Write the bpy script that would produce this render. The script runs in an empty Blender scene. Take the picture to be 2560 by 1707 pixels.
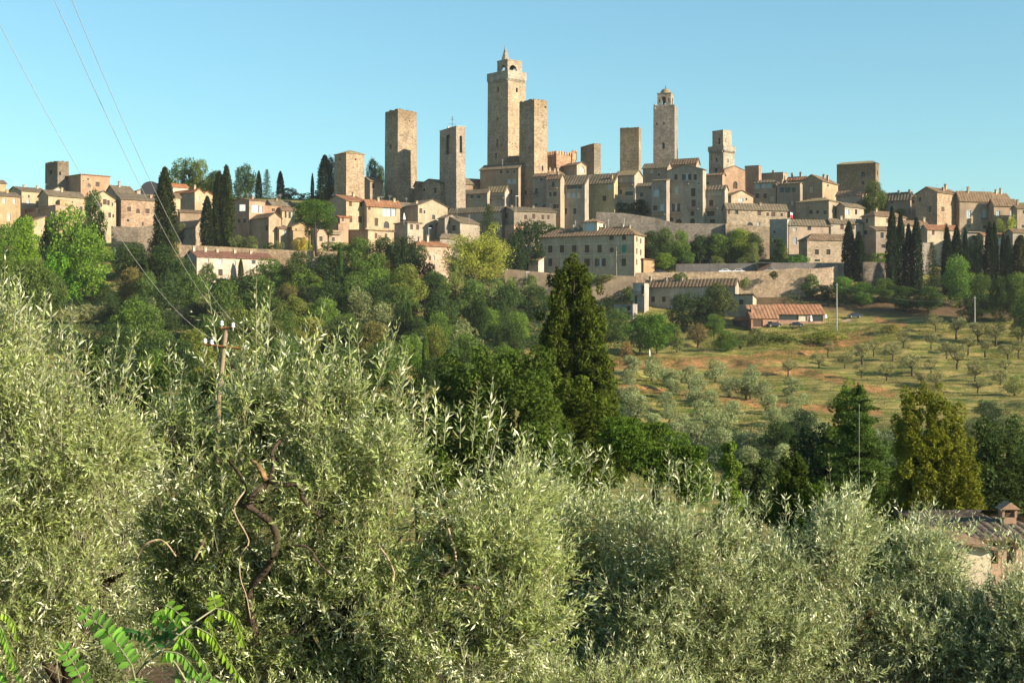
import bpy, math, random
import numpy as np
from mathutils import Vector, Matrix
R = math.radians
F = 2560*50/36.0            # focal length in photo pixels
HY = 853.5                  # eye level in the photo
SC = bpy.context.scene
COL = SC.collection
random.seed(7)
rng = np.random.default_rng(11)

# ------------------------------------------------------------------ camera, sky, sun
cam = bpy.data.cameras.new("camera"); cam.lens = 50; cam.sensor_width = 36; cam.sensor_fit = 'HORIZONTAL'
cam.clip_start = 0.1; cam.clip_end = 20000
co = bpy.data.objects.new("camera", cam); COL.objects.link(co)
co.location = (0, 0, 0); co.rotation_euler = (R(90), 0, 0)
SC.camera = co
SUN_AZ, SUN_EL = -25.0, 21.0     # azimuth measured from +X towards +Y
sd = Vector((math.cos(R(SUN_EL))*math.cos(R(SUN_AZ)), math.cos(R(SUN_EL))*math.sin(R(SUN_AZ)), math.sin(R(SUN_EL))))
SC.world = bpy.data.worlds.new("World"); SC.world.use_nodes = True
nt = SC.world.node_tree; nt.nodes.clear()
sky = nt.nodes.new("ShaderNodeTexSky"); sky.sky_type = 'NISHITA'; sky.sun_disc = False
sky.sun_elevation = R(SUN_EL); sky.sun_rotation = R(90 - SUN_AZ)
sky.air_density = 1.0; sky.dust_density = 0.3; sky.ozone_density = 1.6; sky.altitude = 300
tint = nt.nodes.new("ShaderNodeMix"); tint.data_type = 'RGBA'; tint.blend_type = 'MULTIPLY'; tint.inputs[0].default_value = 1
tint.inputs[7].default_value = (0.70, 0.965, 0.90, 1)
bg = nt.nodes.new("ShaderNodeBackground"); bg.inputs[1].default_value = 0.092
wo = nt.nodes.new("ShaderNodeOutputWorld")
nt.links.new(sky.outputs[0], tint.inputs[6]); tw = nt.nodes.new("ShaderNodeTexCoord"); sw = nt.nodes.new("ShaderNodeSeparateXYZ"); rw = nt.nodes.new("ShaderNodeMapRange"); rw.inputs[1].default_value = 0.0; rw.inputs[2].default_value = 0.30; rw.inputs[3].default_value = 0.77; rw.inputs[4].default_value = 0.98
nt.links.new(tw.outputs["Generated"], sw.inputs[0]); nt.links.new(sw.outputs[2], rw.inputs[0]); vm = nt.nodes.new("ShaderNodeVectorMath"); vm.operation = 'SCALE'; nt.links.new(tint.outputs[2], vm.inputs[0]); nt.links.new(rw.outputs[0], vm.inputs["Scale"]); nt.links.new(vm.outputs[0], bg.inputs[0]); nt.links.new(bg.outputs[0], wo.inputs[0])
sl = bpy.data.lights.new("sun", 'SUN'); sl.energy = 5.0; sl.angle = R(0.5); sl.color = (1.0, 0.86, 0.66)
so = bpy.data.objects.new("sun", sl); COL.objects.link(so); so.rotation_euler = sd.to_track_quat('Z', 'Y').to_euler()
SC.view_settings.view_transform = 'Standard'; SC.view_settings.look = 'None'
SC.view_settings.exposure = 1.25; SC.view_settings.gamma = 1; SC.view_settings.use_curve_mapping = False
SC.cycles.max_bounces = 6; SC.cycles.diffuse_bounces = 2; SC.cycles.transmission_bounces = 4; SC.cycles.transparent_max_bounces = 4

# ------------------------------------------------------------------ materials
def newmat(name):
    m = bpy.data.materials.new(name); m.use_nodes = True
    t = m.node_tree; t.nodes.clear()
    o = t.nodes.new("ShaderNodeOutputMaterial")
    return m, t, o
def N(t, k, **kw):
    n = t.nodes.new(k)
    for a, v in kw.items(): setattr(n, a, v)
    return n
def noise(t, vec, scale, detail=4, rough=0.6):
    n = N(t, "ShaderNodeTexNoise"); n.inputs["Scale"].default_value = scale
    n.inputs["Detail"].default_value = detail; n.inputs["Roughness"].default_value = rough
    t.links.new(vec, n.inputs["Vector"]); return n.outputs[0]
def ramp(t, fac, stops):
    r = N(t, "ShaderNodeValToRGB"); e = r.color_ramp.elements
    while len(e) < len(stops): e.new(0.5)
    for i, (p, c) in enumerate(stops):
        e[i].position = p; e[i].color = (c, c, c, 1) if isinstance(c, (int, float)) else tuple(c)+(1,)
    t.links.new(fac, r.inputs[0]); return r.outputs[0]
def mix(t, fac, a, b, mode='MIX'):
    n = N(t, "ShaderNodeMix", data_type='RGBA', blend_type=mode)
    for s, v in ((0, fac), (6, a), (7, b)):
        if isinstance(v, (int, float)): n.inputs[s].default_value = v
        elif isinstance(v, tuple): n.inputs[s].default_value = v+(1,)
        else: t.links.new(v, n.inputs[s])
    return n.outputs[2]
def bump(t, h, strength, dist):
    b = N(t, "ShaderNodeBump"); b.inputs["Strength"].default_value = strength; b.inputs["Distance"].default_value = dist
    t.links.new(h, b.inputs["Height"]); return b.outputs[0]
def principled(t, o, colr, rough=0.9, normal=None, spec=0.2):
    p = N(t, "ShaderNodeBsdfPrincipled"); p.inputs["Roughness"].default_value = rough
    p.inputs["Specular IOR Level"].default_value = spec
    if isinstance(colr, tuple): p.inputs["Base Color"].default_value = colr+(1,)
    else: t.links.new(colr, p.inputs["Base Color"])
    if normal: t.links.new(normal, p.inputs["Normal"])
    t.links.new(p.outputs[0], o.inputs[0]); return p
def objvec(t):
    c = N(t, "ShaderNodeTexCoord"); i = N(t, "ShaderNodeObjectInfo")
    a = N(t, "ShaderNodeVectorMath", operation='SCALE'); a.inputs[0].default_value = (37, 19, 53)
    t.links.new(i.outputs["Random"], a.inputs["Scale"])
    b = N(t, "ShaderNodeVectorMath", operation='ADD')
    t.links.new(c.outputs["Object"], b.inputs[0]); t.links.new(a.outputs[0], b.inputs[1])
    return b.outputs[0], i

def wall_material(name, stone):
    m, t, o = newmat(name); v, info = objvec(t)
    base = info.outputs["Color"]
    big = noise(t, v, 0.22, 5, 0.65); mid = noise(t, v, 1.3, 5, 0.7); fine = noise(t, v, 5.5, 3, 0.6)
    st = N(t, "ShaderNodeMapping"); st.inputs["Scale"].default_value = (1.1, 1.1, 0.12); t.links.new(v, st.inputs[0])
    streak = noise(t, st.outputs[0], 1.0, 4, 0.6)
    c = mix(t, 1.0, base, ramp(t, big, [(0.3, 0.74), (0.7, 1.22)]), 'MULTIPLY')
    c = mix(t, 1.0, c, ramp(t, mid, [(0.3, 0.82 if not stone else 0.62), (0.7, 1.14 if not stone else 1.3)]), 'MULTIPLY')
    c = mix(t, 0.5, c, ramp(t, streak, [(0.3, 0.75), (0.6, 1.08)]), 'MULTIPLY')
    if stone:
        br = N(t, "ShaderNodeTexBrick"); br.inputs["Scale"].default_value = 1.0
        br.inputs["Brick Width"].default_value = 0.9; br.inputs["Row Height"].default_value = 0.42; br.inputs["Mortar Size"].default_value = 0.035
        br.inputs["Color1"].default_value = (0.72, 0.72, 0.72, 1); br.inputs["Color2"].default_value = (1.28, 1.25, 1.2, 1); br.inputs["Mortar"].default_value = (0.7, 0.68, 0.64, 1)
        sx = N(t, "ShaderNodeSeparateXYZ"); t.links.new(v, sx.inputs[0]); ad = N(t, "ShaderNodeMath", operation='ADD')
        t.links.new(sx.outputs[0], ad.inputs[0]); t.links.new(sx.outputs[1], ad.inputs[1])
        cb = N(t, "ShaderNodeCombineXYZ"); t.links.new(ad.outputs[0], cb.inputs[0]); t.links.new(sx.outputs[2], cb.inputs[1])
        t.links.new(cb.outputs[0], br.inputs["Vector"])
        c = mix(t, 0.75, c, br.outputs[0], 'MULTIPLY')
        vo = N(t, "ShaderNodeTexVoronoi"); vo.inputs["Scale"].default_value = 0.8; t.links.new(v, vo.inputs["Vector"])
        hole = ramp(t, vo.outputs["Distance"], [(0.07, 0.45), (0.12, 1.0)])
        c = mix(t, 1.0, c, hole, 'MULTIPLY')
        c = mix(t, 0.8, c, ramp(t, fine, [(0.3, 0.7), (0.7, 1.25)]), 'MULTIPLY')
        nb = bump(t, fine, 0.7, 0.12)
        tz = N(t, "ShaderNodeAttribute"); tz.attribute_type = 'OBJECT'; tz.attribute_name = "weathered_from"      # height where a tower's dark weathered crown begins
        oc = N(t, "ShaderNodeTexCoord"); sz = N(t, "ShaderNodeSeparateXYZ"); t.links.new(oc.outputs["Object"], sz.inputs[0])
        d1 = N(t, "ShaderNodeMath", operation='SUBTRACT'); t.links.new(sz.outputs[2], d1.inputs[0]); t.links.new(tz.outputs["Fac"], d1.inputs[1])
        d2 = N(t, "ShaderNodeMath", operation='MULTIPLY_ADD'); t.links.new(streak, d2.inputs[0]); d2.inputs[1].default_value = 16; d2.inputs[2].default_value = -8
        d3 = N(t, "ShaderNodeMath", operation='ADD'); t.links.new(d1.outputs[0], d3.inputs[0]); t.links.new(d2.outputs[0], d3.inputs[1])
        d4 = N(t, "ShaderNodeMath", operation='MULTIPLY', use_clamp=True); t.links.new(d3.outputs[0], d4.inputs[0]); d4.inputs[1].default_value = 0.11
        g1 = N(t, "ShaderNodeMath", operation='GREATER_THAN'); t.links.new(tz.outputs["Fac"], g1.inputs[0]); g1.inputs[1].default_value = 1.0
        g2 = N(t, "ShaderNodeMath", operation='MULTIPLY'); t.links.new(d4.outputs[0], g2.inputs[0]); t.links.new(g1.outputs[0], g2.inputs[1])
        c = mix(t, g2.outputs[0], c, mix(t, 1.0, c, (0.62, 0.56, 0.46), 'MULTIPLY'))
    else:
        c = mix(t, 0.5, c, ramp(t, fine, [(0.35, 0.8), (0.65, 1.12)]), 'MULTIPLY')
        nb = bump(t, mid, 0.3, 0.08)
    principled(t, o, c, 0.92, nb, 0.1); return m
M = {}
M['stone'] = wall_material("stone", True); M['plaster'] = wall_material("plaster", False)
m, t, o = newmat("roof_tile"); v, info = objvec(t)
n1 = noise(t, v, 0.5, 5, 0.65); n2 = noise(t, v, 4.0, 3, 0.7)
c = mix(t, 1.0, info.outputs["Color"], ramp(t, n1, [(0.3, 0.6), (0.7, 1.4)]), 'MULTIPLY')
c = mix(t, ramp(t, n2, [(0.45, 0.0), (0.75, 0.7)]), c, (0.21, 0.17, 0.105))
c = mix(t, 0.8, c, ramp(t, n2, [(0.3, 0.55), (0.7, 1.35)]), 'MULTIPLY')
principled(t, o, c, 0.9, bump(t, n2, 0.6, 0.1), 0.1); M['roof'] = m
def plain(name, colr, rough=0.6, spec=0.3, metal=0.0, objc=False, var=0.25, sc=3.0):
    m, t, o = newmat(name); v, info = objvec(t)
    b = info.outputs["Color"] if objc else colr
    c = mix(t, 1.0, b, ramp(t, noise(t, v, sc, 4, 0.6), [(0.3, 1-var), (0.7, 1+var)]), 'MULTIPLY')
    p = principled(t, o, c, rough, bump(t, noise(t, v, 22, 4, 0.7), 0.9, 0.03) if 'bark' in name else None, spec); p.inputs["Metallic"].default_value = metal; M[name] = m; return m
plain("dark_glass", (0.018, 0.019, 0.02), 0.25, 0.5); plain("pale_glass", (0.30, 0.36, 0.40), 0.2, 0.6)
plain("brown_shutter", (0.075, 0.045, 0.03), 0.8); plain("green_shutter", (0.02, 0.17, 0.12), 0.7); plain("wood_door", (0.06, 0.035, 0.02), 0.8)
plain("pale_stone", (0.46, 0.40, 0.31), 0.9, 0.1); plain("white_cloth", (0.8, 0.8, 0.8), 0.9, 0.1, var=0.05); plain("iron", (0.03, 0.03, 0.032), 0.6)
plain("pole_wood", (0.22, 0.165, 0.11), 0.9, 0.1, sc=6); plain("concrete_pole", (0.36, 0.34, 0.30), 0.9, 0.1); plain("wire_metal", (0.42, 0.42, 0.40), 0.5, 0.5)
plain("porcelain", (0.80, 0.82, 0.84), 0.2, 0.6, var=0.03); plain("rust", (0.20, 0.085, 0.03), 0.9, 0.1); plain("bark", (0.07, 0.052, 0.036), 0.95, 0.1, sc=8); plain("twig_green", (0.22, 0.22, 0.13), 0.9, 0.1, sc=8)
plain("lichen_bark", (0.20, 0.13, 0.06), 0.95, 0.1, sc=20, var=0.7); plain("pale_twig", (0.36, 0.27, 0.18), 0.9, 0.1, sc=15)
plain("car_paint", (0.5, 0.5, 0.5), 0.25, 0.6, objc=True, var=0.02); plain("rubber", (0.02, 0.02, 0.02), 0.9, 0.1); plain("red_cloth", (0.5, 0.03, 0.04), 0.9); plain("grey_dome", (0.045, 0.047, 0.055), 0.8)
plain("grey_metal", (0.4, 0.4, 0.4), 0.5, 0.4)

def leaf_material(name, trans=0.35, gloss=0.0, back=None):
    m, t, o = newmat(name); info = N(t, "ShaderNodeObjectInfo")
    at = N(t, "ShaderNodeAttribute"); at.attribute_name = "rnd"
    k = ramp(t, at.outputs["Fac"], [(0.0, 0.45), (1.0, 1.75)])
    c = mix(t, 1.0, info.outputs["Color"], k, 'MULTIPLY')
    if back:
        g = N(t, "ShaderNodeNewGeometry"); cb = mix(t, 1.0, back, k, 'MULTIPLY'); c = mix(t, g.outputs["Backfacing"], c, cb)
    d = N(t, "ShaderNodeBsdfDiffuse"); t.links.new(c, d.inputs[0])
    tr = N(t, "ShaderNodeBsdfTranslucent"); t.links.new(mix(t, 1.0, c, (1.25, 1.2, 0.55), 'MULTIPLY'), tr.inputs[0])
    ms = N(t, "ShaderNodeMixShader"); ms.inputs[0].default_value = trans
    t.links.new(d.outputs[0], ms.inputs[1]); t.links.new(tr.outputs[0], ms.inputs[2]); out = ms.outputs[0]
    if gloss:
        gl = N(t, "ShaderNodeBsdfGlossy"); gl.inputs["Roughness"].default_value = 0.38; gl.inputs[0].default_value = (0.9, 0.95, 0.85, 1)
        m2 = N(t, "ShaderNodeMixShader"); m2.inputs[0].default_value = gloss; t.links.new(out, m2.inputs[1]); t.links.new(gl.outputs[0], m2.inputs[2]); out = m2.outputs[0]
    t.links.new(out, o.inputs[0]); M[name] = m; return m
leaf_material("foliage", 0.35); leaf_material("olive_leaf", 0.22, 0.03, (0.58, 0.60, 0.42)); leaf_material("locust_leaf", 0.5, 0.03)

# ------------------------------------------------------------------ helpers
def W(px, py, Y): return Vector(((px-1280)*Y/F, Y, (HY-py)*Y/F))
def tag(o, label=None, cat=None, group=None, kind=None):
    if label: o['label'] = label
    if cat: o['category'] = cat
    if group: o['group'] = group
    if kind: o['kind'] = kind
    return o
def thing(name, label, cat, loc=(0, 0, 0), rz=0, group=None):
    o = bpy.data.objects.new(name, None); COL.objects.link(o); o.location = loc; o.rotation_euler = (0, 0, rz)
    o.empty_display_size = 0.1
    return tag(o, label, cat, group)
def link(name, me, parent=None, colr=None):
    o = bpy.data.objects.new(name, me); COL.objects.link(o)
    if parent is not None: o.parent = parent
    if colr: o.color = tuple(colr[:3])+(1,)
    return o
class MB:
    def __init__(s): s.v = []; s.f = []
    def face(s, *pts):
        i = len(s.v); s.v += [tuple(p) for p in pts]; s.f.append(tuple(range(i, i+len(pts))))
    def box(s, x0, x1, y0, y1, z0, z1):
        i = len(s.v); s.v += [(x, y, z) for z in (z0, z1) for y in (y0, y1) for x in (x0, x1)]
        for f in ((0, 2, 3, 1), (4, 5, 7, 6), (0, 1, 5, 4), (1, 3, 7, 5), (3, 2, 6, 7), (2, 0, 4, 6)): s.f.append(tuple(i+k for k in f))
    def tube(s, pts, rad, n=6, cap=True):
        pts = [Vector(p) for p in pts]
        if not isinstance(rad, (list, tuple)): rad = [rad]*len(pts)
        rings = []
        for k, p in enumerate(pts):
            d = (pts[min(k+1, len(pts)-1)]-pts[max(k-1, 0)]).normalized()
            a = d.cross(Vector((0, 0, 1)) if abs(d.z) < 0.9 else Vector((1, 0, 0))).normalized(); b = d.cross(a)
            i = len(s.v); rings.append(i)
            for j in range(n):
                an = 2*math.pi*j/n; s.v.append(tuple(p+(a*math.cos(an)+b*math.sin(an))*rad[k]))
        for k in range(len(rings)-1):
            for j in range(n):
                s.f.append((rings[k]+j, rings[k]+(j+1) % n, rings[k+1]+(j+1) % n, rings[k+1]+j))
        if cap:
            s.f.append(tuple(rings[0]+j for j in range(n))[::-1]); s.f.append(tuple(rings[-1]+j for j in range(n)))
    def lathe(s, prof, n=12, cx=0, cy=0):
        rings = []
        for r, z in prof:
            rings.append(len(s.v)); s.v += [(cx+r*math.cos(2*math.pi*j/n), cy+r*math.sin(2*math.pi*j/n), z) for j in range(n)]
        for k in range(len(rings)-1):
            for j in range(n): s.f.append((rings[k]+j, rings[k]+(j+1) % n, rings[k+1]+(j+1) % n, rings[k+1]+j))
        s.f.append(tuple(rings[-1]+j for j in range(n))); s.f.append(tuple(rings[0]+j for j in range(n))[::-1])
    def mesh(s, name, mat, smooth=False):
        me = bpy.data.meshes.new(name); me.from_pydata(s.v, [], s.f); me.materials.append(mat)
        if smooth: me.polygons.foreach_set("use_smooth", [True]*len(me.polygons))
        return me
    def build(s, name, mat, parent=None, colr=None, smooth=False):
        return link(name, s.mesh(name, mat, smooth), parent, colr)
def npmesh(name, V, Q, mat, rnd=None, smooth=False):
    """V (n,3), Q (m,4) quads"""
    me = bpy.data.meshes.new(name); n, m = len(V), len(Q)
    me.vertices.add(n); me.vertices.foreach_set("co", V.astype(np.float32).ravel())
    me.loops.add(m*4); me.loops.foreach_set("vertex_index", Q.astype(np.int32).ravel())
    me.polygons.add(m); me.polygons.foreach_set("loop_start", np.arange(0, m*4, 4, dtype=np.int32))
    try: me.polygons.foreach_set("loop_total", np.full(m, 4, dtype=np.int32))
    except Exception: pass
    me.update(calc_edges=True)
    if rnd is not None:
        a = me.attributes.new("rnd", 'FLOAT', 'FACE'); a.data.foreach_set("value", rnd.astype(np.float32))
    me.materials.append(mat)
    if smooth: me.polygons.foreach_set("use_smooth", np.ones(m, dtype=bool))
    return me

# ------------------------------------------------------------------ terrain
UC = [-400, 0, 400, 800, 1200, 1600, 2000, 2400, 2560, 3000]
YR = [150, 200, 250, 300, 350, 400, 430, 450, 470, 500, 520, 560, 600, 650, 700]
PT = {
 0:    [1327, 1150, 1020, 930, 870, 800, 760, 720, 680, 620, 590, 530, 475, 462, 470],
 400:  [1327, 1150, 1030, 945, 880, 815, 770, 730, 682, 628, 602, 545, 485, 470, 478],
 800:  [1327, 1150, 1045, 960, 895, 830, 785, 745, 690, 632, 607, 555, 500, 480, 485],
 1200: [1327, 1160, 1055, 975, 915, 855, 810, 775, 735, 690, 650, 560, 470, 455, 465],
 1600: [1327, 1170, 1070, 985, 925, 870, 830, 795, 750, 685, 640, 560, 450, 430, 440],
 2000: [1327, 1170, 1080, 1000, 930, 865, 825, 795, 742, 690, 640, 560, 470, 450, 460],
 2400: [1327, 1160, 1070, 1000, 925, 850, 800, 775, 738, 690, 645, 570, 510, 495, 505],
}
PT[-400] = PT[0]; PT[2560] = [p-6 for p in PT[2400]]; PT[3000] = [p-12 for p in PT[2400]]
YN = [-2000, -300, -60, 0, 6, 15, 40, 90]; ZN = [40, 8, -1, -1.8, -2.4, -3.8, -9, -16]
YF = [800, 1000, 2000, 5000, 12000]; ZF = [45, -20, -60, -90, -120]
YALL = np.array(YN+YR+YF, float)
TAB = np.array([ZN+[(HY-p)*y/F for p, y in zip(PT[u], YR)]+ZF for u in UC])     # [u][Y]
UCA = np.array(UC, float)
def zt(X, Y):
    """nominal ground height (vectorised)"""
    X = np.atleast_1d(np.asarray(X, float)); Y = np.atleast_1d(np.asarray(Y, float))
    u = np.clip(1280+X*F/np.maximum(Y, 40), UCA[0], UCA[-1])
    i = np.clip(np.searchsorted(UCA, u)-1, 0, len(UCA)-2); a = (u-UCA[i])/(UCA[i+1]-UCA[i]); a = a*a*(3-2*a)
    j = np.clip(np.searchsorted(YALL, Y)-1, 0, len(YALL)-2); b = np.clip((Y-YALL[j])/(YALL[j+1]-YALL[j]), 0, 1)
    z0 = TAB[i, j]*(1-b)+TAB[i, j+1]*b; z1 = TAB[i+1, j]*(1-b)+TAB[i+1, j+1]*b
    return z0*(1-a)+z1*a
YS = np.arange(120, 700, 0.5)
def ysolve(px, py):
    """distance at which the ground shows at this photo pixel"""
    z = zt((px-1280)*YS/F, YS); p = HY-z*F/YS
    k = np.where(p <= py)[0]
    return float(YS[k[0]]) if len(k) else 690.0
def vnoise(x, y, s, seed=0):
    x = x/s; y = y/s; xi = np.floor(x).astype(int); yi = np.floor(y).astype(int); fx = x-xi; fy = y-yi
    fx = fx*fx*(3-2*fx); fy = fy*fy*(3-2*fy)
    def h(a, b): v = np.sin(a*127.1+b*311.7+seed*74.7)*43758.5453; return v-np.floor(v)
    return (h(xi, yi)*(1-fx)+h(xi+1, yi)*fx)*(1-fy)+(h(xi, yi+1)*(1-fx)+h(xi+1, yi+1)*fx)*fy
def town_drop(Y): return 3.2*np.clip((Y-486)/14, 0, 1)
def zreal(X, Y):
    X = np.atleast_1d(np.asarray(X, float)); Y = np.atleast_1d(np.asarray(Y, float))
    z = zt(X, Y)
    w = np.clip((Y-160)/40, 0, 1)*np.clip((470-Y)/20, 0, 1)
    z = z + w*((vnoise(X, Y, 22, 1)-0.5)*1.6+(vnoise(X, Y, 7, 2)-0.5)*0.9+(vnoise(X, Y, 3, 5)-0.5)*0.4)
    # ploughed ledges that follow the contour of the grove
    zz = z/2.4; fr = zz-np.floor(zz); z = z + w*1.5*(np.clip((fr-0.7)/0.3, 0, 1)-fr)*0.8
    return z + (vnoise(X, Y, 1.7, 3)-0.5)*0.12 - town_drop(Y)
tc = np.concatenate([[-3, -2, -1.4, -1.15], np.linspace(-1, 1, 420), [1.15, 1.4, 2, 3]])
yr = np.concatenate([[-300, -120, -60, -20, -5], np.arange(0, 40, 0.8), np.arange(40, 180, 2.5), np.arange(180, 480, 1.2), np.arange(480, 700, 4), [720, 760, 800, 900, 1000, 1150]])
TY, TT = np.meshgrid(yr, tc, indexing='ij'); TX = TT*(0.38*np.abs(TY)+22); TZ = zreal(TX, TY)
nr, nc = TX.shape; idx = np.arange(nr*nc).reshape(nr, nc)
Q = np.stack([idx[:-1, :-1], idx[:-1, 1:], idx[1:, 1:], idx[1:, :-1]], -1).reshape(-1, 4)
m, t, o = newmat("hillside_ground"); tcn = N(t, "ShaderNodeTexCoord"); v = tcn.outputs["Object"]
at = N(t, "ShaderNodeAttribute"); at.attribute_name = "earth"; at2 = N(t, "ShaderNodeAttribute"); at2.attribute_name = "bare"
st = N(t, "ShaderNodeMapping"); st.inputs["Scale"].default_value = (0.10, 0.5, 1.2); t.links.new(v, st.inputs[0])
g = mix(t, ramp(t, noise(t, st.outputs[0], 0.9, 6, 0.65), [(0.40, 0.0), (0.58, 1.0)]), (0.07, 0.11, 0.018), (0.30, 0.235, 0.085))
g = mix(t, ramp(t, noise(t, v, 0.045, 4, 0.6), [(0.45, 0.0), (0.68, 0.5)]), g, (0.19, 0.135, 0.05))
g = mix(t, 0.8, g, ramp(t, noise(t, v, 1.6, 5, 0.7), [(0.3, 0.5), (0.7, 1.5)]), 'MULTIPLY')
e = mix(t, ramp(t, noise(t, v, 0.6, 6, 0.75), [(0.42, 0.0), (0.6, 1.0)]), (0.14, 0.12, 0.035), (0.40, 0.19, 0.085))
sub = N(t, "ShaderNodeMath", operation='ADD'); nz = noise(t, v, 0.35, 4, 0.7); t.links.new(at.outputs["Fac"], sub.inputs[0]); t.links.new(nz, sub.inputs[1])
g = mix(t, ramp(t, sub.outputs[0], [(0.92, 0.0), (1.12, 1.0)]), g, e)
d = mix(t, ramp(t, noise(t, v, 0.5, 5, 0.7), [(0.35, 0.0), (0.65, 1.0)]), (0.085, 0.06, 0.035), (0.15, 0.10, 0.055))
g = mix(t, at2.outputs["Fac"], g, d)
principled(t, o, g, 1.0, bump(t, noise(t, v, 2.5, 5, 0.7), 0.9, 0.35), 0.05); M['ground'] = m
me = npmesh("ground", np.stack([TX, TY, TZ], -1).reshape(-1, 3), Q, m, smooth=True)
TU = 1280+TX*F/np.maximum(TY, 1); TP = HY-TZ*F/np.maximum(TY, 1)
def near_line(pts, wd):
    D = np.full(TX.shape, 1e9)
    for (x0, y0), (x1, y1) in zip(pts[:-1], pts[1:]):
        dx, dy = x1-x0, y1-y0; s = np.clip(((TU-x0)*dx+(TP-y0)*dy)/(dx*dx+dy*dy), 0, 1)
        D = np.minimum(D, np.hypot(TU-x0-s*dx, TP-y0-s*dy))
    return np.clip(1-D/wd, 0, 1)
E = near_line([(1530, 905), (1700, 910), (1850, 905), (1960, 890), (2060, 862), (2170, 838)], 30)
E = np.maximum(E, 0.8*near_line([(1560, 885), (1640, 890)], 12)); E = np.maximum(E, near_line([(1900, 925), (2020, 930), (2130, 960), (2230, 985)], 18))
E = np.maximum(E, near_line([(2190, 800), (2260, 812)], 14)); E = np.maximum(E, 0.8*near_line([(1500, 960), (1900, 1010), (2200, 1030)], 20))
E = np.maximum(E, 0.8*near_line([(1130, 830), (1200, 838)], 18))
E = E*(TY > 180)
Bz = np.maximum(near_line([(1880, 745), (2050, 752), (2200, 765), (2400, 775), (2560, 782)], 34)*(TY > 430), (TY < 35)*0.8)  # brown bank with the shade of hill and cypresses coloured in; near dirt
for nm, arr in (("earth", E), ("bare", np.clip(Bz*1.6, 0, 1))):
    a = me.attributes.new(nm, 'FLOAT', 'POINT'); a.data.foreach_set("value", arr.astype(np.float32).ravel())
tag(link("ground", me), kind="structure")
# ------------------------------------------------------------------ buildings
CREAM = (0.56, 0.45, 0.28); OCHRE = (0.52, 0.38, 0.20); PINK = (0.52, 0.34, 0.23); STONE = (0.46, 0.375, 0.29); GREY = (0.38, 0.335, 0.295)
BRICK = (0.47, 0.26, 0.145); WHITE = (0.66, 0.59, 0.50); BROWN = (0.36, 0.27, 0.19); ROSE = (0.58, 0.44, 0.36)
RB = (0.21, 0.135, 0.085); RR = (0.30, 0.13, 0.07); RO = (0.42, 0.15, 0.06); RG = (0.17, 0.135, 0.095); RM = (0.26, 0.20, 0.11)

def face_grid(mb, P, U, NO, Wd, Ht, z0, holes, deep=0.28):
    """wall from P along U (length Wd), z0..Ht, holes=(u0,u1,za,zb,arch); NO = outward normal"""
    us = sorted({0.0, Wd}|{min(max(h[k], 0.0), Wd) for h in holes for k in (0, 1)})
    zs = sorted({z0, Ht}|{min(max(h[k], z0), Ht) for h in holes for k in (2, 3)})
    pt = lambda u, z, d=0.0: (P[0]+U[0]*u-NO[0]*d, P[1]+U[1]*u-NO[1]*d, z)
    for a, b in zip(us[:-1], us[1:]):
        for c, d in zip(zs[:-1], zs[1:]):
            if b-a < 1e-5 or d-c < 1e-5: continue
            mu, mz = (a+b)/2, (c+d)/2
            if any(h[0] < mu < h[1] and h[2] < mz < h[3] for h in holes): continue
            mb.face(pt(a, c), pt(b, c), pt(b, d), pt(a, d))
    for h in holes:
        a, b, c, d = h[:4]
        mb.face(pt(a, c), pt(a, d), pt(a, d, deep), pt(a, c, deep)); mb.face(pt(b, c), pt(b, c, deep), pt(b, d, deep), pt(b, d))
        mb.face(pt(a, d), pt(b, d), pt(b, d, deep), pt(a, d, deep)); mb.face(pt(a, c), pt(a, c, deep), pt(b, c, deep), pt(b, c))
        if h[4]:
            r = (b-a)/2; cx = (a+b)/2; zc = d-r; n = 8
            for s in (-1, 1):
                prev = pt(cx+s*r, zc, 0.002)
                for k in range(1, n+1):
                    an = math.pi/2*k/n; cur = pt(cx+s*r*math.cos(an), zc+r*math.sin(an), 0.002)
                    mb.face(pt(cx+s*r, d, 0.002), prev, cur); prev = cur

class Frame:
    """local frame of a rectangular building: x along the right-hand face, y along the left-hand face, z up from eye level"""
    def __init__(s, b, Y, th):
        s.th = R(th); s.X = (b-1280)*Y/F; s.Y = Y; s.c = math.cos(s.th); s.s = math.sin(s.th)
    def u(s, px):
        k = (px-1280)/F; den = s.c-k*s.s
        return (k*s.Y-s.X)/den if abs(den) > 1e-3 else 99
    def v(s, px):
        k = (px-1280)/F; den = s.s+k*s.c
        return (s.X-k*s.Y)/den if abs(den) > 1e-3 else 99
    def du(s, u): return s.Y+u*s.s
    def dv(s, v): return s.Y+v*s.c
    def z(s, py, d): return (HY-py)*d/F
def parse(s):
    out = []
    for it in s.replace('\n', ' ').split(';'):
        q = it.strip().split(',')
        if len(q) < 2: continue
        out.append((float(q[0]), float(q[1]), float(q[2])*1.1, float(q[3])*1.08, q[4].strip() if len(q) > 4 else 'd'))
    return out

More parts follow.
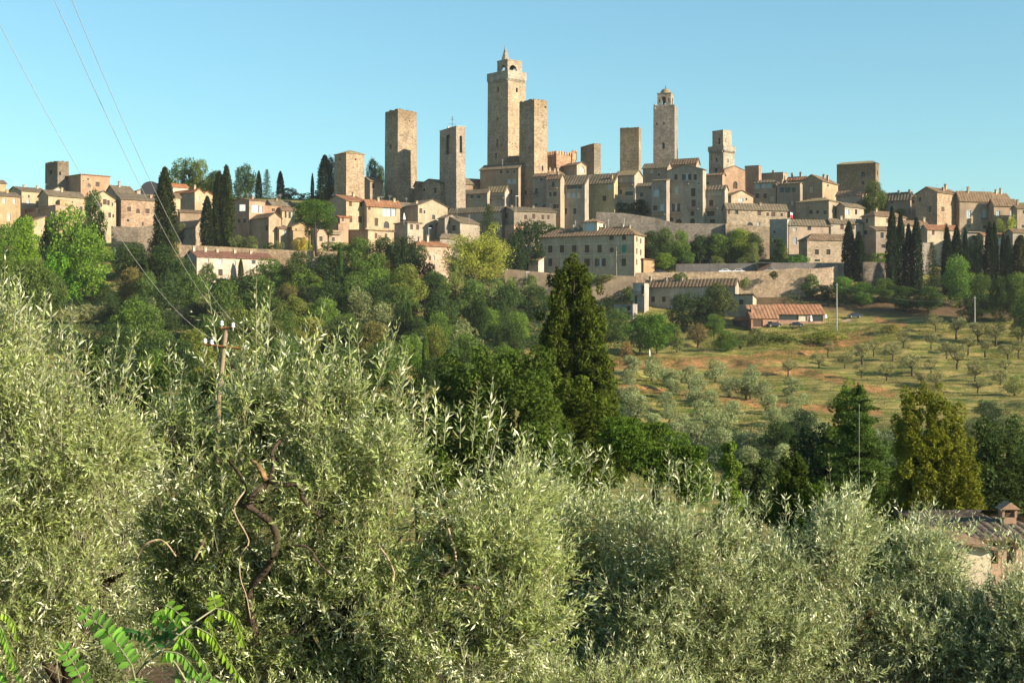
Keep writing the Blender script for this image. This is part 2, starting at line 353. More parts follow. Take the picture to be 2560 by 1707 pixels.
def slope(mb, A, B, S, vmax, prof=0.13, period=1.15, thick=0.16):
    """tiled roof slope: eave A->B, slope vector S, vmax(t) part of S reached"""
    A, B, S = Vector(A), Vector(B), Vector(S); L = (B-A).length
    nrm = (B-A).cross(S).normalized()
    if nrm.z < 0: nrm = -nrm
    n = max(4, int(L/period)*4); rows = []
    for i in range(n+1):
        tt = i/n; vm = vmax(tt); h = prof*(0, 0.8, 1.0, 0.8)[i % 4]
        base = A+(B-A)*tt+nrm*h; rows.append((base, base+S*vm))
    for (a0, a1), (b0, b1) in zip(rows[:-1], rows[1:]): mb.face(a0, b0, b1, a1)
    dn = Vector((0, 0, -thick)); ts = [0]+[k/8 for k in range(1, 8)]+[1]
    lo = [A+(B-A)*q+dn for q in ts]; hi = [A+(B-A)*q+S*vmax(q)+dn for q in ts]
    for k in range(8): mb.face(lo[k], hi[k], hi[k+1], lo[k+1])
    for (a0, a1), (b0, b1) in zip(rows[:-1], rows[1:]): mb.face(a0, Vector((a0.x, a0.y, A.z-thick)), Vector((b0.x, b0.y, A.z-thick)), b0)
    mb.face(rows[0][0], rows[0][1], hi[0], lo[0]); mb.face(rows[-1][0], lo[-1], hi[-1], rows[-1][1])

def add_window(root, P, U, NO, h, kind, ph):
    """window in a hole h of the wall; P,U,NO as in face_grid"""
    a, b, c, d = h[:4]; k = kind.lstrip('a'); arch = kind.startswith('a') and kind != 'a'
    pt = lambda u, z, dd=0.0: Vector((P[0]+U[0]*u-NO[0]*dd, P[1]+U[1]*u-NO[1]*dd, z))
    def quad(mb, u0, u1, z0, z1, dep):  mb.face(pt(u0, z0, dep), pt(u1, z0, dep), pt(u1, z1, dep), pt(u0, z1, dep))
    def slab(mb, u0, u1, z0, z1, d0, d1):
        quad(mb, u0, u1, z0, z1, d0)
        mb.face(pt(u0, z0, d0), pt(u0, z1, d0), pt(u0, z1, d1), pt(u0, z0, d1)); mb.face(pt(u1, z0, d0), pt(u1, z0, d1), pt(u1, z1, d1), pt(u1, z1, d0))
        mb.face(pt(u0, z1, d0), pt(u1, z1, d0), pt(u1, z1, d1), pt(u0, z1, d1)); mb.face(pt(u0, z0, d0), pt(u0, z0, d1), pt(u1, z0, d1), pt(u1, z0, d0))
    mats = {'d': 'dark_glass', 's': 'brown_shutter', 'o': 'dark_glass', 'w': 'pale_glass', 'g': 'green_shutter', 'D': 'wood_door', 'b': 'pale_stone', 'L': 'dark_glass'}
    mb = MB(); quad(mb, a, b, c, d, 0.24 if k != 's' and k != 'g' else 0.07)
    nm = 'door' if k == 'D' else ('loggia' if k == 'L' else 'window')  # open loggias and bays: a flat dark pane stands in for their shade
    w = mb.build(nm, M[mats.get(k, 'dark_glass')], root)
    if k in 'dwo' and (b-a) > 0.5:
        fr = MB(); t = 0.07
        slab(fr, a, a+t, c, d, 0.16, 0.23); slab(fr, b-t, b, c, d, 0.16, 0.23); slab(fr, a+t, b-t, d-t, d, 0.16, 0.23); slab(fr, a+t, b-t, c, c+t, 0.16, 0.23)
        m_ = (a+b)/2; slab(fr, m_-t/2, m_+t/2, c+t, d-t, 0.165, 0.23)
        fr.build('sash', M['pale_stone'] if k != 'd' else M['wood_door'], w)
    if k in 'dswogb' and ph:
        fr = MB(); t = 0.16
        slab(fr, a-t, b+t, c-0.14, c-0.001, -0.10, 0.0)
        if not arch: slab(fr, a-t, b+t, d+0.001, d+0.14, -0.05, 0.0)
        fr.build('sill', M['pale_stone'], w)
    if k == 'o':
        sw = (b-a)*0.5
        for s in (0, 1):
            sh = MB(); u0 = a-sw-0.03 if s == 0 else b+0.03; slab(sh, u0, u0+sw, c, d, -0.06, -0.003); sh.build('shutter', M['brown_shutter'], w)
        cu = MB(); quad(cu, a+(b-a)*0.28, b-(b-a)*0.28, c+0.1, d-0.1, 0.20); cu.build('curtain', M['pale_glass'], w)
    if k == 's':
        li = MB(); m_ = (a+b)/2; slab(li, m_-0.03, m_+0.03, c, d, 0.03, 0.06); li.build('shutter_stile', M['wood_door'], w)
    return w

def house(label, a, b, c, eave, base, th, roof, rise, wall, rcol, wins="", mat='plaster', chim="", ant="", dl=9, dr=9, name='house', cat='house', found=6, hood=0.45, loft=None, lo=4, hi=30, Y=None, balc="", group=None):
    """a,b,c: photo columns of the left edge, the nearest corner, the right edge"""
    if th >= 60: roof = {'gu': 'gv', 'gv': 'gu'}.get(roof, roof)      # the broad front is then the left-hand face
    wall = tuple(q*k_ for q, k_ in zip(wall, (.90, .80, .69) if th >= 60 else (.70, .635, .55))); th = min(th, 64); rcol = tuple(q*.72 for q in rcol)  # walls of shaded fronts tinted lighter, sunlit houses darker, to offset the light
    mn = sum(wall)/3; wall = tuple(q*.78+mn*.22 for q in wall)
    Y = Y or ysolve(b, base); f = Frame(b, Y, th)
    wR = f.u(c) if c else dr; wL = f.v(a) if a is not None else dl
    if wR < 0 or wR > hi*1.6: wR = dr
    if wL < 0 or wL > hi*1.6: wL = dl
    wR = min(max(wR, lo), hi*1.6); wL = min(max(wL, lo), hi*1.6)
    zb = (HY-base)*Y/F; H = (HY-eave)*Y/F-zb; rs = rise*Y/F
    root = thing(name, label, cat, (f.X, Y, zb), f.th, group)
    fR, fL = (((0, 0), (1, 0), (0, -1)), ((0, 0), (0, 1), (-1, 0)))
    hR, hL = [], []
    for (px, py, ww, hh, k) in parse(wins):
        ar = len(k) > 1 and k[0] == 'a'
        if px > b:
            u0, u1 = f.u(px-ww/2), f.u(px+ww/2); dd = f.du((u0+u1)/2); q = [u0, u1, f.z(py+hh/2, dd)-zb, f.z(py-hh/2, dd)-zb, ar, k]; Wd = wR; lst = hR
        else:
            u1, u0 = f.v(px-ww/2), f.v(px+ww/2); dd = f.dv((u0+u1)/2); q = [u0, u1, f.z(py+hh/2, dd)-zb, f.z(py-hh/2, dd)-zb, ar, k]; Wd = wL; lst = hL
        if q[0] > 0.15 and q[1] < Wd-0.15 and q[3] < H-0.1 and q[1] > q[0] and q[2] > -3: lst.append(q)
    w = MB()
    face_grid(w, *fR, wR, H, -found, hR); face_grid(w, *fL, wL, H, -found, hL)
    w.face((wR, 0, -found), (wR, wL, -found), (wR, wL, H), (wR, 0, H)); w.face((0, wL, -found), (0, wL, H), (wR, wL, H), (wR, wL, -found))
    r = MB(); e = hood
    one = lambda t: 1.0
    if roof == 'gu':      # ridge parallel to the right-hand face
        m_ = wL/2; k = rs/m_; z = H-e*k
        for x in (0, wR): w.face((x, 0, H), (x, wL, H), (x, m_, H+rs))
        slope(r, (-e, -e, z+.1), (wR+e, -e, z+.1), (0, m_+e, rs+e*k), one); slope(r, (wR+e, wL+e, z+.1), (-e, wL+e, z+.1), (0, -m_-e, rs+e*k), one)
    elif roof == 'gv':    # ridge parallel to the left-hand face, gable towards the right
        m_ = wR/2; k = rs/m_; z = H-e*k
        for y in (0, wL): w.face((0, y, H), (wR, y, H), (m_, y, H+rs))
        slope(r, (-e, wL+e, z+.1), (-e, -e, z+.1), (m_+e, 0, rs+e*k), one); slope(r, (wR+e, -e, z+.1), (wR+e, wL+e, z+.1), (-m_-e, 0, rs+e*k), one)
    elif roof == 'hip':
        sh = min(wR, wL)/2; k = rs/sh; z = H-e*k+.1; LR, LL = wR+2*e, wL+2*e; g = sh+e; S = rs+e*k
        fn = lambda L: (lambda tt: min(1.0, tt*L/g, (1-tt)*L/g))
        slope(r, (-e, -e, z), (wR+e, -e, z), (0, g, S), fn(LR)); slope(r, (wR+e, wL+e, z), (-e, wL+e, z), (0, -g, S), fn(LR))
        slope(r, (-e, wL+e, z), (-e, -e, z), (g, 0, S), fn(LL)); slope(r, (wR+e, -e, z), (wR+e, wL+e, z), (-g, 0, S), fn(LL))
    elif roof == 'sR':    # lean-to, low edge over the right-hand face
        k = rs/wL
        for x in (0, wR): w.face((x, 0, H), (x, wL, H), (x, wL, H+rs))
        w.face((0, wL, H), (wR, wL, H), (wR, wL, H+rs), (0, wL, H+rs))
        slope(r, (-e, -e, H-e*k+.1), (wR+e, -e, H-e*k+.1), (0, wL+2*e, rs+2*e*k), one)
    elif roof == 'sL':
        k = rs/wR
        for y in (0, wL): w.face((0, y, H), (wR, y, H), (wR, y, H+rs))
        w.face((wR, 0, H), (wR, wL, H), (wR, wL, H+rs), (wR, 0, H+rs))
        slope(r, (-e, wL+e, H-e*k+.1), (-e, -e, H-e*k+.1), (wR+2*e, 0, rs+2*e*k), one)
    elif roof == 'sF':    # low edge on the far right
        k = rs/wR
        for y in (0, wL): w.face((0, y, H), (wR, y, H), (0, y, H+rs))
        w.face((0, 0, H), (0, wL, H), (0, wL, H+rs), (0, 0, H+rs))
        slope(r, (wR+e, -e, H-e*k+.1), (wR+e, wL+e, H-e*k+.1), (-wR-2*e, 0, rs+2*e*k), one)
    else:                 # flat behind a low parapet
        r.box(0.3, wR-0.3, 0.3, wL-0.3, H-0.7, H-0.5)
        for q in ((-.06, wR+.06, -.06, .34), (-.06, wR+.06, wL-.34, wL+.06), (-.06, .34, .34, wL-.34), (wR-.34, wR+.06, .34, wL-.34)): r.box(*q, H+.001, H+.14)
    w.build('wall', M[mat], root, wall)
    ro = r.build('roof', M['roof'], root, rcol)
    for q in hR: add_window(root, *fR, q, q[5], True)
    for q in hL: add_window(root, *fL, q, q[5], True)
    for q in balc.split(';') if balc else ():           # balconies: px,py(floor),width
        px, py, ww = map(float, q.split(','))
        bm = MB(); dp = 0.9
        if px > b: u0, u1 = f.u(px-ww/2), f.u(px+ww/2); z0 = f.z(py, f.du(u0))-zb; bm.box(u0, u1, -dp, -.001, z0-.12, z0); rail = MB(); P = lambda u, d, z: (u, -d, z)
        else: u1, u0 = f.v(px-ww/2), f.v(px+ww/2); z0 = f.z(py, f.dv(u0))-zb; bm.box(-dp, -.001, u0, u1, z0-.12, z0); rail = MB(); P = lambda u, d, z: (-d, u, z)
        bo = bm.build('balcony', M['pale_stone'], root)
        for zz in (0.05, 0.95): rail.tube([P(u0, .02, z0+zz), P(u0, dp-.05, z0+zz), P(u1, dp-.05, z0+zz), P(u1, .02, z0+zz)], 0.045, 4)
        nb = int((u1-u0)/0.22)
        for i in range(nb+1): uu = u0+(u1-u0)*i/max(nb, 1); rail.tube([P(uu, dp-.05, z0+.05), P(uu, dp-.05, z0+.95)], 0.03, 4)
        rail.build('railing', M['iron'], bo)
    def ztop(x, y):
        if roof == 'gu': return H+rs*(1-abs(y-wL/2)/(wL/2))
        if roof == 'gv': return H+rs*(1-abs(x-wR/2)/(wR/2))
        if roof == 'sR': return H+rs*y/wL
        if roof == 'sL': return H+rs*x/wR
        if roof == 'sF': return H+rs*(1-x/wR)
        if roof == 'hip': return H+rs*min(1, min(x, wR-x, y, wL-y)/(min(wR, wL)/2))
        return H
    for q in chim.split(';') if chim else ():
        q = [float(z) for z in q.split(',')]; px, hgt = q[0], (q[1] if len(q) > 1 else 8)
        if px > b: x = f.u(px); x = min(max(x, .6), wR-.6); y = wL*0.42
        else: y = min(max(f.v(px), .6), wL-.6); x = wR*0.42
        z0 = ztop(x, y); hh = hgt*Y/F; ch = MB(); ch.box(x-.38, x+.38, y-.38, y+.38, z0-.8, z0+hh); ch.box(x-.5, x+.5, y-.5, y+.5, z0+hh+.002, z0+hh+.14)
        for sx in (-.3, .3): ch.box(x+sx-.08, x+sx+.08, y-.3, y+.3, z0+hh+.141, z0+hh+.4)
        ch.box(x-.5, x+.5, y-.45, y+.45, z0+hh+.401, z0+hh+.5)
        ch.build('chimney', M['plaster'], ro, tuple(min(1, k*1.1) for k in wall))
    for q in ant.split(';') if ant else ():
        px, hgt = map(float, q.split(','))
        if px > b: x = min(max(f.u(px), .4), wR-.4); y = wL*0.5
        else: y = min(max(f.v(px), .4), wL-.4); x = wR*0.5
        z0 = ztop(x, y)-.2; hh = hgt*Y/F; am = MB(); am.tube([(x, y, z0), (x, y, z0+hh)], .045, 4)
        for k_ in (0.98, 0.8): am.tube([(x-.8, y, z0+hh*k_), (x+.8, y, z0+hh*k_)], .03, 4)
        for k_ in range(-3, 4): am.tube([(x+k_*.22, y-.3, z0+hh*.98+.01), (x+k_*.22, y+.3, z0+hh*.98+.01)], .02, 3)
        am.build('antenna', M['wire_metal'], ro)
    root['_f'] = 0; del root['_f']
    return root, f, wR, wL, H, zb

# ---------------- towers
def tower(label, a, b, c, top, base, th, wall, wins="", taper=0.97, dr=8, cap=None, Y=None, found=8, roof=None, name='tower', stonecol=None, topcol=None, ragged=0.25):
    wall = tuple(q*k_ for q, k_ in zip(wall, (.66, .61, .55)))
    Y = Y or ysolve(b, base); f = Frame(b, Y, th)
    wR = f.u(c); wR = wR if 0 < wR < 20 else dr
    wL = f.v(a); wL = wL if 0 < wL < 20 else dr
    zb = (HY-base)*Y/F; H = (HY-top)*Y/F-zb
    root = thing(name, label, 'tower', (f.X, Y, zb), f.th)
    fR, fL = (((0, 0), (1, 0), (0, -1)), ((0, 0), (0, 1), (-1, 0))); hR, hL = [], []
    for (px, py, ww, hh, k) in parse(wins):
        ar = len(k) > 1 and k[0] == 'a'
        if px > b: u0, u1 = f.u(px-ww/2), f.u(px+ww/2); dd = f.du((u0+u1)/2); hR.append([u0, u1, f.z(py+hh/2, dd)-zb, f.z(py-hh/2, dd)-zb, ar, k])
        else: u1, u0 = f.v(px-ww/2), f.v(px+ww/2); dd = f.dv((u0+u1)/2); hL.append([u0, u1, f.z(py+hh/2, dd)-zb, f.z(py-hh/2, dd)-zb, ar, k])
    w = MB(); face_grid(w, *fR, wR, H, -found, hR, 0.8); face_grid(w, *fL, wL, H, -found, hL, 0.8)
    w.face((wR, 0, -found), (wR, wL, -found), (wR, wL, H), (wR, 0, H)); w.face((0, wL, -found), (0, wL, H), (wR, wL, H), (wR, wL, -found))
    i = 0
    for (x0, x1, y0, y1, n, ax) in ((0, wR, 0, .6, int(wR/.9), 0), (0, wR, wL-.6, wL, int(wR/.9), 0), (0, .6, .6, wL-.6, int(wL/.9), 1), (wR-.6, wR, .6, wL-.6, int(wL/.9), 1)):
        for q in range(n):      # weathered top courses, uneven
            hh = 0.12+ragged*random.random()
            if ax == 0: w.box(x0+(x1-x0)*q/n+.002, x0+(x1-x0)*(q+1)/n, y0+.002, y1-.002, H-.3, H+hh)
            else: w.box(x0+.002, x1-.002, y0+(y1-y0)*q/n+.002, y0+(y1-y0)*(q+1)/n, H-.3, H+hh)
    w.face((.6, .6, H-.35), (wR-.6, .6, H-.35), (wR-.6, wL-.6, H-.35), (.6, wL-.6, H-.35))
    cx, cy = wR/2, wL/2     # batter: wider at the foot
    w.v = [(cx+(x-cx)*(1+(1-taper)*(1-max(z, 0)/H)), cy+(y-cy)*(1+(1-taper)*(1-max(z, 0)/H)), z) for x, y, z in w.v]
    sh_ = w.build('shaft', M['stone'], root, wall)
    if ragged > 0.1: sh_['weathered_from'] = float(H-7)
    for hs, fc in ((hR, fR), (hL, fL)):
        for q in hs:
            mb = MB(); P, U, NO = fc; pt = lambda u, z: (P[0]+U[0]*u-NO[0]*.75, P[1]+U[1]*u-NO[1]*.75, z)
            mb.face(pt(q[0], q[2]), pt(q[1], q[2]), pt(q[1], q[3]), pt(q[0], q[3])); mb.build('window', M['dark_glass' if q[5] != 'b' else 'pale_stone'], root)
    return root, f, wR, wL, H, zb
def arch_wall(mb, P, U, NO, Wd, z0, z1, holes, th=0.5):
    """free-standing wall of thickness th with open arches right through"""
    face_grid(mb, P, U, NO, Wd, z1, z0, holes, th)
    Pb = (P[0]-NO[0]*th, P[1]-NO[1]*th); face_grid(mb, Pb, U, (-NO[0], -NO[1]), Wd, z1, z0, holes, 0.0)
    pt = lambda u, z, d: (P[0]+U[0]*u-NO[0]*d, P[1]+U[1]*u-NO[1]*d, z)
    mb.face(pt(0, z1, 0), pt(Wd, z1, 0), pt(Wd, z1, th), pt(0, z1, th))

# small plain tower at the far left
root, f, wR, wL, H, zb = tower("short dark stone tower standing alone at the far left end of the skyline", 113, 144, 172, 404, 478, 42, (0.30, 0.27, 0.23), "127,431,6,9,d;150,434,4,8,d;164,444,4,7,d", 0.97, ragged=.5)
root, f, wR, wL, H, zb = tower("squat square stone tower with a low tiled roof, beside a dark cypress", 836, 865.5, 911, 383.5, 495, 38, (0.50, 0.40, 0.30), "889,399,4,4,d;850,400,3,4,d", 0.995, ragged=0, Y=556, found=16)
r = MB(); e = .3; rs = 1.6; sh = min(wR, wL)/2; k = rs/sh; g = sh+e
fn = lambda L: (lambda tt: min(1.0, tt*L/g, (1-tt)*L/g)); z = H+.25
slope(r, (-e, -e, z), (wR+e, -e, z), (0, g, rs), fn(wR+2*e)); slope(r, (wR+e, wL+e, z), (-e, wL+e, z), (0, -g, rs), fn(wR+2*e))
slope(r, (-e, wL+e, z), (-e, -e, z), (g, 0, rs), fn(wL+2*e)); slope(r, (wR+e, -e, z), (wR+e, wL+e, z), (-g, 0, rs), fn(wL+2*e)); r.build('roof', M['roof'], root, RM)
tower("tall plain stone tower with dark weathered top, left of the belfry with the iron cross", 963, 994.7, 1041.5, 275.5, 505, 40, (0.46, 0.385, 0.30), "977,366,3.5,12,d;1024,303,2,3,d;1013,300,2,2,d;1020,330,2,2,d;1030,345,2,2,d", 0.955, ragged=.6)
# belfry tower with cross
root, f, wR, wL, H, zb = tower("slim bell tower with tall arched openings and an iron cross on top", 1099.5, 1140.5, 1163, 316.8, 466, 28, (0.46, 0.405, 0.355), "1120.5,361,12,46,ad;1151.8,361,6,40,ad;1120,408,3,5,d", 0.965, ragged=0, Y=570, found=14)
cr = MB(); cx, cy = wR/2, wL/2; cr.box(-.15, wR+.15, -.15, wL+.15, H+.13, H+.35); cr.box(cx-2.2, cx-1.4, cy-.3, cy+.3, H+.351, H+1); cr.build('parapet', M['stone'], root, STONE)
cr = MB(); cr.tube([(cx, cy, H+.35), (cx, cy, H+5)], .09, 5); cr.tube([(cx-.9, cy, H+3.9), (cx+.9, cy, H+3.9)], .07, 4); cr.tube([(cx-1.5, cy, H+2.2), (cx+1.5, cy, H+2.2)], .06, 4); cr.tube([(cx-.5, cy, H+4.6), (cx+.5, cy, H+4.6)], .06, 4); cr.lathe([(.02, H+4.8), (.2, H+5), (.02, H+5.3)], 6, cx, cy); cr.build('cross', M['iron'], root)
# Torre Grossa
root, f, wR, wL, H, zb = tower("tallest tower, with a battlement band, open belfry and pointed spire on top", 1219.5, 1270, 1314, 196, 480, 42, (0.52, 0.43, 0.33), "1245,224,4.5,12,d;1292,226,4,11,d;1244,297,2.5,7,d;1244,357,5,14,b;1241,390,5,13,b;1274,357,1.5,2.5,d;1281,359,1.5,2.5,d;1288,359,1.5,2.5,d;1281,368,1.5,2.5,d;1291,368,1.5,2.5,d", 0.96, ragged=0)
kz = 560/F; q = MB(); o_ = .28; Hc = H+.15; hb = 3.4
q.box(-o_, wR+o_, -o_, .35, Hc, Hc+hb); q.box(-o_, wR+o_, wL-.35, wL+o_, Hc, Hc+hb); q.box(-o_, .35, .352, wL-.352, Hc, Hc+hb); q.box(wR-.35, wR+o_, .352, wL-.352, Hc, Hc+hb)
q.box(.352, wR-.352, .352, wL-.352, Hc+hb-1, Hc+hb-.8)
n = 13
for i in range(n):   # corbels under the band
    u = (i+.25)/n*wR; v_ = (i+.25)/n*wL
    q.box(u, u+wR/n*.5, -o_+.02, -.001, Hc-1.0, Hc-.002); q.box(-o_+.02, -.001, v_, v_+wL/n*.5, Hc-1.0, Hc-.002)
q.build('battlement_band', M['stone'], root, (0.33, 0.28, 0.225))
bf = Frame(1261, f.Y+3, 42); bw = 8.2; bl = 6.6; ox, oy = .5, .8; B0 = Hc+hb-.8; B1 = B0+5.1
s = MB()
arch_wall(s, (ox, oy), (1, 0), (0, -1), bw, B0, B1, [(1.0, 5.2, B0, B0+3.3, True)], .7); arch_wall(s, (ox, oy), (0, 1), (-1, 0), bl, B0, B1, [(1.7, 3.9, B0, B0+3.4, True)], .7)
arch_wall(s, (ox+bw, oy+bl), (-1, 0), (0, 1), bw, B0, B1, [(2.2, 6.4, B0, B0+3.3, True)], .7); arch_wall(s, (ox+bw, oy+bl), (0, -1), (1, 0), bl, B0, B1, [(1.7, 3.9, B0, B0+3.4, True)], .7)
s.box(ox-.1, ox+bw+.1, oy-.1, oy+bl+.1, B1+.001, B1+.45); bo = s.build('belfry', M['stone'], root, (0.31, 0.25, 0.19))
sp = MB(); sx, sy = ox+1.6, oy+bl*.5; zs = B1+.45; sp.lathe([(1.75, zs), (1.6, zs+.3), (.85, zs+3.0), (.06, zs+6.0)], 8, sx, sy); sp.lathe([(.05, zs+6.0), (.16, zs+6.15), (.03, zs+6.6)], 6, sx, sy); sp.build('spire', M['stone'], root, (0.30, 0.245, 0.19))
bb = MB(); bb.lathe([(.62, B0+1.1), (.5, B0+1.35), (.36, B0+1.9), (.3, B0+2.2), (.1, B0+2.35)], 12, ox+bw*.5, oy+bl*.5); bb.tube([(ox+bw*.5, oy+bl*.5, B0+2.3), (ox+bw*.5, oy+bl*.5, B1)], .08, 4); bb.build('bell', M['grey_metal'], root)
tower("plain stone tower standing in front of the tallest tower, to its right", 1298.5, 1335.5, 1368, 250.5, 520, 42, (0.48, 0.40, 0.31), "1363,268,3.5,4,d;1314,482,5,10,d;1316,519,4,6,d;1345,262,2,3,d;1355,290,2,3,d;1344,300,2,2,d;1358,318,2,2,d;1356,421,3,12,d", 0.965, ragged=.6)
tower("short plain tower to the right of the battlemented brick palace", 1451.6, 1485.4, 1502, 359.7, 455, 25, (0.42, 0.38, 0.32), "", 0.985, ragged=.2)
root, f, wR, wL, H, zb = tower("flat-topped rough stone tower broad side on, with a narrow buttress on its right", 1550, 1597, 1602.7, 320, 450, 70, (0.44, 0.37, 0.27), "1569,404,3,3,d;1585,388,2,2,d;1585,377,2,2,d;1560,398,2,2,d", 0.985, ragged=.3)
q = MB(); q.box(wR+.002, wR+1.1, 1, wL-1, -8, H-4.6); q.build('buttress', M['stone'], root, BROWN)
# domed bell tower
root, f, wR, wL, H, zb = tower("tall bell tower with a small dome over its open arched bell chamber", 1633.5, 1686.3, 1694, 262.5, 450, 74, (0.37, 0.34, 0.32), "1658.5,365,6,14,d;1642,310,3.5,5,w;1659.5,309,4,6,b", 0.975, ragged=0, dr=8)
q = MB(); z0 = H+.15; z1 = z0+5.0; ix = .5; cw, cl = wR-1.0, 5.9; cyo = (wL-cl)/2
arch_wall(q, (ix, cyo), (0, 1), (-1, 0), cl, z0, z1, [(cl*.38, cl*.66, z0+.2, z0+3.7, True), (cl*.12, cl*.2, z0+1.2, z0+2.9, True), (cl*.8, cl*.89, z0+1.2, z0+2.9, True)], .6)
arch_wall(q, (ix, cyo), (1, 0), (0, -1), cw, z0, z1, [(cw*.33, cw*.67, z0+.2, z0+3.7, True)], .6)
arch_wall(q, (ix+cw, cyo+cl), (0, -1), (1, 0), cl, z0, z1, [(cl*.34, cl*.62, z0+.2, z0+3.7, True), (cl*.8, cl*.88, z0+1.2, z0+2.9, True), (cl*.11, cl*.2, z0+1.2, z0+2.9, True)], .6)
arch_wall(q, (ix+cw, cyo+cl), (-1, 0), (0, 1), cw, z0, z1, [(cw*.33, cw*.67, z0+.2, z0+3.7, True)], .6)
q.box(ix-.15, ix+cw+.15, cyo-.15, cyo+cl+.15, z1+.001, z1+.3); q.build('bell_chamber', M['stone'], root, (0.30, 0.25, 0.20))
q = MB(); dx, dy = ix+cw/2, cyo+cl/2; q.lathe([(2.35, z1+.3)]+[(2.3*math.cos(R(a_)), z1+.35+2.3*math.sin(R(a_))) for a_ in range(0, 85, 10)]+[(.12, z1+2.7)], 20, dx, dy); q.build('dome', M['plaster'], root, (0.22, 0.17, 0.10), True)
q = MB(); q.tube([(dx, dy, z1+2.6), (dx, dy, z1+3.9)], .1, 5); q.lathe([(.05, z1+2.9), (.24, z1+3.1), (.05, z1+3.3)], 8, dx, dy); q.build('finial', M['iron'], root)
q = MB(); q.lathe([(.75, z0+1.5), (.6, z0+1.75), (.42, z0+2.4), (.35, z0+2.8), (.1, z0+2.95)], 12, dx, dy); q.tube([(dx, dy, z0+2.9), (dx, dy, z1)], .07, 4); q.build('bell', M['iron'], root)
q = MB(); q.box(-.5, -.001, wL-1, wL-.3, H-1.6, H-.6); q.box(-.3, .3, wL-.8, wL-.2, H+.16, H+.7); q.build('corbel', M['stone'], root, GREY)
# stepped tower
root, f, wR, wL, H, zb = tower("stepped tower whose narrower upper stage rises from a bracketed ledge", 1772.5, 1808.5, 1836, 376, 460, 42, (0.45, 0.42, 0.37), "1791,400,4,9,d;1820,378,2,7,d;1820,402,2,9,d;1790,425,7,9,d;1778,400,2,4,d;1797,386,2,3,d;1793,375,2,3,d", 0.975, ragged=0)
q = MB(); o_ = .35; q.box(-o_, wR+o_, -o_, wL+o_, H+.1, H+2.2)
for i in range(9):
    u = (i+.3)/9*wR; v_ = (i+.3)/9*wL; q.box(u, u+.35, -o_-.25, -.001, H-.7, H+.098); q.box(-o_-.1, -.001, v_, v_+.35, H-.7, H+.098)
q.build('ledge', M['stone'], root, (0.30, 0.26, 0.21))
q = MB(); k_ = 1.0; z0 = H+2.2; z1 = H+8.6
face_grid(q, (k_, k_), (1, 0), (0, -1), wR-2*k_+.4, z1, z0, [(1.7, 2.1, z0+1.4, z0+3.4, False)], .6); face_grid(q, (k_, k_), (0, 1), (-1, 0), wL-2*k_, z1, z0, [(1.6, 2.6, z0+.7, z0+3.4, False)], .6)
X1, Y1 = wR-k_+.4, wL-k_; q.face((X1, k_, z0), (X1, Y1, z0), (X1, Y1, z1), (X1, k_, z1)); q.face((k_, Y1, z0), (k_, Y1, z1), (X1, Y1, z1), (X1, Y1, z0)); q.box(k_-.08, X1+.08, k_-.08, Y1+.08, z1+.001, z1+.35)
q.build('upper_stage', M['stone'], root, (0.33, 0.275, 0.215))
q = MB(); q.face((k_+.55, k_+1.6, z0+.7), (k_+.55, k_+2.6, z0+.7), (k_+.55, k_+2.6, z0+3.4), (k_+.55, k_+1.6, z0+3.4)); q.build('window', M['dark_glass'], root)
root, f, wR, wL, H, zb = tower("broad blocky brown tower stump standing apart towards the right end of the skyline", 2092, 2189, 2197.5, 408, 490, 62, (0.37, 0.29, 0.215), "2158,436,8,11,d;2157,457,6,8,d;2193.5,433,1.5,10,d", 0.99, ragged=.2, dr=12)
r = MB(); slope(r, (-.2, wL+.2, H+.2), (-.2, -.2, H+.2), (wR/2+.2, 0, 1.2), lambda t_: 1.0 if .12 < t_ < .88 else min(t_, 1-t_)/.12*1.0); slope(r, (wR+.2, -.2, H+.2), (wR+.2, wL+.2, H+.2), (-wR/2-.2, 0, 1.2), lambda t_: 1.0 if .12 < t_ < .88 else min(t_, 1-t_)/.12); r.build('roof', M['roof'], root, RM)
# battlemented brick palace
def palace():
    root, f, wR, wL, H, zb = house("orange brick palace with square battlements along its roof edge", 1366, 1391, 1430, 387, 470, 42, 'flat', 0, (0.52, 0.32, 0.20), RB, "", 'stone', name='palace', cat='palace')
    q = MB(); n = 6
    for i in range(n):
        u = wR*(i+.2)/n; q.box(u, u+wR/n*.5, .0, .45, H+.141, H+1.7); v_ = wL*(i+.2)/n; q.box(0, .45, v_, v_+wL/n*.5, H+.142, H+1.7)
        q.box(u, u+wR/n*.5, wL-.45, wL, H+.142, H+1.7)
    q.build('merlons', M['stone'], root, BRICK)
    q = MB(); x0, x1, y0, y1 = wR-.3, wR+2.3, -.6, 2.0; q.box(x0, x1, y0, y1, H-1.4, H+1.3)
    for i in range(3):
        q.box(x0+.95*i+.05, x0+.95*i+.65, y0-.001, y0+.5, H+1.301, H+2.6); q.box(x0+.9*i+.1, x0+.9*i+.45, y0+.12, .3, H-2.6, H-1.402)
    q.box(x0+.25, x1-.3, y0+.35, y1-.3, -3, H-1.402); q.build('corner_turret', M['stone'], root, BRICK)
palace()
# ------------------------------------------------------------------ houses, listed from the left of the photo to the right
h = house
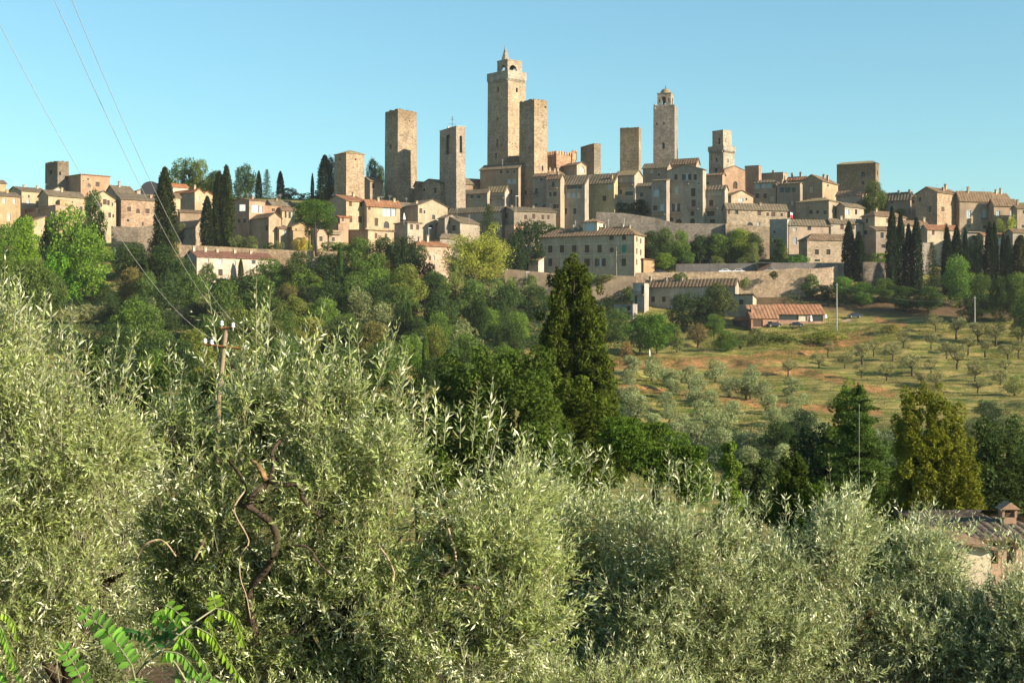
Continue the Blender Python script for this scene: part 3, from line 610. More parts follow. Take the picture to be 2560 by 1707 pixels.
# left end
h("small ochre house with a tiled roof, topmost at the left edge", -25, -8, 13, 457, 500, 42, 'gu', 9, OCHRE, RG, "3,461,4,6,d")
h("ochre house at the left edge with three small pale-framed windows", -30, -2, 51, 489, 575, 40, 'gu', 13, OCHRE, RG, "10,502,6,12,w;36,503,6,11,w;22,543,9,17,b", chim="30,5")
h("long cream house behind the roof terrace, with two tiny windows", 15, 54, 121, 477, 545, 42, 'gu', 14, CREAM, RG, "72,491,4,7,d;70,504,6,12,w", chim="32,6;110,6", ant="55,14;67,10")
h("cream house with a long tiled roof running down behind the bushy tree", 96, 121, 212, 488, 560, 44, 'gu', 15, CREAM, RG, "163,508,7,6,d;160,516,4,8,d;203,525,6,16,d", chim="165,8", ant="126,18")
h("low terrace building with a pinkish parapet below the long cream house", 58, 139, 184, 513, 592, 46, 'flat', 0, PINK, RB, "75,527,24,8,L;110,527,26,8,L", hood=.1)
h("small cream shed with a tiled lean-to roof below the roof terrace", 60, 80, 112, 552, 600, 44, 'sL', 12, CREAM, RB, "")
h("brown rooftop terrace house with a deep awning, between two cream houses", 96, 150, 165, 500, 560, 46, 'flat', 0, OCHRE, RB, "120,508,30,9,L")
h("cream gabled house end with shuttered windows, left of the rounded stone house", 216, 228, 290, 495, 590, 36, 'gv', 19, CREAM, RG, "262,505,9,13,s;271,507,6,12,s;281,511,4,8,s;274,538,6,12,d;283,540,4,8,d;252,512,6,10,d")
h("brick house with a sloping roof line just right of the far-left tower", 155, 202, 275, 436, 490, 40, 'sR', 3, (0.52, 0.33, 0.20), RR, "220,448,4,6,d;222,464,8,9,ad;244,461,9,12,s;208,452,3,3,d", ant="248,9;268,10;208,8")
h("small white gable peeping between the roofs under the far-left tower", 128, 134, 160, 475, 500, 38, 'gv', 8, WHITE, RG, "")
h("tile-roofed house whose wide roof sits behind the rounded stone house", 262, 290, 338, 481, 530, 40, 'gu', 20, GREY, RG, "324,490,9,11,d;281,487,9,9,d", chim="310,12", ant="312,20;335,14")
h("stone house with four small windows above the rubble wall, left of the tall cypress", 290, 303, 400, 497, 586, 33, 'sR', 17, (0.50, 0.35, 0.245), RG, "323,523,9,12,s;345,528,9,11,as;369,528,9,12,s;320,551,5,7,d;357,560,3,10,d", mat='stone', chim="383,6")
h("small white gable with a tiled roof above the rounded stone house", 338, 342, 392, 478, 520, 38, 'gv', 10, WHITE, RR, "")
h("house with a bright orange tiled roof left of the twin-tipped cypress", 428, 487, 509, 480, 560, 46, 'gv', 9, CREAM, RO, "497,497,5,10,b;440,492,4,8,d", chim="477,9")
h("pale house with an orange roof highest on the left hillside", 420, 432, 470, 466, 500, 40, 'gu', 8, WHITE, RO, "", ant="447,16")
h("cream house half hidden by the tall dark cypress", 412, 425, 451, 492, 575, 38, 'gu', 10, CREAM, RB, "434,507,3,8,d;430,529,4,9,d;437,529,4,9,d")
h("small cream houses cluster gable behind the twin-tipped cypress", 490, 505, 532, 486, 540, 40, 'gv', 8, CREAM, RO, "516,500,4,7,d;524,508,4,7,d")
h("brown-roofed veranda building with a long glazed front", 446, 450, 510, 530, 585, 25, 'sR', 7, BROWN, RB, "467,536,20,13,L;490,536,18,13,L")
h("low house with a roof sloping down to the right, beside the tall dark cypress", 432, 489, 501, 566, 612, 50, 'gv', 16, (0.42, 0.34, 0.25), RG, "496,574,3,12,w", dl=12)
h("white villa with a dark red roof standing alone lower down the hill", 462, 492, 684, 640.5, 712, 37, 'gu', 16, (0.68, 0.58, 0.48), (0.20, 0.085, 0.065), "475,648,5,12,d;480,648,4,12,d;517,651,8,10,b;551,654,9,13,w;551,681,10,15,d;586,657,7,10,b;634,655,9,9,d;630,680,9,12,d;668,682,9,9,d;515,668,10,6,s", chim="497,10;526,9;556,6;600,6;640,5", name='villa', cat='villa')
h("pink-brown house with a covered roof loggia beside the twin-tipped cypress", 578, 623, 662, 500, 600, 44, 'gu', 7, PINK, RB, "638,522,16,18,w;653,524,7,16,w;585,552,5,10,d;598,552,6,10,d;612,552,7,11,d;600,520,9,13,w", ant="585,20;600,16", chim="650,6")
h("plain rose brick block with a pair of slit windows", 650, 661, 704, 514, 575, 33, 'flat', 0, BRICK, RB, "681,525,3,8,d;685,525,3,8,d", chim="665,8", ant="690,12")
h("cream house with tall white shutters left of the umbrella pine", 700, 705, 738, 525, 575, 30, 'gu', 8, CREAM, RB, "709,536,8,15,w;714,537,4,15,d;724,538,5,15,d;731,537,4,14,w", ant="722,14")
h("brown-roofed house in the row behind the umbrella pine", 660, 680, 735, 512, 550, 40, 'gu', 14, BROWN, RG, "", chim="663,7;700,6", ant="670,16;690,14;712,18")
h("pink chapel-like gable house with a blind round window", 628, 672, 703, 543, 612, 42, 'gv', 12, (0.56, 0.40, 0.27), RB, "686,552,14,18,ab;667,570,6,14,d;676,582,6,10,d")
h("small cream annex with twin arched white windows", 690, 698, 723, 571, 612, 34, 'sR', 9, CREAM, RB, "710,582,5,12,aw;717,582,4,12,aw")
h("cream low-gabled house just left of the umbrella pine's trunk", 722, 730, 776, 567, 612, 32, 'gv', 12, OCHRE, RB, "740,575,3,8,d")
h("flat-fronted small ochre outbuilding below the low-gabled cream house", 728, 733, 765, 577, 615, 30, 'flat', 0, OCHRE, RB, "")
h("pink terrace house behind the umbrella pine's trunk", 785, 793, 857, 574, 622, 32, 'flat', 0, (0.58, 0.42, 0.30), RB, "802,597,7,12,d;833,598,7,10,d;838,580,15,9,w", balc="838,585,26")
h("brown flat-topped storey behind the small palm", 838, 846, 860, 560, 610, 32, 'flat', 0, PINK, RB, "")
h("small orange-pink house just left of the big cream house's lower floor", 842, 850, 868, 543, 600, 35, 'gu', 4, PINK, RO, "846,550,4,7,d;857,549,4,9,d")
h("big cream house with two rows of windows and a grey shaded side wall", 814, 865.5, 917, 501, 592, 42, 'gu', 17, CREAM, RR, "876,510,7,11,s;902,511,7,11,s;876,548,8,16,s;900,549,9,15,s;922,555,8,18,s", chim="905,9")
h("cream wing with a glazed white loggia beside the big cream house", 908, 917, 1000, 513, 592, 30, 'gu', 15, CREAM, RR, "923,520,6,10,s;944,521,5,11,s;967,530,19,21,w;985,530,9,19,w;941,555,8,19,s;966,562,12,16,ad;922,554,8,18,s", chim="950,7;990,6", ant="935,14;960,12;980,16")
h("low flat-topped apricot house with two narrow windows", 872, 920, 985, 575, 617, 42, 'sR', 4, (0.58, 0.44, 0.29), RB, "940,589,6,13,s;965,590,6,12,s", chim="935,3")
h("pale square house with a low hip roof and two dark shuttered windows", 986, 1019, 1055, 556, 615, 40, 'hip', 5, (0.50, 0.44, 0.36), RG, "1029,567,7,13,s;1044,568,7,13,s;987,567,5,13,d")
h("cream gabled house with a sunlit peak below the bell tower with the cross", 1008, 1045, 1119, 513, 590, 38, 'gv', 17, (0.53, 0.44, 0.31), RG, "1052,527,7,12,s;1061,530,4,8,d;1084,543,7,11,d;1078,568,8,12,d", chim="1057,5")
h("grey shaded house behind the closed white parasol", 985, 1003, 1045, 517, 575, 40, 'gu', 12, GREY, RG, "1020,530,5,10,d;998,536,5,9,d", ant="1025,14")
h("small brown house squeezed between the two left towers", 905, 925, 957, 452, 515, 42, 'gu', 10, BROWN, RB, "933,465,5,12,d", ant="940,18")
h("dark stone church-like building under the bell tower with the cross", 1045, 1101, 1190, 458, 520, 40, 'gu', 14, STONE, RG, "1088,476,6,14,d;1060,475,4,8,d", mat='stone', ant="1074,30")
h("long low roof to the right of the bell tower with the cross", 1140, 1148, 1222, 457, 510, 30, 'gu', 13, BROWN, RG, "")
h("low roofline left of the bell tower, above the churchlike building", 1040, 1046, 1098, 463, 505, 30, 'gu', 10, BROWN, RG, "")
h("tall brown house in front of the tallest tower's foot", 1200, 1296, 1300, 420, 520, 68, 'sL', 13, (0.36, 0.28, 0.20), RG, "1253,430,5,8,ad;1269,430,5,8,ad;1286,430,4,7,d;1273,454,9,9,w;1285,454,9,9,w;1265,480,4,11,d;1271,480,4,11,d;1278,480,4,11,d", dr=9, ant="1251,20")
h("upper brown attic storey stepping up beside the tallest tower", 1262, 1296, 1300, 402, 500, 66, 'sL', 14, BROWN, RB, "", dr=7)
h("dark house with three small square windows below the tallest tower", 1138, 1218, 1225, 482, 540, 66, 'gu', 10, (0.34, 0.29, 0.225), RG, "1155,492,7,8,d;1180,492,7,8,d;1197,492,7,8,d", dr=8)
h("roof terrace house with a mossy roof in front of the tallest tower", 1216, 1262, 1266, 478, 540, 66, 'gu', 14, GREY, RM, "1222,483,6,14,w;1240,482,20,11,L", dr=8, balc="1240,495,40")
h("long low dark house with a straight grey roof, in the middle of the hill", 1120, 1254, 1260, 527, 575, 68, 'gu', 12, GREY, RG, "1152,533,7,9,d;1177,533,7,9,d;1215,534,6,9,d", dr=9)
h("low tile-roofed house with two tall windows left of the dark conifer", 1092, 1150, 1200, 556, 605, 50, 'gu', 18, (0.40, 0.35, 0.29), RG, "1110,572,8,16,w;1135,570,7,14,d;1120,575,4,12,d", ant="1150,22;1172,26")
h("grey gabled house end behind the low tile-roofed house", 1100, 1112, 1150, 545, 600, 42, 'gv', 10, GREY, RG, "1125,556,5,8,d")
h("low house with a dark ribbed hip roof left of the yellow-green poplar", 1085, 1100, 1160, 594, 640, 34, 'hip', 11, GREY, RG, "")
h("pink house with shuttered windows and two chimneys left of the yellow-green poplar", 1020, 1040, 1128, 612, 695, 36, 'hip', 11, (0.60, 0.43, 0.33), RR, "1048,620,6,9,s;1065,619,7,10,s;1101,620,8,9,s;1075,645,5,11,s;1085,645,4,11,w;1085,668,4,12,d;1051,640,5,9,s", chim="1057,9;1077,14")
h("long stone house with five shuttered windows and a grey tiled roof, mid hill", 1248, 1285, 1390, 527, 590, 20, 'gu', 15, (0.34, 0.295, 0.235), RG, "1264,540,9,13,d;1314,543,7,12,s;1334,541,7,13,s;1357,543,6,12,s;1371,543,5,12,s", dl=9, chim="1295,3;1350,3")
h("small house with one sunlit orange wall behind the poplar", 1262, 1285, 1310, 561, 625, 42, 'flat', 0, (0.60, 0.38, 0.26), RB, "1298,583,8,9,d", dl=9)
h("small grey gable at the right of the sunlit orange wall", 1308, 1312, 1330, 580, 640, 25, 'gv', 9, GREY, RB, "")
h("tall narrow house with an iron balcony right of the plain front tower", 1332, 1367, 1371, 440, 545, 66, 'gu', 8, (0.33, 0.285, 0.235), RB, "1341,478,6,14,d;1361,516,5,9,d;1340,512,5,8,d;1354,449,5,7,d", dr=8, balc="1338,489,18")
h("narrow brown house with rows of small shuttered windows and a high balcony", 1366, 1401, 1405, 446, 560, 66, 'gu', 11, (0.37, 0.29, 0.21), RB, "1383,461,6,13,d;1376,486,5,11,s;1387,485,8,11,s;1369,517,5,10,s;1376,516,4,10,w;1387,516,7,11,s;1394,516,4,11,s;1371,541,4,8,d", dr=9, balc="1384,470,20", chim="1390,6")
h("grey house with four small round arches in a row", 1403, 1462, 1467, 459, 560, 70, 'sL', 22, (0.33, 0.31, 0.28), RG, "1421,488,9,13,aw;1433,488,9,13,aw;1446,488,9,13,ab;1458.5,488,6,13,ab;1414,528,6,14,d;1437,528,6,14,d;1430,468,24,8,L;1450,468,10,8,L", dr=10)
h("sunlit low wall house stepping up to the battlemented palace", 1400, 1404, 1464, 444, 500, 36, 'sR', 8, (0.52, 0.40, 0.27), RB, "1440,438,4,6,d;1424,446,3,5,d")
h("white-fronted gable with an arch beneath the battlemented palace", 1409, 1442, 1466, 412, 480, 42, 'gv', 8, (0.50, 0.43, 0.33), RB, "1455,425,11,14,ab", chim="1420,3")
h("cluster house with a low roof between the front tower and the palace", 1368, 1376, 1412, 437, 490, 36, 'gu', 12, (0.50, 0.40, 0.28), RB, "1385,441,5,5,d", chim="1380,6;1400,8;1392,5")
h("yellow house with two tall pale windows in the shade", 1467, 1535, 1540, 456, 545, 72, 'sL', 23, (0.46, 0.37, 0.20), RG, "1498,467,7,16,w;1524,467,7,15,w;1511,496,8,13,s", dr=12, chim="1525,8", ant="1521,24")
h("house with a white-railed terrace and mossy roof below the broad rough stone tower", 1537, 1586, 1607, 437, 540, 68, 'gu', 14, (0.36, 0.32, 0.27), RM, "1552,450,6,9,w;1582,448,5,8,w;1552,480,6,11,d;1573,484,18,10,d;1545,493,26,4,s", balc="1562,462,42", dr=9)
h("small grey house right of the white-railed terrace", 1585, 1630, 1634, 464, 545, 72, 'gu', 8, (0.33, 0.30, 0.26), RG, "1610,472,7,13,d;1625,470,4,8,d;1604,487,8,10,d", dr=8)
h("low tile-roofed hall at the foot of the domed bell tower", 1607, 1668, 1680, 418, 500, 74, 'gu', 13, (0.32, 0.26, 0.20), RG, "1629,427,7,9,b;1647,437,5,7,d", dr=10)
h("brick attic with a wide tiled roof right of the domed bell tower", 1680, 1741, 1744, 407, 470, 76, 'gu', 13, (0.42, 0.29, 0.19), RB, "", dr=8)
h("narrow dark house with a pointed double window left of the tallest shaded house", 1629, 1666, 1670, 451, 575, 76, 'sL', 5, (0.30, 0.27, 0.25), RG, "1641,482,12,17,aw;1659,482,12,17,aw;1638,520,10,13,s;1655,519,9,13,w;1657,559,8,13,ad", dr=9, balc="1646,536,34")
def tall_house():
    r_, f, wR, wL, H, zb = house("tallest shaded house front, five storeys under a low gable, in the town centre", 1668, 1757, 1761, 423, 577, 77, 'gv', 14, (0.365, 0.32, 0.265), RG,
      "1690,443,7,14,s;1717,443,10,14,o;1738,443,7,14,s;1691,477,8,16,w;1733,481,10,20,s;1690,519,9,18,o;1734,508,9,17,s;1679,549,8,10,s;1697,554,14,12,aD;1731,534,9,12,s;1731,553,11,12,aD;1718,420,3,3,d;1747,459,5,3,d", dr=12,
      balc="1732,522,28;1690,532,28;1717,460,11")
tall_house()
h("house with a row of pale balusters under its eave, right of the tallest shaded house", 1761, 1812, 1816, 472, 577, 74, 'gu', 10, (0.37, 0.325, 0.27), RG, "1766,482,5,9,b;1773,482,5,9,b;1780,482,5,9,b;1787,482,5,9,b;1794,482,5,9,b;1801,482,5,9,b;1778,507,9,14,s;1777,534,17,12,s;1781,553,12,9,D;1767,540,3,3,d", dr=9, balc="1777,521,34")
h("brown stub of wall and roof below the stepped tower", 1762, 1806, 1810, 437, 510, 70, 'gu', 5, (0.38, 0.26, 0.18), RB, "1769,458,6,6,d", dr=9)
h("orange church front with twin round arches and an arched doorway", 1808, 1811, 1863, 424, 500, 20, 'gv', 10, (0.52, 0.34, 0.22), RB, "1831,429,11,14,ab;1847,429,11,14,ab;1838,463,10,17,aD", cat='church', name='church', dl=12, hood=.2)
h("dark red-brown brick block right of the orange church front", 1862, 1897, 1903, 414, 500, 66, 'flat', 0, (0.36, 0.235, 0.165), RB, "", dr=9)
h("flat brown building behind the house with the wide attic windows", 1894, 1958, 1970, 431, 490, 62, 'flat', 0, (0.38, 0.275, 0.19), RB, "", dr=10, chim="1960,4")
h("brown house with three wide attic windows and a hipped roof", 1884, 1940, 1946, 455, 525, 68, 'hip', 7, (0.38, 0.30, 0.22), RG, "1893,465,9,12,w;1909,464,10,11,w;1922,464,10,11,w;1935,466,6,9,d;1893,490,8,12,s;1913,490,7,12,s;1930,498,9,11,b", dr=9)
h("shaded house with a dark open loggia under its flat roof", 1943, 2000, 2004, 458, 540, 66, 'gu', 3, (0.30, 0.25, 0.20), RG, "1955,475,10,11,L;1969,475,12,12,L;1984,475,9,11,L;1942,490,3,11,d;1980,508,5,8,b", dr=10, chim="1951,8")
h("low tiled roofs with white chimney behind the dark loggia", 1968, 2012, 2020, 449, 500, 62, 'gu', 9, (0.42, 0.32, 0.22), RR, "", dr=9, chim="1998,10;1977,9", ant="1975,12")
h("brown gabled house with a sunlit right wall, left of the blocky tower", 2002, 2056, 2095, 452, 520, 56, 'gu', 17, (0.46, 0.36, 0.23), RB, "2028,475,7,12,b;2080,462,3,9,d;2070,464,3,6,d", chim="2056,13;2082,7")
h("small house with a sunlit cream gable below the orange church", 1824, 1828, 1883, 489, 535, 25, 'gv', 14, (0.56, 0.44, 0.30), RB, "1852,500,11,8,w;1866,498,4,6,d")
h("long rubble-stone house with low arches at its foot and ribbed tile roof", 1813, 1817, 1968, 521, 585, 14, 'gu', 14, (0.46, 0.38, 0.285), RG, "1822,530,5,11,s;1842,530,7,11,d;1868,530,22,22,L;1898,533,8,12,s;1919,536,6,9,s;1933,536,9,12,s;1954,537,5,8,d;1823,558,15,9,ad;1875,560,14,8,ad;1897,561,6,12,aw", mat='stone', dl=9, chim="1905,3")
h("square grey-brown house with a sunlit right wall and three small windows in a row", 1989, 2072, 2101, 501, 565, 52, 'hip', 10, (0.42, 0.355, 0.255), RM, "2027,530,7,11,d;2044,530,6,9,d;2063,531,7,10,d")
h("ruinous house with pale patched wall directly under the blocky tower", 2090, 2156, 2170, 487, 545, 60, 'gu', 14, (0.42, 0.33, 0.26), RB, "2123,483,9,8,w;2140,481,7,8,w;2118,515,6,18,w;2130,515,5,15,d", dr=10)
h("pale strip of houses under the ivy-covered wall", 2098, 2112, 2160, 515, 565, 40, 'gu', 9, (0.48, 0.42, 0.33), RG, "2118,530,9,14,w;2140,530,5,12,d")
h("plain blue-grey windowless wall block between the rubble house and the pink one", 1924, 1968, 1972, 548, 625, 68, 'flat', 0, (0.33, 0.31, 0.29), RG, "1962,570,13,11,d;1936,580,4,7,d;1941,603,12,9,d", dr=8)
h("house with a pink left half and a grey ribbed roof, two storeys", 1969, 1972, 2079, 561, 622, 12, 'gu', 13, (0.50, 0.39, 0.30), RG, "1987,573,8,8,w;2023,570,8,11,d;2062,569,17,12,d;1988,602,7,17,w", dl=8, chim="1975,3")
h("cream house with two red-brown shuttered windows, behind the pair of cypresses", 2072, 2077, 2157, 557, 617, 14, 'gu', 11, (0.52, 0.45, 0.36), RG, "2105,568,8,12,s;2132,568,8,11,s", dl=8, chim="2108,6")
h("square rubble-stone house with four small windows and a ribbed hip roof", 1997, 2018, 2142, 598, 655, 14, 'hip', 15, (0.50, 0.41, 0.31), RB, "2043,603,8,9,s;2070,603,8,9,s;2042,630,9,13,d;2071,630,9,13,d;2043,651,12,6,d", mat='stone')
h("house with a pyramid roof and sunlit apricot upper wall", 2154, 2187, 2265, 538, 620, 36, 'hip', 13, (0.54, 0.41, 0.28), RB, "2167,552,5,12,d;2220,552,8,11,s;2242,551,7,11,s;2164,581,8,11,d;2178,580,5,10,d", chim="2204,6")
h("low shaded house front under the pyramid-roofed house", 2184, 2190, 2262, 575, 640, 14, 'sR', 10, (0.36, 0.30, 0.25), RB, "2205,588,7,14,d;2220,588,5,14,d;2208,615,8,10,d", dl=6)
h("dark house with a plain roof between the ivy and the tall orange-fronted house", 2213, 2276, 2282, 497, 560, 62, 'gu', 18, (0.36, 0.28, 0.20), RG, "2253,502,8,12,s;2283,503,7,10,s;2230,505,6,8,d", dr=9, chim="2244,5;2271,6")
h("low connecting house behind the dark palm, left of the orange-fronted house", 2270, 2296, 2302, 492, 560, 60, 'gu', 8, GREY, RG, "2283,505,6,9,d", dr=8)
h("tall house with a grey left side and a sunlit orange-brown front", 2290, 2343, 2401, 480, 600, 42, 'gu', 15, (0.50, 0.36, 0.245), RB, "2317,486,6,13,s;2300,499,5,12,d;2325,523,5,15,d;2352,486,3,9,s;2362,486,6,10,s;2380,487,6,10,s;2357,523,7,12,s", mat='stone', chim="2333,7;2386,12", ant="2370,10")
h("wide brown house with a row of attic windows and one iron balcony", 2396, 2399, 2484, 499, 590, 13, 'gu', 22, (0.42, 0.33, 0.235), RB, "2411,504,9,9,d;2431,504,14,9,d;2451,504,13,9,w;2471,504,13,9,w;2422,535,10,18,w;2461,534,9,18,w;2421,566,8,9,d;2462,567,8,9,d", dl=9, chim="2426,12", balc="2462,551,22", ant="2413,8;2465,10")
h("brown house with two tall pale windows at the right end of the row", 2480, 2485, 2542, 512, 590, 13, 'gu', 16, (0.40, 0.31, 0.22), RB, "2495,533,9,12,w;2530,533,8,12,w", dl=9)
h("upper house with a sunlit cream wall behind the right end of the row", 2470, 2478, 2525, 494, 550, 30, 'gu', 14, (0.52, 0.41, 0.28), RB, "", chim="2510,12;2470,8")
h("grey house cut off by the right edge of the picture", 2538, 2543, 2580, 520, 600, 13, 'gu', 8, (0.42, 0.34, 0.26), RB, "2560,530,6,9,d;2558,566,7,8,d", dl=9, chim="2550,12")
h("low dark-roofed house behind the tall orange-fronted house's chimney", 2405, 2412, 2470, 489, 540, 25, 'gu', 12, BROWN, RG, "")
h("small cream house with a gabled roof between the tall right-hand cypresses", 2256, 2262, 2320, 561, 640, 20, 'gu', 11, (0.50, 0.42, 0.31), RB, "2285,575,6,9,d;2300,568,9,6,w", chim="2320,8")
h("pale house with a long red-brown roof behind the right-hand cypresses", 2310, 2318, 2400, 572, 645, 18, 'gu', 11, (0.52, 0.44, 0.32), RR, "2333,581,6,12,s;2300,594,7,9,d;2326,610,5,8,d", dl=7)
h("grey shaded house low between dark cypresses", 2412, 2418, 2457, 582, 655, 14, 'flat', 0, (0.30, 0.28, 0.26), RG, "2434,595,9,14,d;2424,625,6,9,d", dl=7, balc="2434,580,34")
h("narrow cream house between two groups of cypresses at the right", 2454, 2459, 2515, 589, 660, 16, 'gu', 8, (0.50, 0.43, 0.32), RR, "2501,604,9,12,w;2470,600,4,9,d", dl=7)
h("low grey house at the right edge behind the bushy cypress", 2525, 2532, 2590, 580, 660, 16, 'gu', 8, (0.34, 0.31, 0.28), RB, "", dl=7)
h("grey terrace house seen in slivers between the tall right-hand cypresses", 2236, 2242, 2330, 606, 668, 12, 'flat', 0, (0.38, 0.35, 0.30), RG, "", dl=6)

# ---------------- the big palazzo with its roof lantern
R_, f, wR, wL, H, zb = h("large four-storey stone mansion with rows of shuttered windows and a hipped tile roof", 1348.5, 1586, 1611, 584, 692, 66, 'hip', 21, (0.43, 0.37, 0.285), RB,
  "1375.5,594,9,12,b;1405,594,9,12,s;1435.6,594,9,12,b;1467,594,9,12,b;1499,594,9,12,s;1528.5,594,10,12,s;1559.8,594,9,12,s;"
  "1375.5,622,10,18,s;1405,622,10,18,s;1435.6,622,10,18,s;1467.5,622,10,18,s;1499,622,10,18,s;1529,625,9,11,s;1560,622,10,18,g;"
  "1375.5,656,9,18,s;1404,656,9,18,b;1435,656,10,18,s;1467.5,656,13,18,s;1501,656,12,18,o;1529.5,656,8,17,b;1559.5,656,10,18,s;"
  "1592,598,3,12,s;1602,603,3,12,s;1592,628,3,14,s;1602,631,3,14,s;1592,655,3,14,s", name='mansion', cat='mansion', chim="1420,9;1436,8;1500,7;1545,7;1562,6", ant="1425,22;1508,22;1540,20;1548,24", found=9, hood=.6, hi=40)
rt = R_; v0, v1 = f.v(1487), f.v(1451); u0 = 2.2; dd = f.dv(v0); q = MB(); z0 = H; z1 = f.z(553, dd)-zb
hz = [(0.9, (v1-v0)-0.9, z0+1.6, z1-.3, False)]
face_grid(q, (u0, v0), (0, 1), (-1, 0), v1-v0, z1, z0-1, hz); face_grid(q, (u0, v0), (1, 0), (0, -1), 5.5, z1, z0-1, [])
q.face((u0+5.5, v0, z0-1), (u0+5.5, v1, z0-1), (u0+5.5, v1, z1), (u0+5.5, v0, z1)); q.face((u0, v1, z0-1), (u0, v1, z1), (u0+5.5, v1, z1), (u0+5.5, v1, z0-1))
lan = q.build('roof_lantern', M['plaster'], rt, (0.48, 0.40, 0.29))
q = MB(); e = .4; m_ = (v1-v0)/2; fn = lambda L, g: (lambda tt: min(1.0, tt*L/g, (1-tt)*L/g)); g = 2.75+e
slope(q, (u0-e, v1+e, z1), (u0-e, v0-e, z1), (g, 0, 1.3), fn(v1-v0+2*e, m_+e)); slope(q, (u0+5.5+e, v0-e, z1), (u0+5.5+e, v1+e, z1), (-g, 0, 1.3), fn(v1-v0+2*e, m_+e))
slope(q, (u0-e, v0-e, z1), (u0+5.5+e, v0-e, z1), (0, m_+e, 1.3), fn(5.5+2*e, g)); slope(q, (u0+5.5+e, v1+e, z1), (u0-e, v1+e, z1), (0, -m_-e, 1.3), fn(5.5+2*e, g)); q.build('lantern_roof', M['roof'], lan, RB)
q = MB(); q.face((u0+.2, v0+.9, z0+1.6), (u0+.2, v1-.9, z0+1.6), (u0+.2, v1-.9, z1-.3), (u0+.2, v0+.9, z1-.3)); q.build('window', M['pale_glass'], lan)
for py_, hh_ in ((611, .22), (640, .22)):
    q = MB(); z_ = f.z(py_, f.dv(wL*.5))-zb; q.box(-.09, -.002, .02, wL-.02, z_, z_+hh_); q.build('string_course', M['pale_stone'], rt)
for px in (1412, 1460, 1484, 1541.5):      # rain pipes down the front
    vv = f.v(px); q = MB(); q.tube([(-.12, vv, 0), (-.12, vv, H*(.95 if px < 1470 else .7))], .09, 5); q.build('rain_pipe', M['pale_stone'], rt)
h("small pinkish lean-to shed against the mansion's left corner", 1322, 1346, 1350, 651, 695, 60, 'sL', 9, ROSE, RB, "1338,660,7,8,w", dr=4, name='shed', cat='shed')
h("small orange garden shed beside the mansion's right side", 1606, 1609, 1636, 650, 680, 14, 'sF', 3, (0.62, 0.40, 0.20), RR, "1612,660,5,4,d", dl=4, name='shed', cat='shed')
# ---------------- the lower houses and the barn
h("long two-storey grey house with a ribbed tile roof below the mansion's garden wall", 1612, 1838, 1842, 712, 790, 72, 'gu', 16, (0.42, 0.37, 0.305), RB,
  "1633.5,721,11,15,w;1662,721,11,15,w;1690,721,11,15,w;1740,721,11,15,w;1782,721,10,15,w;1632.5,748,8,13,s;1659.5,748,8,13,s;1700,747,8,12,d;1642,771,9,11,b;1700,775,7,9,d", dr=7, chim="1621,9;1660,5;1700,5", hi=60)
h("balconied end bay of the long grey house, with pale window doors", 1583, 1611, 1614, 708, 780, 70, 'flat', 0, (0.38, 0.36, 0.34), RB, "1598,722,7,20,w;1606,725,6,22,D;1605,748,9,16,w;1590,750,6,22,d", dr=6, balc="1597,736,26")
h("low grey garage with a flat roof left of the balconied end bay", 1535, 1582, 1586, 760, 795, 70, 'flat', 0, (0.27, 0.27, 0.28), RG, "1548,765,4,10,w;1572,770,8,12,d", dr=5, name='garage', cat='garage')
h("plain two-window house with a sloping roof at the right end of the long grey house", 1838, 1882, 1887, 745, 806, 68, 'sF', 8, (0.45, 0.39, 0.30), RB, "1853,755,10,12,s;1868,786,5,10,d", dr=7)
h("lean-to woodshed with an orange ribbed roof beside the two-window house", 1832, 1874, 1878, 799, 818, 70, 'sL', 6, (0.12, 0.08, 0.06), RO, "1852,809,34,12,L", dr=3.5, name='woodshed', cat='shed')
h("orange-roofed farm building with a gated bay, left half of the pair", 1874, 1878, 1944, 793, 822, 10, 'sR', 28, (0.48, 0.25, 0.16), (0.34, 0.17, 0.10), "1895,808,22,16,D;1925,806,10,6,d", dl=8, hood=.4, name='farm_building', cat='farm building', chim="1885,8", ant="1903,14")
h("orange-roofed open barn with dark bays, right half of the pair", 1942, 1946, 2060, 783, 808, 8, 'sR', 20, (0.45, 0.27, 0.20), (0.36, 0.16, 0.09), "1972,793,45,13,L;2006,795,20,14,b;2042,795,28,15,L", dl=7, hood=.5, name='barn', cat='barn')
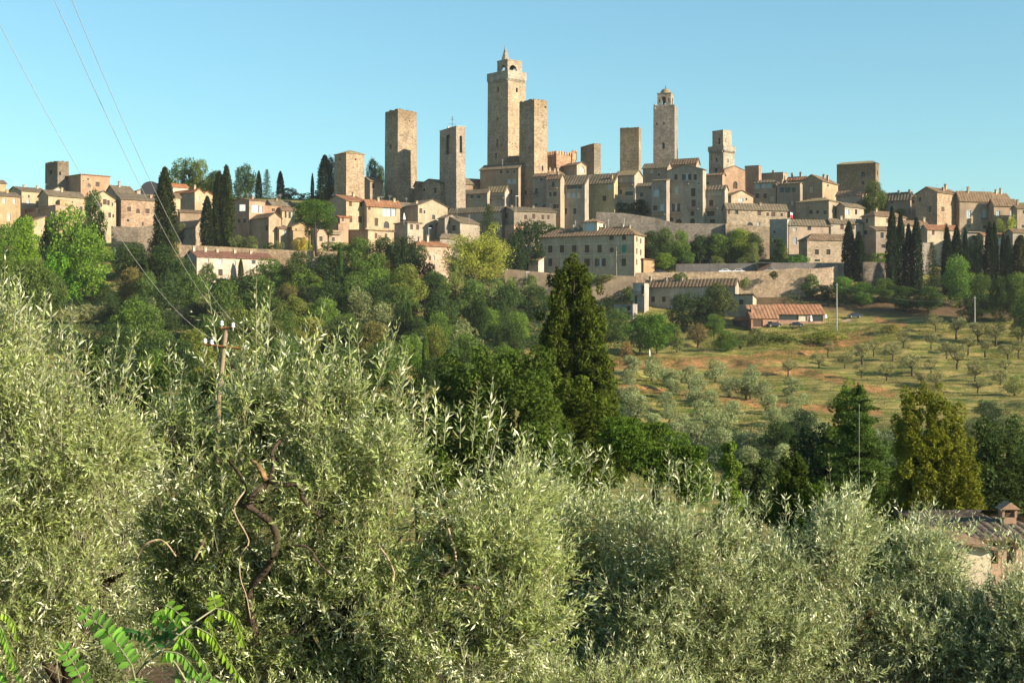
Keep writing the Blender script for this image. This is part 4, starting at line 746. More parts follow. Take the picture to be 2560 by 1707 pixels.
# ---------------- house in the bottom right corner
near_root = thing('farmhouse', "cream farmhouse with a dark tiled roof and chimney in the lower right corner", 'farmhouse', (0, 0, 0), 0)
def nh():
    Y = 62; X0 = (2385-1280)*Y/F; z_e = (HY-1352)*Y/F       # cream wing: left corner, eave height
    g0 = float(zreal(X0, Y)[0])
    w = MB(); x1 = (2478-1280)*Y/F; zp = (HY-1352)*Y/F; zq = (HY-1370)*Y/F; D = 5
    w.face((X0, Y, g0-1), (x1, Y, g0-1), (x1, Y, zq), (X0+.3, Y, zp), (X0, Y, zp-.1)); w.face((x1, Y, g0-1), (x1, Y+D, g0-1), (x1, Y+D, zq), (x1, Y, zq))
    w.face((X0, Y, g0-1), (X0, Y, zp-.1), (X0, Y+D, zp-.1), (X0, Y+D, g0-1)); w.face((X0, Y+D, g0-1), (X0, Y+D, zp-.1), (x1, Y+D, zq), (x1, Y+D, g0-1))
    w.build('wall', M['plaster'], near_root, (0.70, 0.58, 0.42))
    r = MB(); slope(r, (x1+.2, Y-.3, zq+.02), (x1+.2, Y+D, zq+.02), (X0-x1-.4, 0, zp-zq+.1), lambda t_: 1.0, .03, .3, .1); r.build('wing_roof', M['roof'], near_root, RB)
    # main block behind
    xa, xb = (2405-1280)*66/F, (2700-1280)*66/F; Ya = 67.5; ze = (HY-1340)*Ya/F; zr = (HY-1277)*72/F
    w = MB(); face_grid(w, (xa+.6, Ya), (1, 0), (0, -1), xb-xa, ze, g0-1, [(1.0, 1.6, ze-1.3, ze-.3, False), (2.0, 2.4, ze-1.3, ze-.3, False)])
    w.face((xa+.6, Ya, g0-1), (xa+.6, Ya, ze), (xa+.6, Ya+9, ze), (xa+.6, Ya+9, g0-1)); w.face((xb+.6, Ya, g0-1), (xb+.6, Ya+9, g0-1), (xb+.6, Ya+9, ze), (xb+.6, Ya, ze)); w.face((xa+.6, Ya+9, g0-1), (xa+.6, Ya+9, ze), (xb+.6, Ya+9, ze), (xb+.6, Ya+9, g0-1))
    w.build('wall', M['plaster'], near_root, (0.40, 0.28, 0.20))
    r = MB(); L = xb-xa+1.4; g = 5.1
    fn = lambda t_: min(1.0, t_*L/g*1.6, (1-t_)*L/g)
    slope(r, (xa-.2, Ya-.6, ze+.05), (xb+1.2, Ya-.6, ze+.05), (0, g, zr-ze), fn, .05, .42, .15); slope(r, (xb+1.2, Ya+9.6, ze+.05), (xa-.2, Ya+9.6, ze+.05), (0, -g, zr-ze), lambda t_: fn(1-t_), .05, .42, .15)
    slope(r, (xa-.2, Ya+9.6, ze+.05), (xa-.2, Ya-.6, ze+.05), (g/1.6, 0, zr-ze), lambda t_: min(1, t_*2, (1-t_)*2), .05, .42, .15)
    ro = r.build('roof', M['roof'], near_root, (0.10, 0.075, 0.06))
    c = MB(); cx = (2520-1280)*69.5/F; cz = (HY-1312)*69.5/F; c.box(cx-.3, cx+.3, 69.2, 69.9, cz-1, cz+.4)
    for s_ in (-.3, .3): c.box(cx+s_-.06, cx+s_+.06, 69.25, 69.85, cz+.401, cz+.8)
    c.face((cx-.5, 69.1, cz+.8), (cx+.5, 69.1, cz+.8), (cx, 69.1, cz+1.15)); c.face((cx-.5, 70, cz+.8), (cx+.5, 70, cz+.8), (cx, 70, cz+1.15))
    c.face((cx-.5, 69.1, cz+.8), (cx, 69.1, cz+1.15), (cx, 70, cz+1.15), (cx-.5, 70, cz+.8)); c.face((cx+.5, 69.1, cz+.8), (cx, 69.1, cz+1.15), (cx, 70, cz+1.15), (cx+.5, 70, cz+.8))
    c.build('chimney', M['plaster'], ro, (0.34, 0.22, 0.15))
nh()

# ------------------------------------------------------------------ garden and retaining walls
def wall_run(name, label, pts, thick=0.9, colr=STONE, mat='stone', cat='wall', merl=0, base_y=None):
    """pts: (px, py_top, py_bottom, Y)"""
    mb = MB(); P = [(Vector(W(x, yt, Y)), Vector(W(x, yb, Y))) for x, yt, yb, Y in pts]; o = Vector((0, thick, 0)); dn = Vector((0, 0, -4))
    for (a, b), (c, d) in zip(P[:-1], P[1:]):
        mb.face(b+dn, d+dn, c, a); mb.face(a, c, c+o, a+o); mb.face(b+dn+o, a+o, c+o, d+dn+o)
    for a, b in (P[0], P[-1]): mb.face(a, a+o, b+dn+o, b+dn)
    cen = P[0][1]; mb.v = [tuple(Vector(v_)-cen) for v_ in mb.v]
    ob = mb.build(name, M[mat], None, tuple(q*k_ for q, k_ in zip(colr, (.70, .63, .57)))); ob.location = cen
    tag(ob, label, cat); return ob
wall_run('garden_wall', "long pale garden wall between the cypresses and the white villa", [(448, 612, 650, 478), (560, 617, 652, 479), (640, 622, 660, 480), (790, 628, 668, 480), (868, 628, 670, 480)], colr=(0.52, 0.42, 0.31))
wall_run('garden_wall', "short pale wall end below the tall dark cypress", [(415, 600, 640, 486), (450, 606, 640, 486)], colr=CREAM)
wall_run('rubble_wall', "crumbling grey rubble wall below the rounded stone house", [(278, 566, 612, 492), (345, 568, 618, 492), (410, 560, 612, 494)], 2, (0.36, 0.32, 0.27))
wall_run('bank_wall', "pale eroded bank wall at the foot of the rubble wall", [(278, 602, 640, 484), (340, 606, 640, 484), (352, 612, 640, 484)], 2, (0.50, 0.39, 0.27))
wall_run('retaining_wall', "tall plain retaining wall under the large mansion", [(1262, 672, 790, 468), (1330, 678, 790, 468), (1440, 688, 800, 468), (1590, 690, 800, 468)], 2, (0.32, 0.27, 0.21), 'plaster')
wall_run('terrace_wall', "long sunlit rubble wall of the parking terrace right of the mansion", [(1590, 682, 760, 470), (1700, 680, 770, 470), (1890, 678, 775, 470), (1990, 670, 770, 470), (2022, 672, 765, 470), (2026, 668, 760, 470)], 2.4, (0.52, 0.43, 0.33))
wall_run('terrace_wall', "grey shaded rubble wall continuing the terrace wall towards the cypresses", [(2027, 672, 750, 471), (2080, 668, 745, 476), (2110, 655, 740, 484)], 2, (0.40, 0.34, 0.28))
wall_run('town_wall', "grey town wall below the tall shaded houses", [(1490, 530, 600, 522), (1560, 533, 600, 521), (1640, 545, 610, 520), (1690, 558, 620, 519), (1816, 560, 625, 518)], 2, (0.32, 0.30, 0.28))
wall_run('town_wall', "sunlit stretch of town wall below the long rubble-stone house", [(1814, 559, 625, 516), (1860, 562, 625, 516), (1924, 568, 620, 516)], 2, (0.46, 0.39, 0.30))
wall_run('garden_wall', "blue-grey terrace wall behind the parked cars", [(1690, 660, 690, 478), (1890, 658, 690, 478)], 1, (0.17, 0.17, 0.18), 'plaster')
wall_run('garden_wall', "dark low wall below the square rubble-stone house", [(1896, 657, 680, 480), (2110, 657, 690, 480)], 1, (0.24, 0.23, 0.23), 'plaster')
wall_run('garden_wall', "shaded grey wall between the cypress pair and the cypress row", [(2158, 655, 740, 484), (2222, 655, 740, 484)], 2, (0.30, 0.27, 0.24))
wall_run('low_wall', "low stone wall edging the car park above the olive grove", [(2020, 800, 824, 447), (2090, 803, 824, 446), (2120, 797, 824, 446), (2185, 797, 822, 446), (2190, 794, 812, 448), (2214, 793, 810, 449)], .6, (0.46, 0.39, 0.31))
wall_run('low_wall', "grey wall before the barn at the edge of the car park", [(1935, 806, 824, 444), (2022, 804, 824, 444)], .5, (0.36, 0.32, 0.28))
# dark rounded roof on the left skyline
q = MB(); Y = 560
for k in range(12):
    a0, a1 = math.pi*k/12, math.pi*(k+1)/12; c = W(376, 475, Y); rx = 3.9; rz = 3.4
    for y0, y1 in ((0, 12),): q.face((math.cos(a0)*rx, y0, math.sin(a0)*rz), (math.cos(a1)*rx, y0, math.sin(a1)*rz), (math.cos(a1)*rx, y1, math.sin(a1)*rz), (math.cos(a0)*rx, y1, math.sin(a0)*rz))
    q.face((0, 0, 0), (math.cos(a0)*rx, 0, math.sin(a0)*rz), (math.cos(a1)*rx, 0, math.sin(a1)*rz))
q.box(-rx, rx, 0, 12, -8, -.001); q.v = [tuple(v_) for v_ in q.v]
ob = q.build('vaulted_hall', M['grey_dome']); ob.location = W(376, 475, Y); tag(ob, "dark rounded roof rising behind the houses, left of the tallest dark cypress", 'hall')
# ------------------------------------------------------------------ vegetation meshes
def unit(v): return v/np.maximum(np.linalg.norm(v, axis=1, keepdims=True), 1e-9)
def leaf_quads(C, size, nrm=None, bias=0.5, asp=0.55, up=0.0):
    """one diamond-shaped leaf clump per centre"""
    n = len(C); a = unit(rng.normal(size=(n, 3)))
    if nrm is not None: a = unit(a*(1-bias)+nrm*bias)
    t_ = rng.normal(size=(n, 3)); t_[:, 2] += up; t_ = unit(t_-a*np.sum(t_*a, 1, keepdims=True)); b = np.cross(a, t_)
    s = (size*rng.uniform(0.6, 1.35, n))[:, None]; k = a*s*0.12
    V = np.stack([C-t_*s*.5, C+b*s*asp*.5+k, C+t_*s*.5, C-b*s*asp*.5+k], 1).reshape(-1, 3)
    return V, np.arange(4*n).reshape(n, 4)
def lobed(n, lobes, shell=0.72):
    """points near the surface of a union of ellipsoids; lobes rows: x,y,z,rx,ry,rz"""
    L = np.array(lobes, float); area = (L[:, 3]*L[:, 4]+L[:, 4]*L[:, 5]+L[:, 3]*L[:, 5]); k = rng.choice(len(L), n*2, p=area/area.sum())
    d = unit(rng.normal(size=(n*2, 3))); r = shell+(1.06-shell)*rng.random(n*2)**0.7
    P = L[k, :3]+d*L[k, 3:]*r[:, None]
    keep = np.ones(n*2, bool)
    for i in range(len(L)):
        q = np.sqrt((((P-L[i, :3])/L[i, 3:])**2).sum(1)); keep &= ~((q < shell*0.93) & (k != i))
    nn = unit(d/L[k, 3:]); return P[keep][:n], nn[keep][:n], (k[keep][:n] % 7)/7.0
def crown_mesh(name, P, nn, kk, size, bias=0.45, mat='foliage', up=0.0, asp=0.6, amb=0.35):
    V, Q = leaf_quads(P, size, nn, bias, asp, up); r = np.clip(rng.normal(0.5, 0.22, len(P))*(1-amb)+kk*amb, 0, 1)
    return npmesh(name, V, Q, M[mat], r)
def trunk_mesh(name, H0, Ht, r0, limbs, spread, mat='bark', sub=0):
    mb = MB(); p = [Vector((0, 0, -1.5))]
    for i in range(1, 5): p.append(Vector((random.uniform(-.06, .06)*Ht*.4, random.uniform(-.06, .06)*Ht*.4, H0*i/4)))
    mb.tube(p, [r0*1.25, r0, r0*.9, r0*.85, r0*.8], 7)
    for k in range(limbs):
        a = 2*math.pi*k/limbs+random.uniform(-.3, .3); e = Vector((math.cos(a)*spread*random.uniform(.6, 1), math.sin(a)*spread*random.uniform(.6, 1), H0+(Ht-H0)*random.uniform(.45, .8)))
        m1 = p[-1].lerp(e, .5)+Vector((random.uniform(-.1, .1)*spread, random.uniform(-.1, .1)*spread, -.08*Ht)); mb.tube([p[-1], m1, e], [r0*.55, r0*.35, r0*.12], 5)
        for s in range(sub):
            b = m1.lerp(e, random.random()); q = b+Vector((random.uniform(-.4, .4)*spread, random.uniform(-.4, .4)*spread, random.uniform(.1, .4)*spread)); mb.tube([b, q], [r0*.16, r0*.05], 4)
    return mb.mesh(name, M[mat], True)
KIND = {}
def reg(kind, crown, trunk, Wd, Ht): KIND.setdefault(kind, []).append((crown, trunk, Wd, Ht))
def rand_lobes(n, R_, z0, z1, r, seed):
    g = np.random.default_rng(seed); out = []
    for i in range(n):
        a = g.uniform(0, 6.283); q = math.sqrt(g.random()); zz = g.uniform(z0, z1); prof = math.sin(math.pi*min(max((zz-z0)/(z1-z0)*.85+.1, 0), 1))**.6
        rr = r*g.uniform(.45, 1.4); out.append((math.cos(a)*q*(R_-r*.8)*prof, math.sin(a)*q*(R_-r*.8)*prof, zz, rr, rr, rr*g.uniform(.65, .95)))
    return out
for s_ in range(5):
    P, nn, kk = lobed(6500, rand_lobes(40, 4.7, 1.4, 8.2, 1.35, 100+s_), .6); P = P+rng.normal(0, .17, P.shape); reg('broad', crown_mesh('broad_crown', P, nn, kk, .37, amb=.3), trunk_mesh('broad_trunk', 2.2, 8, .22, 5, 2.6), 8.0, 8.8)
for s_ in range(4):
    P, nn, kk = lobed(2200, rand_lobes(18, 2.9, .5, 2.9, .95, 200+s_)); reg('bush', crown_mesh('bush_crown', P, nn, kk, .30), None, 5.2, 3.5)
for s_ in range(5):
    P, nn, kk = lobed(2600, rand_lobes(22, 2.5, .9, 3.9, .85, 300+s_), .6); reg('olive', crown_mesh('olive_crown', P, nn, kk, .27, .3, asp=.5), trunk_mesh('olive_trunk', 1.1, 4, .2, 5, 1.5), 4.3, 4.5)
for s_ in range(3):      # thin, half-bare olive
    P, nn, kk = lobed(1700, rand_lobes(18, 2.4, 1.5, 3.8, .7, 350+s_), .4); reg('sparse_olive', crown_mesh('thin_olive_crown', P, nn, kk, .25, .2, asp=.45), trunk_mesh('thin_olive_trunk', 1.0, 4.2, .17, 7, 1.9, sub=4), 4.3, 4.5)
for s_ in range(3):
    n = 6500; z = rng.random(n)**.85; a = rng.uniform(0, 6.283, n); prof = np.interp(z, [0, .06, .3, .65, .88, 1], [.55, .85, 1, .8, .42, .04])
    prof = prof*(1+.16*np.sin(a*5+z*9+s_)+.10*np.sin(a*9-z*23)); rr = 1.5*prof*(.6+.42*rng.random(n)**.6); P = np.stack([np.cos(a)*rr, np.sin(a)*rr, .5+z*16.5], 1)+rng.normal(0, .11, (n, 3)); nn = np.stack([np.cos(a), np.sin(a), np.full(n, .5)], 1)
    reg('cypress', crown_mesh('cypress_crown', P, unit(nn), (np.floor(a*2)%5)/5, .5, .45, up=2.2, asp=.45), trunk_mesh('cypress_trunk', 1.2, 5, .2, 1, .1), 2.7, 17.0)
for s_ in range(2):      # ragged conifer in tiers
    PP, NN = [], []
    for i in range(46):
        z = (i/46)**1.05; L = 3.6*(1-z)**.75+.35; 
        for j in range(7):
            a = rng.uniform(0, 6.283); Lr = L*rng.uniform(.55, 1.1); m_ = int(8+Lr*6); t_ = rng.random(m_)**.6
            w_ = .18+.16*Lr; p = np.stack([np.cos(a)*t_*Lr, np.sin(a)*t_*Lr, 1.5+z*12.5-.16*Lr*t_**2+.1*Lr*t_], 1)+rng.normal(0, 1, (m_, 3))*[w_, w_, .14]; PP.append(p); NN.append(np.tile([math.cos(a)*.5, math.sin(a)*.5, .8], (m_, 1)))
    P = np.concatenate(PP); nn = unit(np.concatenate(NN)); reg('conifer', crown_mesh('conifer_crown', P, nn, rng.random(len(P)), .30, .35, asp=.5), trunk_mesh('conifer_trunk', 2, 12, .2, 1, .1), 7.4, 14.5)
def spindle(name, n_l, R_, Ht, z0, seed, npts, size, up=.6):
    """airy upright crown: leafy plumes along rising limbs"""
    g = np.random.default_rng(seed); PP, NN, KK = [], [], []; mb = MB()
    mb.tube([(0, 0, -2), (.1, 0, Ht*.25), (-.1, .1, Ht*.5), (0, 0, Ht*.8)], [.5, .4, .28, .1], 7)
    for i in range(n_l):
        a = g.uniform(0, 6.283); zs = g.uniform(z0, .78)*Ht; L = R_*(1.1-.75*(zs/Ht))*g.uniform(.65, 1.05); ze = zs+L*up*g.uniform(.7, 1.4)
        e = np.array([math.cos(a)*L, math.sin(a)*L, min(ze, Ht*.98)]); b = np.array([0, 0, zs*.8]); mb.tube([tuple(b), tuple((b+e)/2+[0, 0, -.04*L]), tuple(e)], [.17, .10, .03], 5)
        m_ = int(npts/n_l); t_ = .3+.72*g.random(m_)**.8; w_ = (.10+.13*L*(1-abs(t_-.75)))[:, None]
        PP.append(b+(e-b)*t_[:, None]+g.normal(0, 1, (m_, 3))*w_*[1, 1, .8]); NN.append(g.normal(0, 1, (m_, 3))+[0, 0, .6]); KK.append(np.full(m_, g.random()))
    P = np.concatenate(PP); return crown_mesh(name, P, unit(np.concatenate(NN)), np.concatenate(KK), size, .3), mb.mesh(name+'_trunk', M['bark'], True)
c_, t_ = spindle('poplar_crown', 46, 11, 24, .22, 5, 15000, .42); reg('poplar', c_, t_, 17.5, 23)
c_, t_ = spindle('airy_crown', 22, 5.5, 12, .3, 6, 4000, .36); reg('airy', c_, t_, 9.5, 11.5)

NUM = {}
def plant(kind, px, ytop, ybase, wpx, colr,  label=None, cat='tree', name=None, Y=None, group=None, kwidth=1.0, trunk_col=None, var=None, kind_tag=None):
    Y = Y or ysolve(px, ybase); i = NUM.get(kind, 0); NUM[kind] = i+1; lst = KIND[kind]; cr, tr, Wd, Ht = lst[(i if var is None else var) % len(lst)]
    X = (px-1280)*Y/F; z = (HY-ybase)*Y/F; hh = (ybase-ytop)*Y/F; ww = wpx*Y/F
    nm = name or {'broad': 'broadleaf_tree', 'bush': 'shrub', 'olive': 'olive_tree', 'sparse_olive': 'olive_tree', 'cypress': 'cypress', 'conifer': 'conifer', 'poplar': 'poplar', 'airy': 'poplar'}.get(kind, kind)
    col_ = tuple(np.clip(np.array(colr)*np.array([1.07, .98, .82])*(1.05 if kind == 'cypress' else 1.45)*np.random.default_rng(int(px*7+ybase)).uniform(.88, 1.12), 0, 1))
    if tr is None:
        o = link(nm, cr, None, col_); o.location = (X, Y, z-.15*hh); o.scale = (ww/Wd, ww/Wd, hh*1.12/Ht); o.rotation_euler = (0, 0, random.uniform(0, 6.28)); tag(o, label, cat, group); return o
    root = thing(nm, label, cat, (X, Y, z), random.uniform(0, 6.28), group); root.scale = (ww/Wd, ww/Wd, hh/Ht)
    link('crown', cr, root, col_); link('trunk', tr, root); return root

G_DK = (0.030, 0.055, 0.020); G_CY = (0.026, 0.047, 0.019); G_MD = (0.055, 0.095, 0.024); G_BR = (0.085, 0.155, 0.026); G_OL = (0.17, 0.20, 0.105); G_OG = (0.10, 0.13, 0.055); G_YG = (0.22, 0.27, 0.045); G_BRN = (0.16, 0.13, 0.07); G_OLD = (0.11, 0.13, 0.075)

# skyline trees behind the town
T = plant
T('broad', 462, 405, 520, 84, G_MD, "rounded green tree behind the rooftops, right of the tallest dark cypress", Y=640)
T('broad', 498, 408, 520, 62, (0.08, 0.11, 0.025), "olive-green round treetop highest on the left skyline", Y=636)
T('broad', 540, 428, 520, 66, G_DK, "dark bushy tree on the skyline hidden partly by the twin-tipped cypress", Y=638)
T('conifer', 595, 415, 520, 30, G_DK, "narrow pointed conifer at the left of the dark skyline clump", Y=640)
T('broad', 617, 412, 520, 56, G_DK, "tall dark clumpy tree on the skyline above the pink-brown house", Y=642)
T('cypress', 647, 428, 520, 15, G_CY, "short dark cypress between the clumpy tree and the open-branched fir", Y=645)
T('conifer', 667, 420, 520, 38, G_DK, "open-branched fir standing against the sky", Y=642, name='fir')
T('cypress', 701, 429, 505, 17, G_CY, "single stout cypress alone against the sky", Y=648)
T('cypress', 781, 434, 500, 8, G_CY, "very thin small cypress alone on the skyline", Y=648)
T('bush', 720, 472, 500, 80, G_DK, "low dark skyline shrubs right of the stout cypress", 'shrub', Y=650)
T('bush', 790, 468, 505, 90, G_DK, "dark scrub behind the umbrella pine's top", 'shrub', Y=650)
T('cypress', 812, 389, 505, 32, G_DK, "broad dark cypress pressed against the squat tower", Y=636)
T('broad', 826, 398, 505, 30, G_DK, "dark tree tucked behind the squat tower's left edge", Y=640)
T('broad', 931, 405, 500, 46, G_DK, "dark tree between the squat tower and the tall plain tower", Y=640)
T('broad', 953, 421, 500, 24, G_DK, "small dark tree top left of the tall plain tower", Y=642)
# left cypresses, umbrella pine
T('cypress', 412, 421, 640, 46, (0.035, 0.052, 0.02), "tallest dark cypress standing beside the rounded stone house", Y=478)
T('broad', 412, 575, 655, 74, G_DK, "dark spreading tree at the foot of the tallest dark cypress")
T('cypress', 566, 416, 625, 34, (0.033, 0.05, 0.018), "twin-tipped dark cypress, right-hand and taller of the pair")
T('cypress', 548, 430, 625, 34, (0.033, 0.05, 0.018), "twin-tipped dark cypress's left-hand stem")
T('cypress', 518, 492, 628, 30, (0.022, 0.038, 0.018), "shorter blackish cypress left of the twin-tipped pair")
T('olive', 455, 560, 605, 40, G_OLD, "grey-green olive between the tall cypress and the low house")
pr = thing('umbrella_pine', "umbrella pine with a flat rounded crown on a bare reddish trunk", 'tree', W(790, 626, 479))
k = 479/F
def pinelobes(cx, cz, rx, rz, n, seed):
    g = np.random.default_rng(seed); out = []
    for i in range(n):
        a = g.uniform(0, 6.283); q = math.sqrt(g.random())*.85; zz = (1-q*q)**.5*(1 if i % 3 else g.uniform(0, .6))
        out.append((cx+math.cos(a)*q*rx, math.sin(a)*q*rx, cz+(zz-.3)*rz*.75, rx*.24, rx*.24, rz*.36))
    return out
P, nn, kk = lobed(13000, pinelobes(-3*k, (626-538)*k, 54*k, 46*k, 70, 1)+pinelobes(40*k, (626-558)*k, 18*k, 22*k, 14, 2), .7)
link('crown', crown_mesh('pine_crown', P, nn, kk, .40, .5, amb=.2), pr, (0.07, 0.125, 0.022))
mb = MB(); mb.tube([(1.2*k, 0, -2), (0, 0, 20*k), (-2*k, 0, 55*k), (-3*k, 0, 82*k)], [4*k, 3.2*k, 2.8*k, 2.4*k], 8)
for a_ in range(9): mb.tube([(-2.5*k, 0, (60+a_*2)*k), ((-3+24*math.cos(a_*.7+.3))*k, 20*k*math.sin(a_*.7+.3), (88+a_)*k)], [1.6*k, .7*k], 5)
mb.tube([(-1*k, 0, 40*k), (14*k, 0, 62*k), (38*k, 2*k, 76*k)], [1.4*k, 1.1*k, .5*k], 5)
mb.build('trunk', M['bark'], pr, smooth=True)
pm = thing('palm', "small palm-like tree with a dark ruffled head right of the umbrella pine", 'tree', W(821, 612, 482))
P, nn, kk = lobed(900, [(0, 0, 38*k, 11*k, 11*k, 14*k), (4*k, 0, 30*k, 8*k, 8*k, 10*k)], .5); link('crown', crown_mesh('palm_crown', P, nn, kk, .5, .2, asp=.3), pm, (0.09, 0.12, 0.035))
mb = MB(); mb.tube([(0, 0, -1.5), (0, 0, 14*k), (0, 0, 30*k)], [2.2*k, 2*k, 3*k], 7); mb.build('trunk', M['bark'], pm)
pm = thing('palm', "low palm with drooping dry fronds left of the umbrella pine's trunk", 'tree', W(773, 612, 482))
P, nn, kk = lobed(900, [(0, 0, 42*k, 12*k, 12*k, 14*k), (-4*k, 0, 30*k, 8*k, 8*k, 12*k)], .5); link('crown', crown_mesh('palm_crown', P, nn, kk, .5, .2, asp=.3), pm, (0.15, 0.13, 0.05))
mb = MB(); mb.tube([(0, 0, -1.5), (0, 0, 14*k), (0, 0, 34*k)], [2.2*k, 2*k, 3*k], 7); mb.build('trunk', M['bark'], pm)
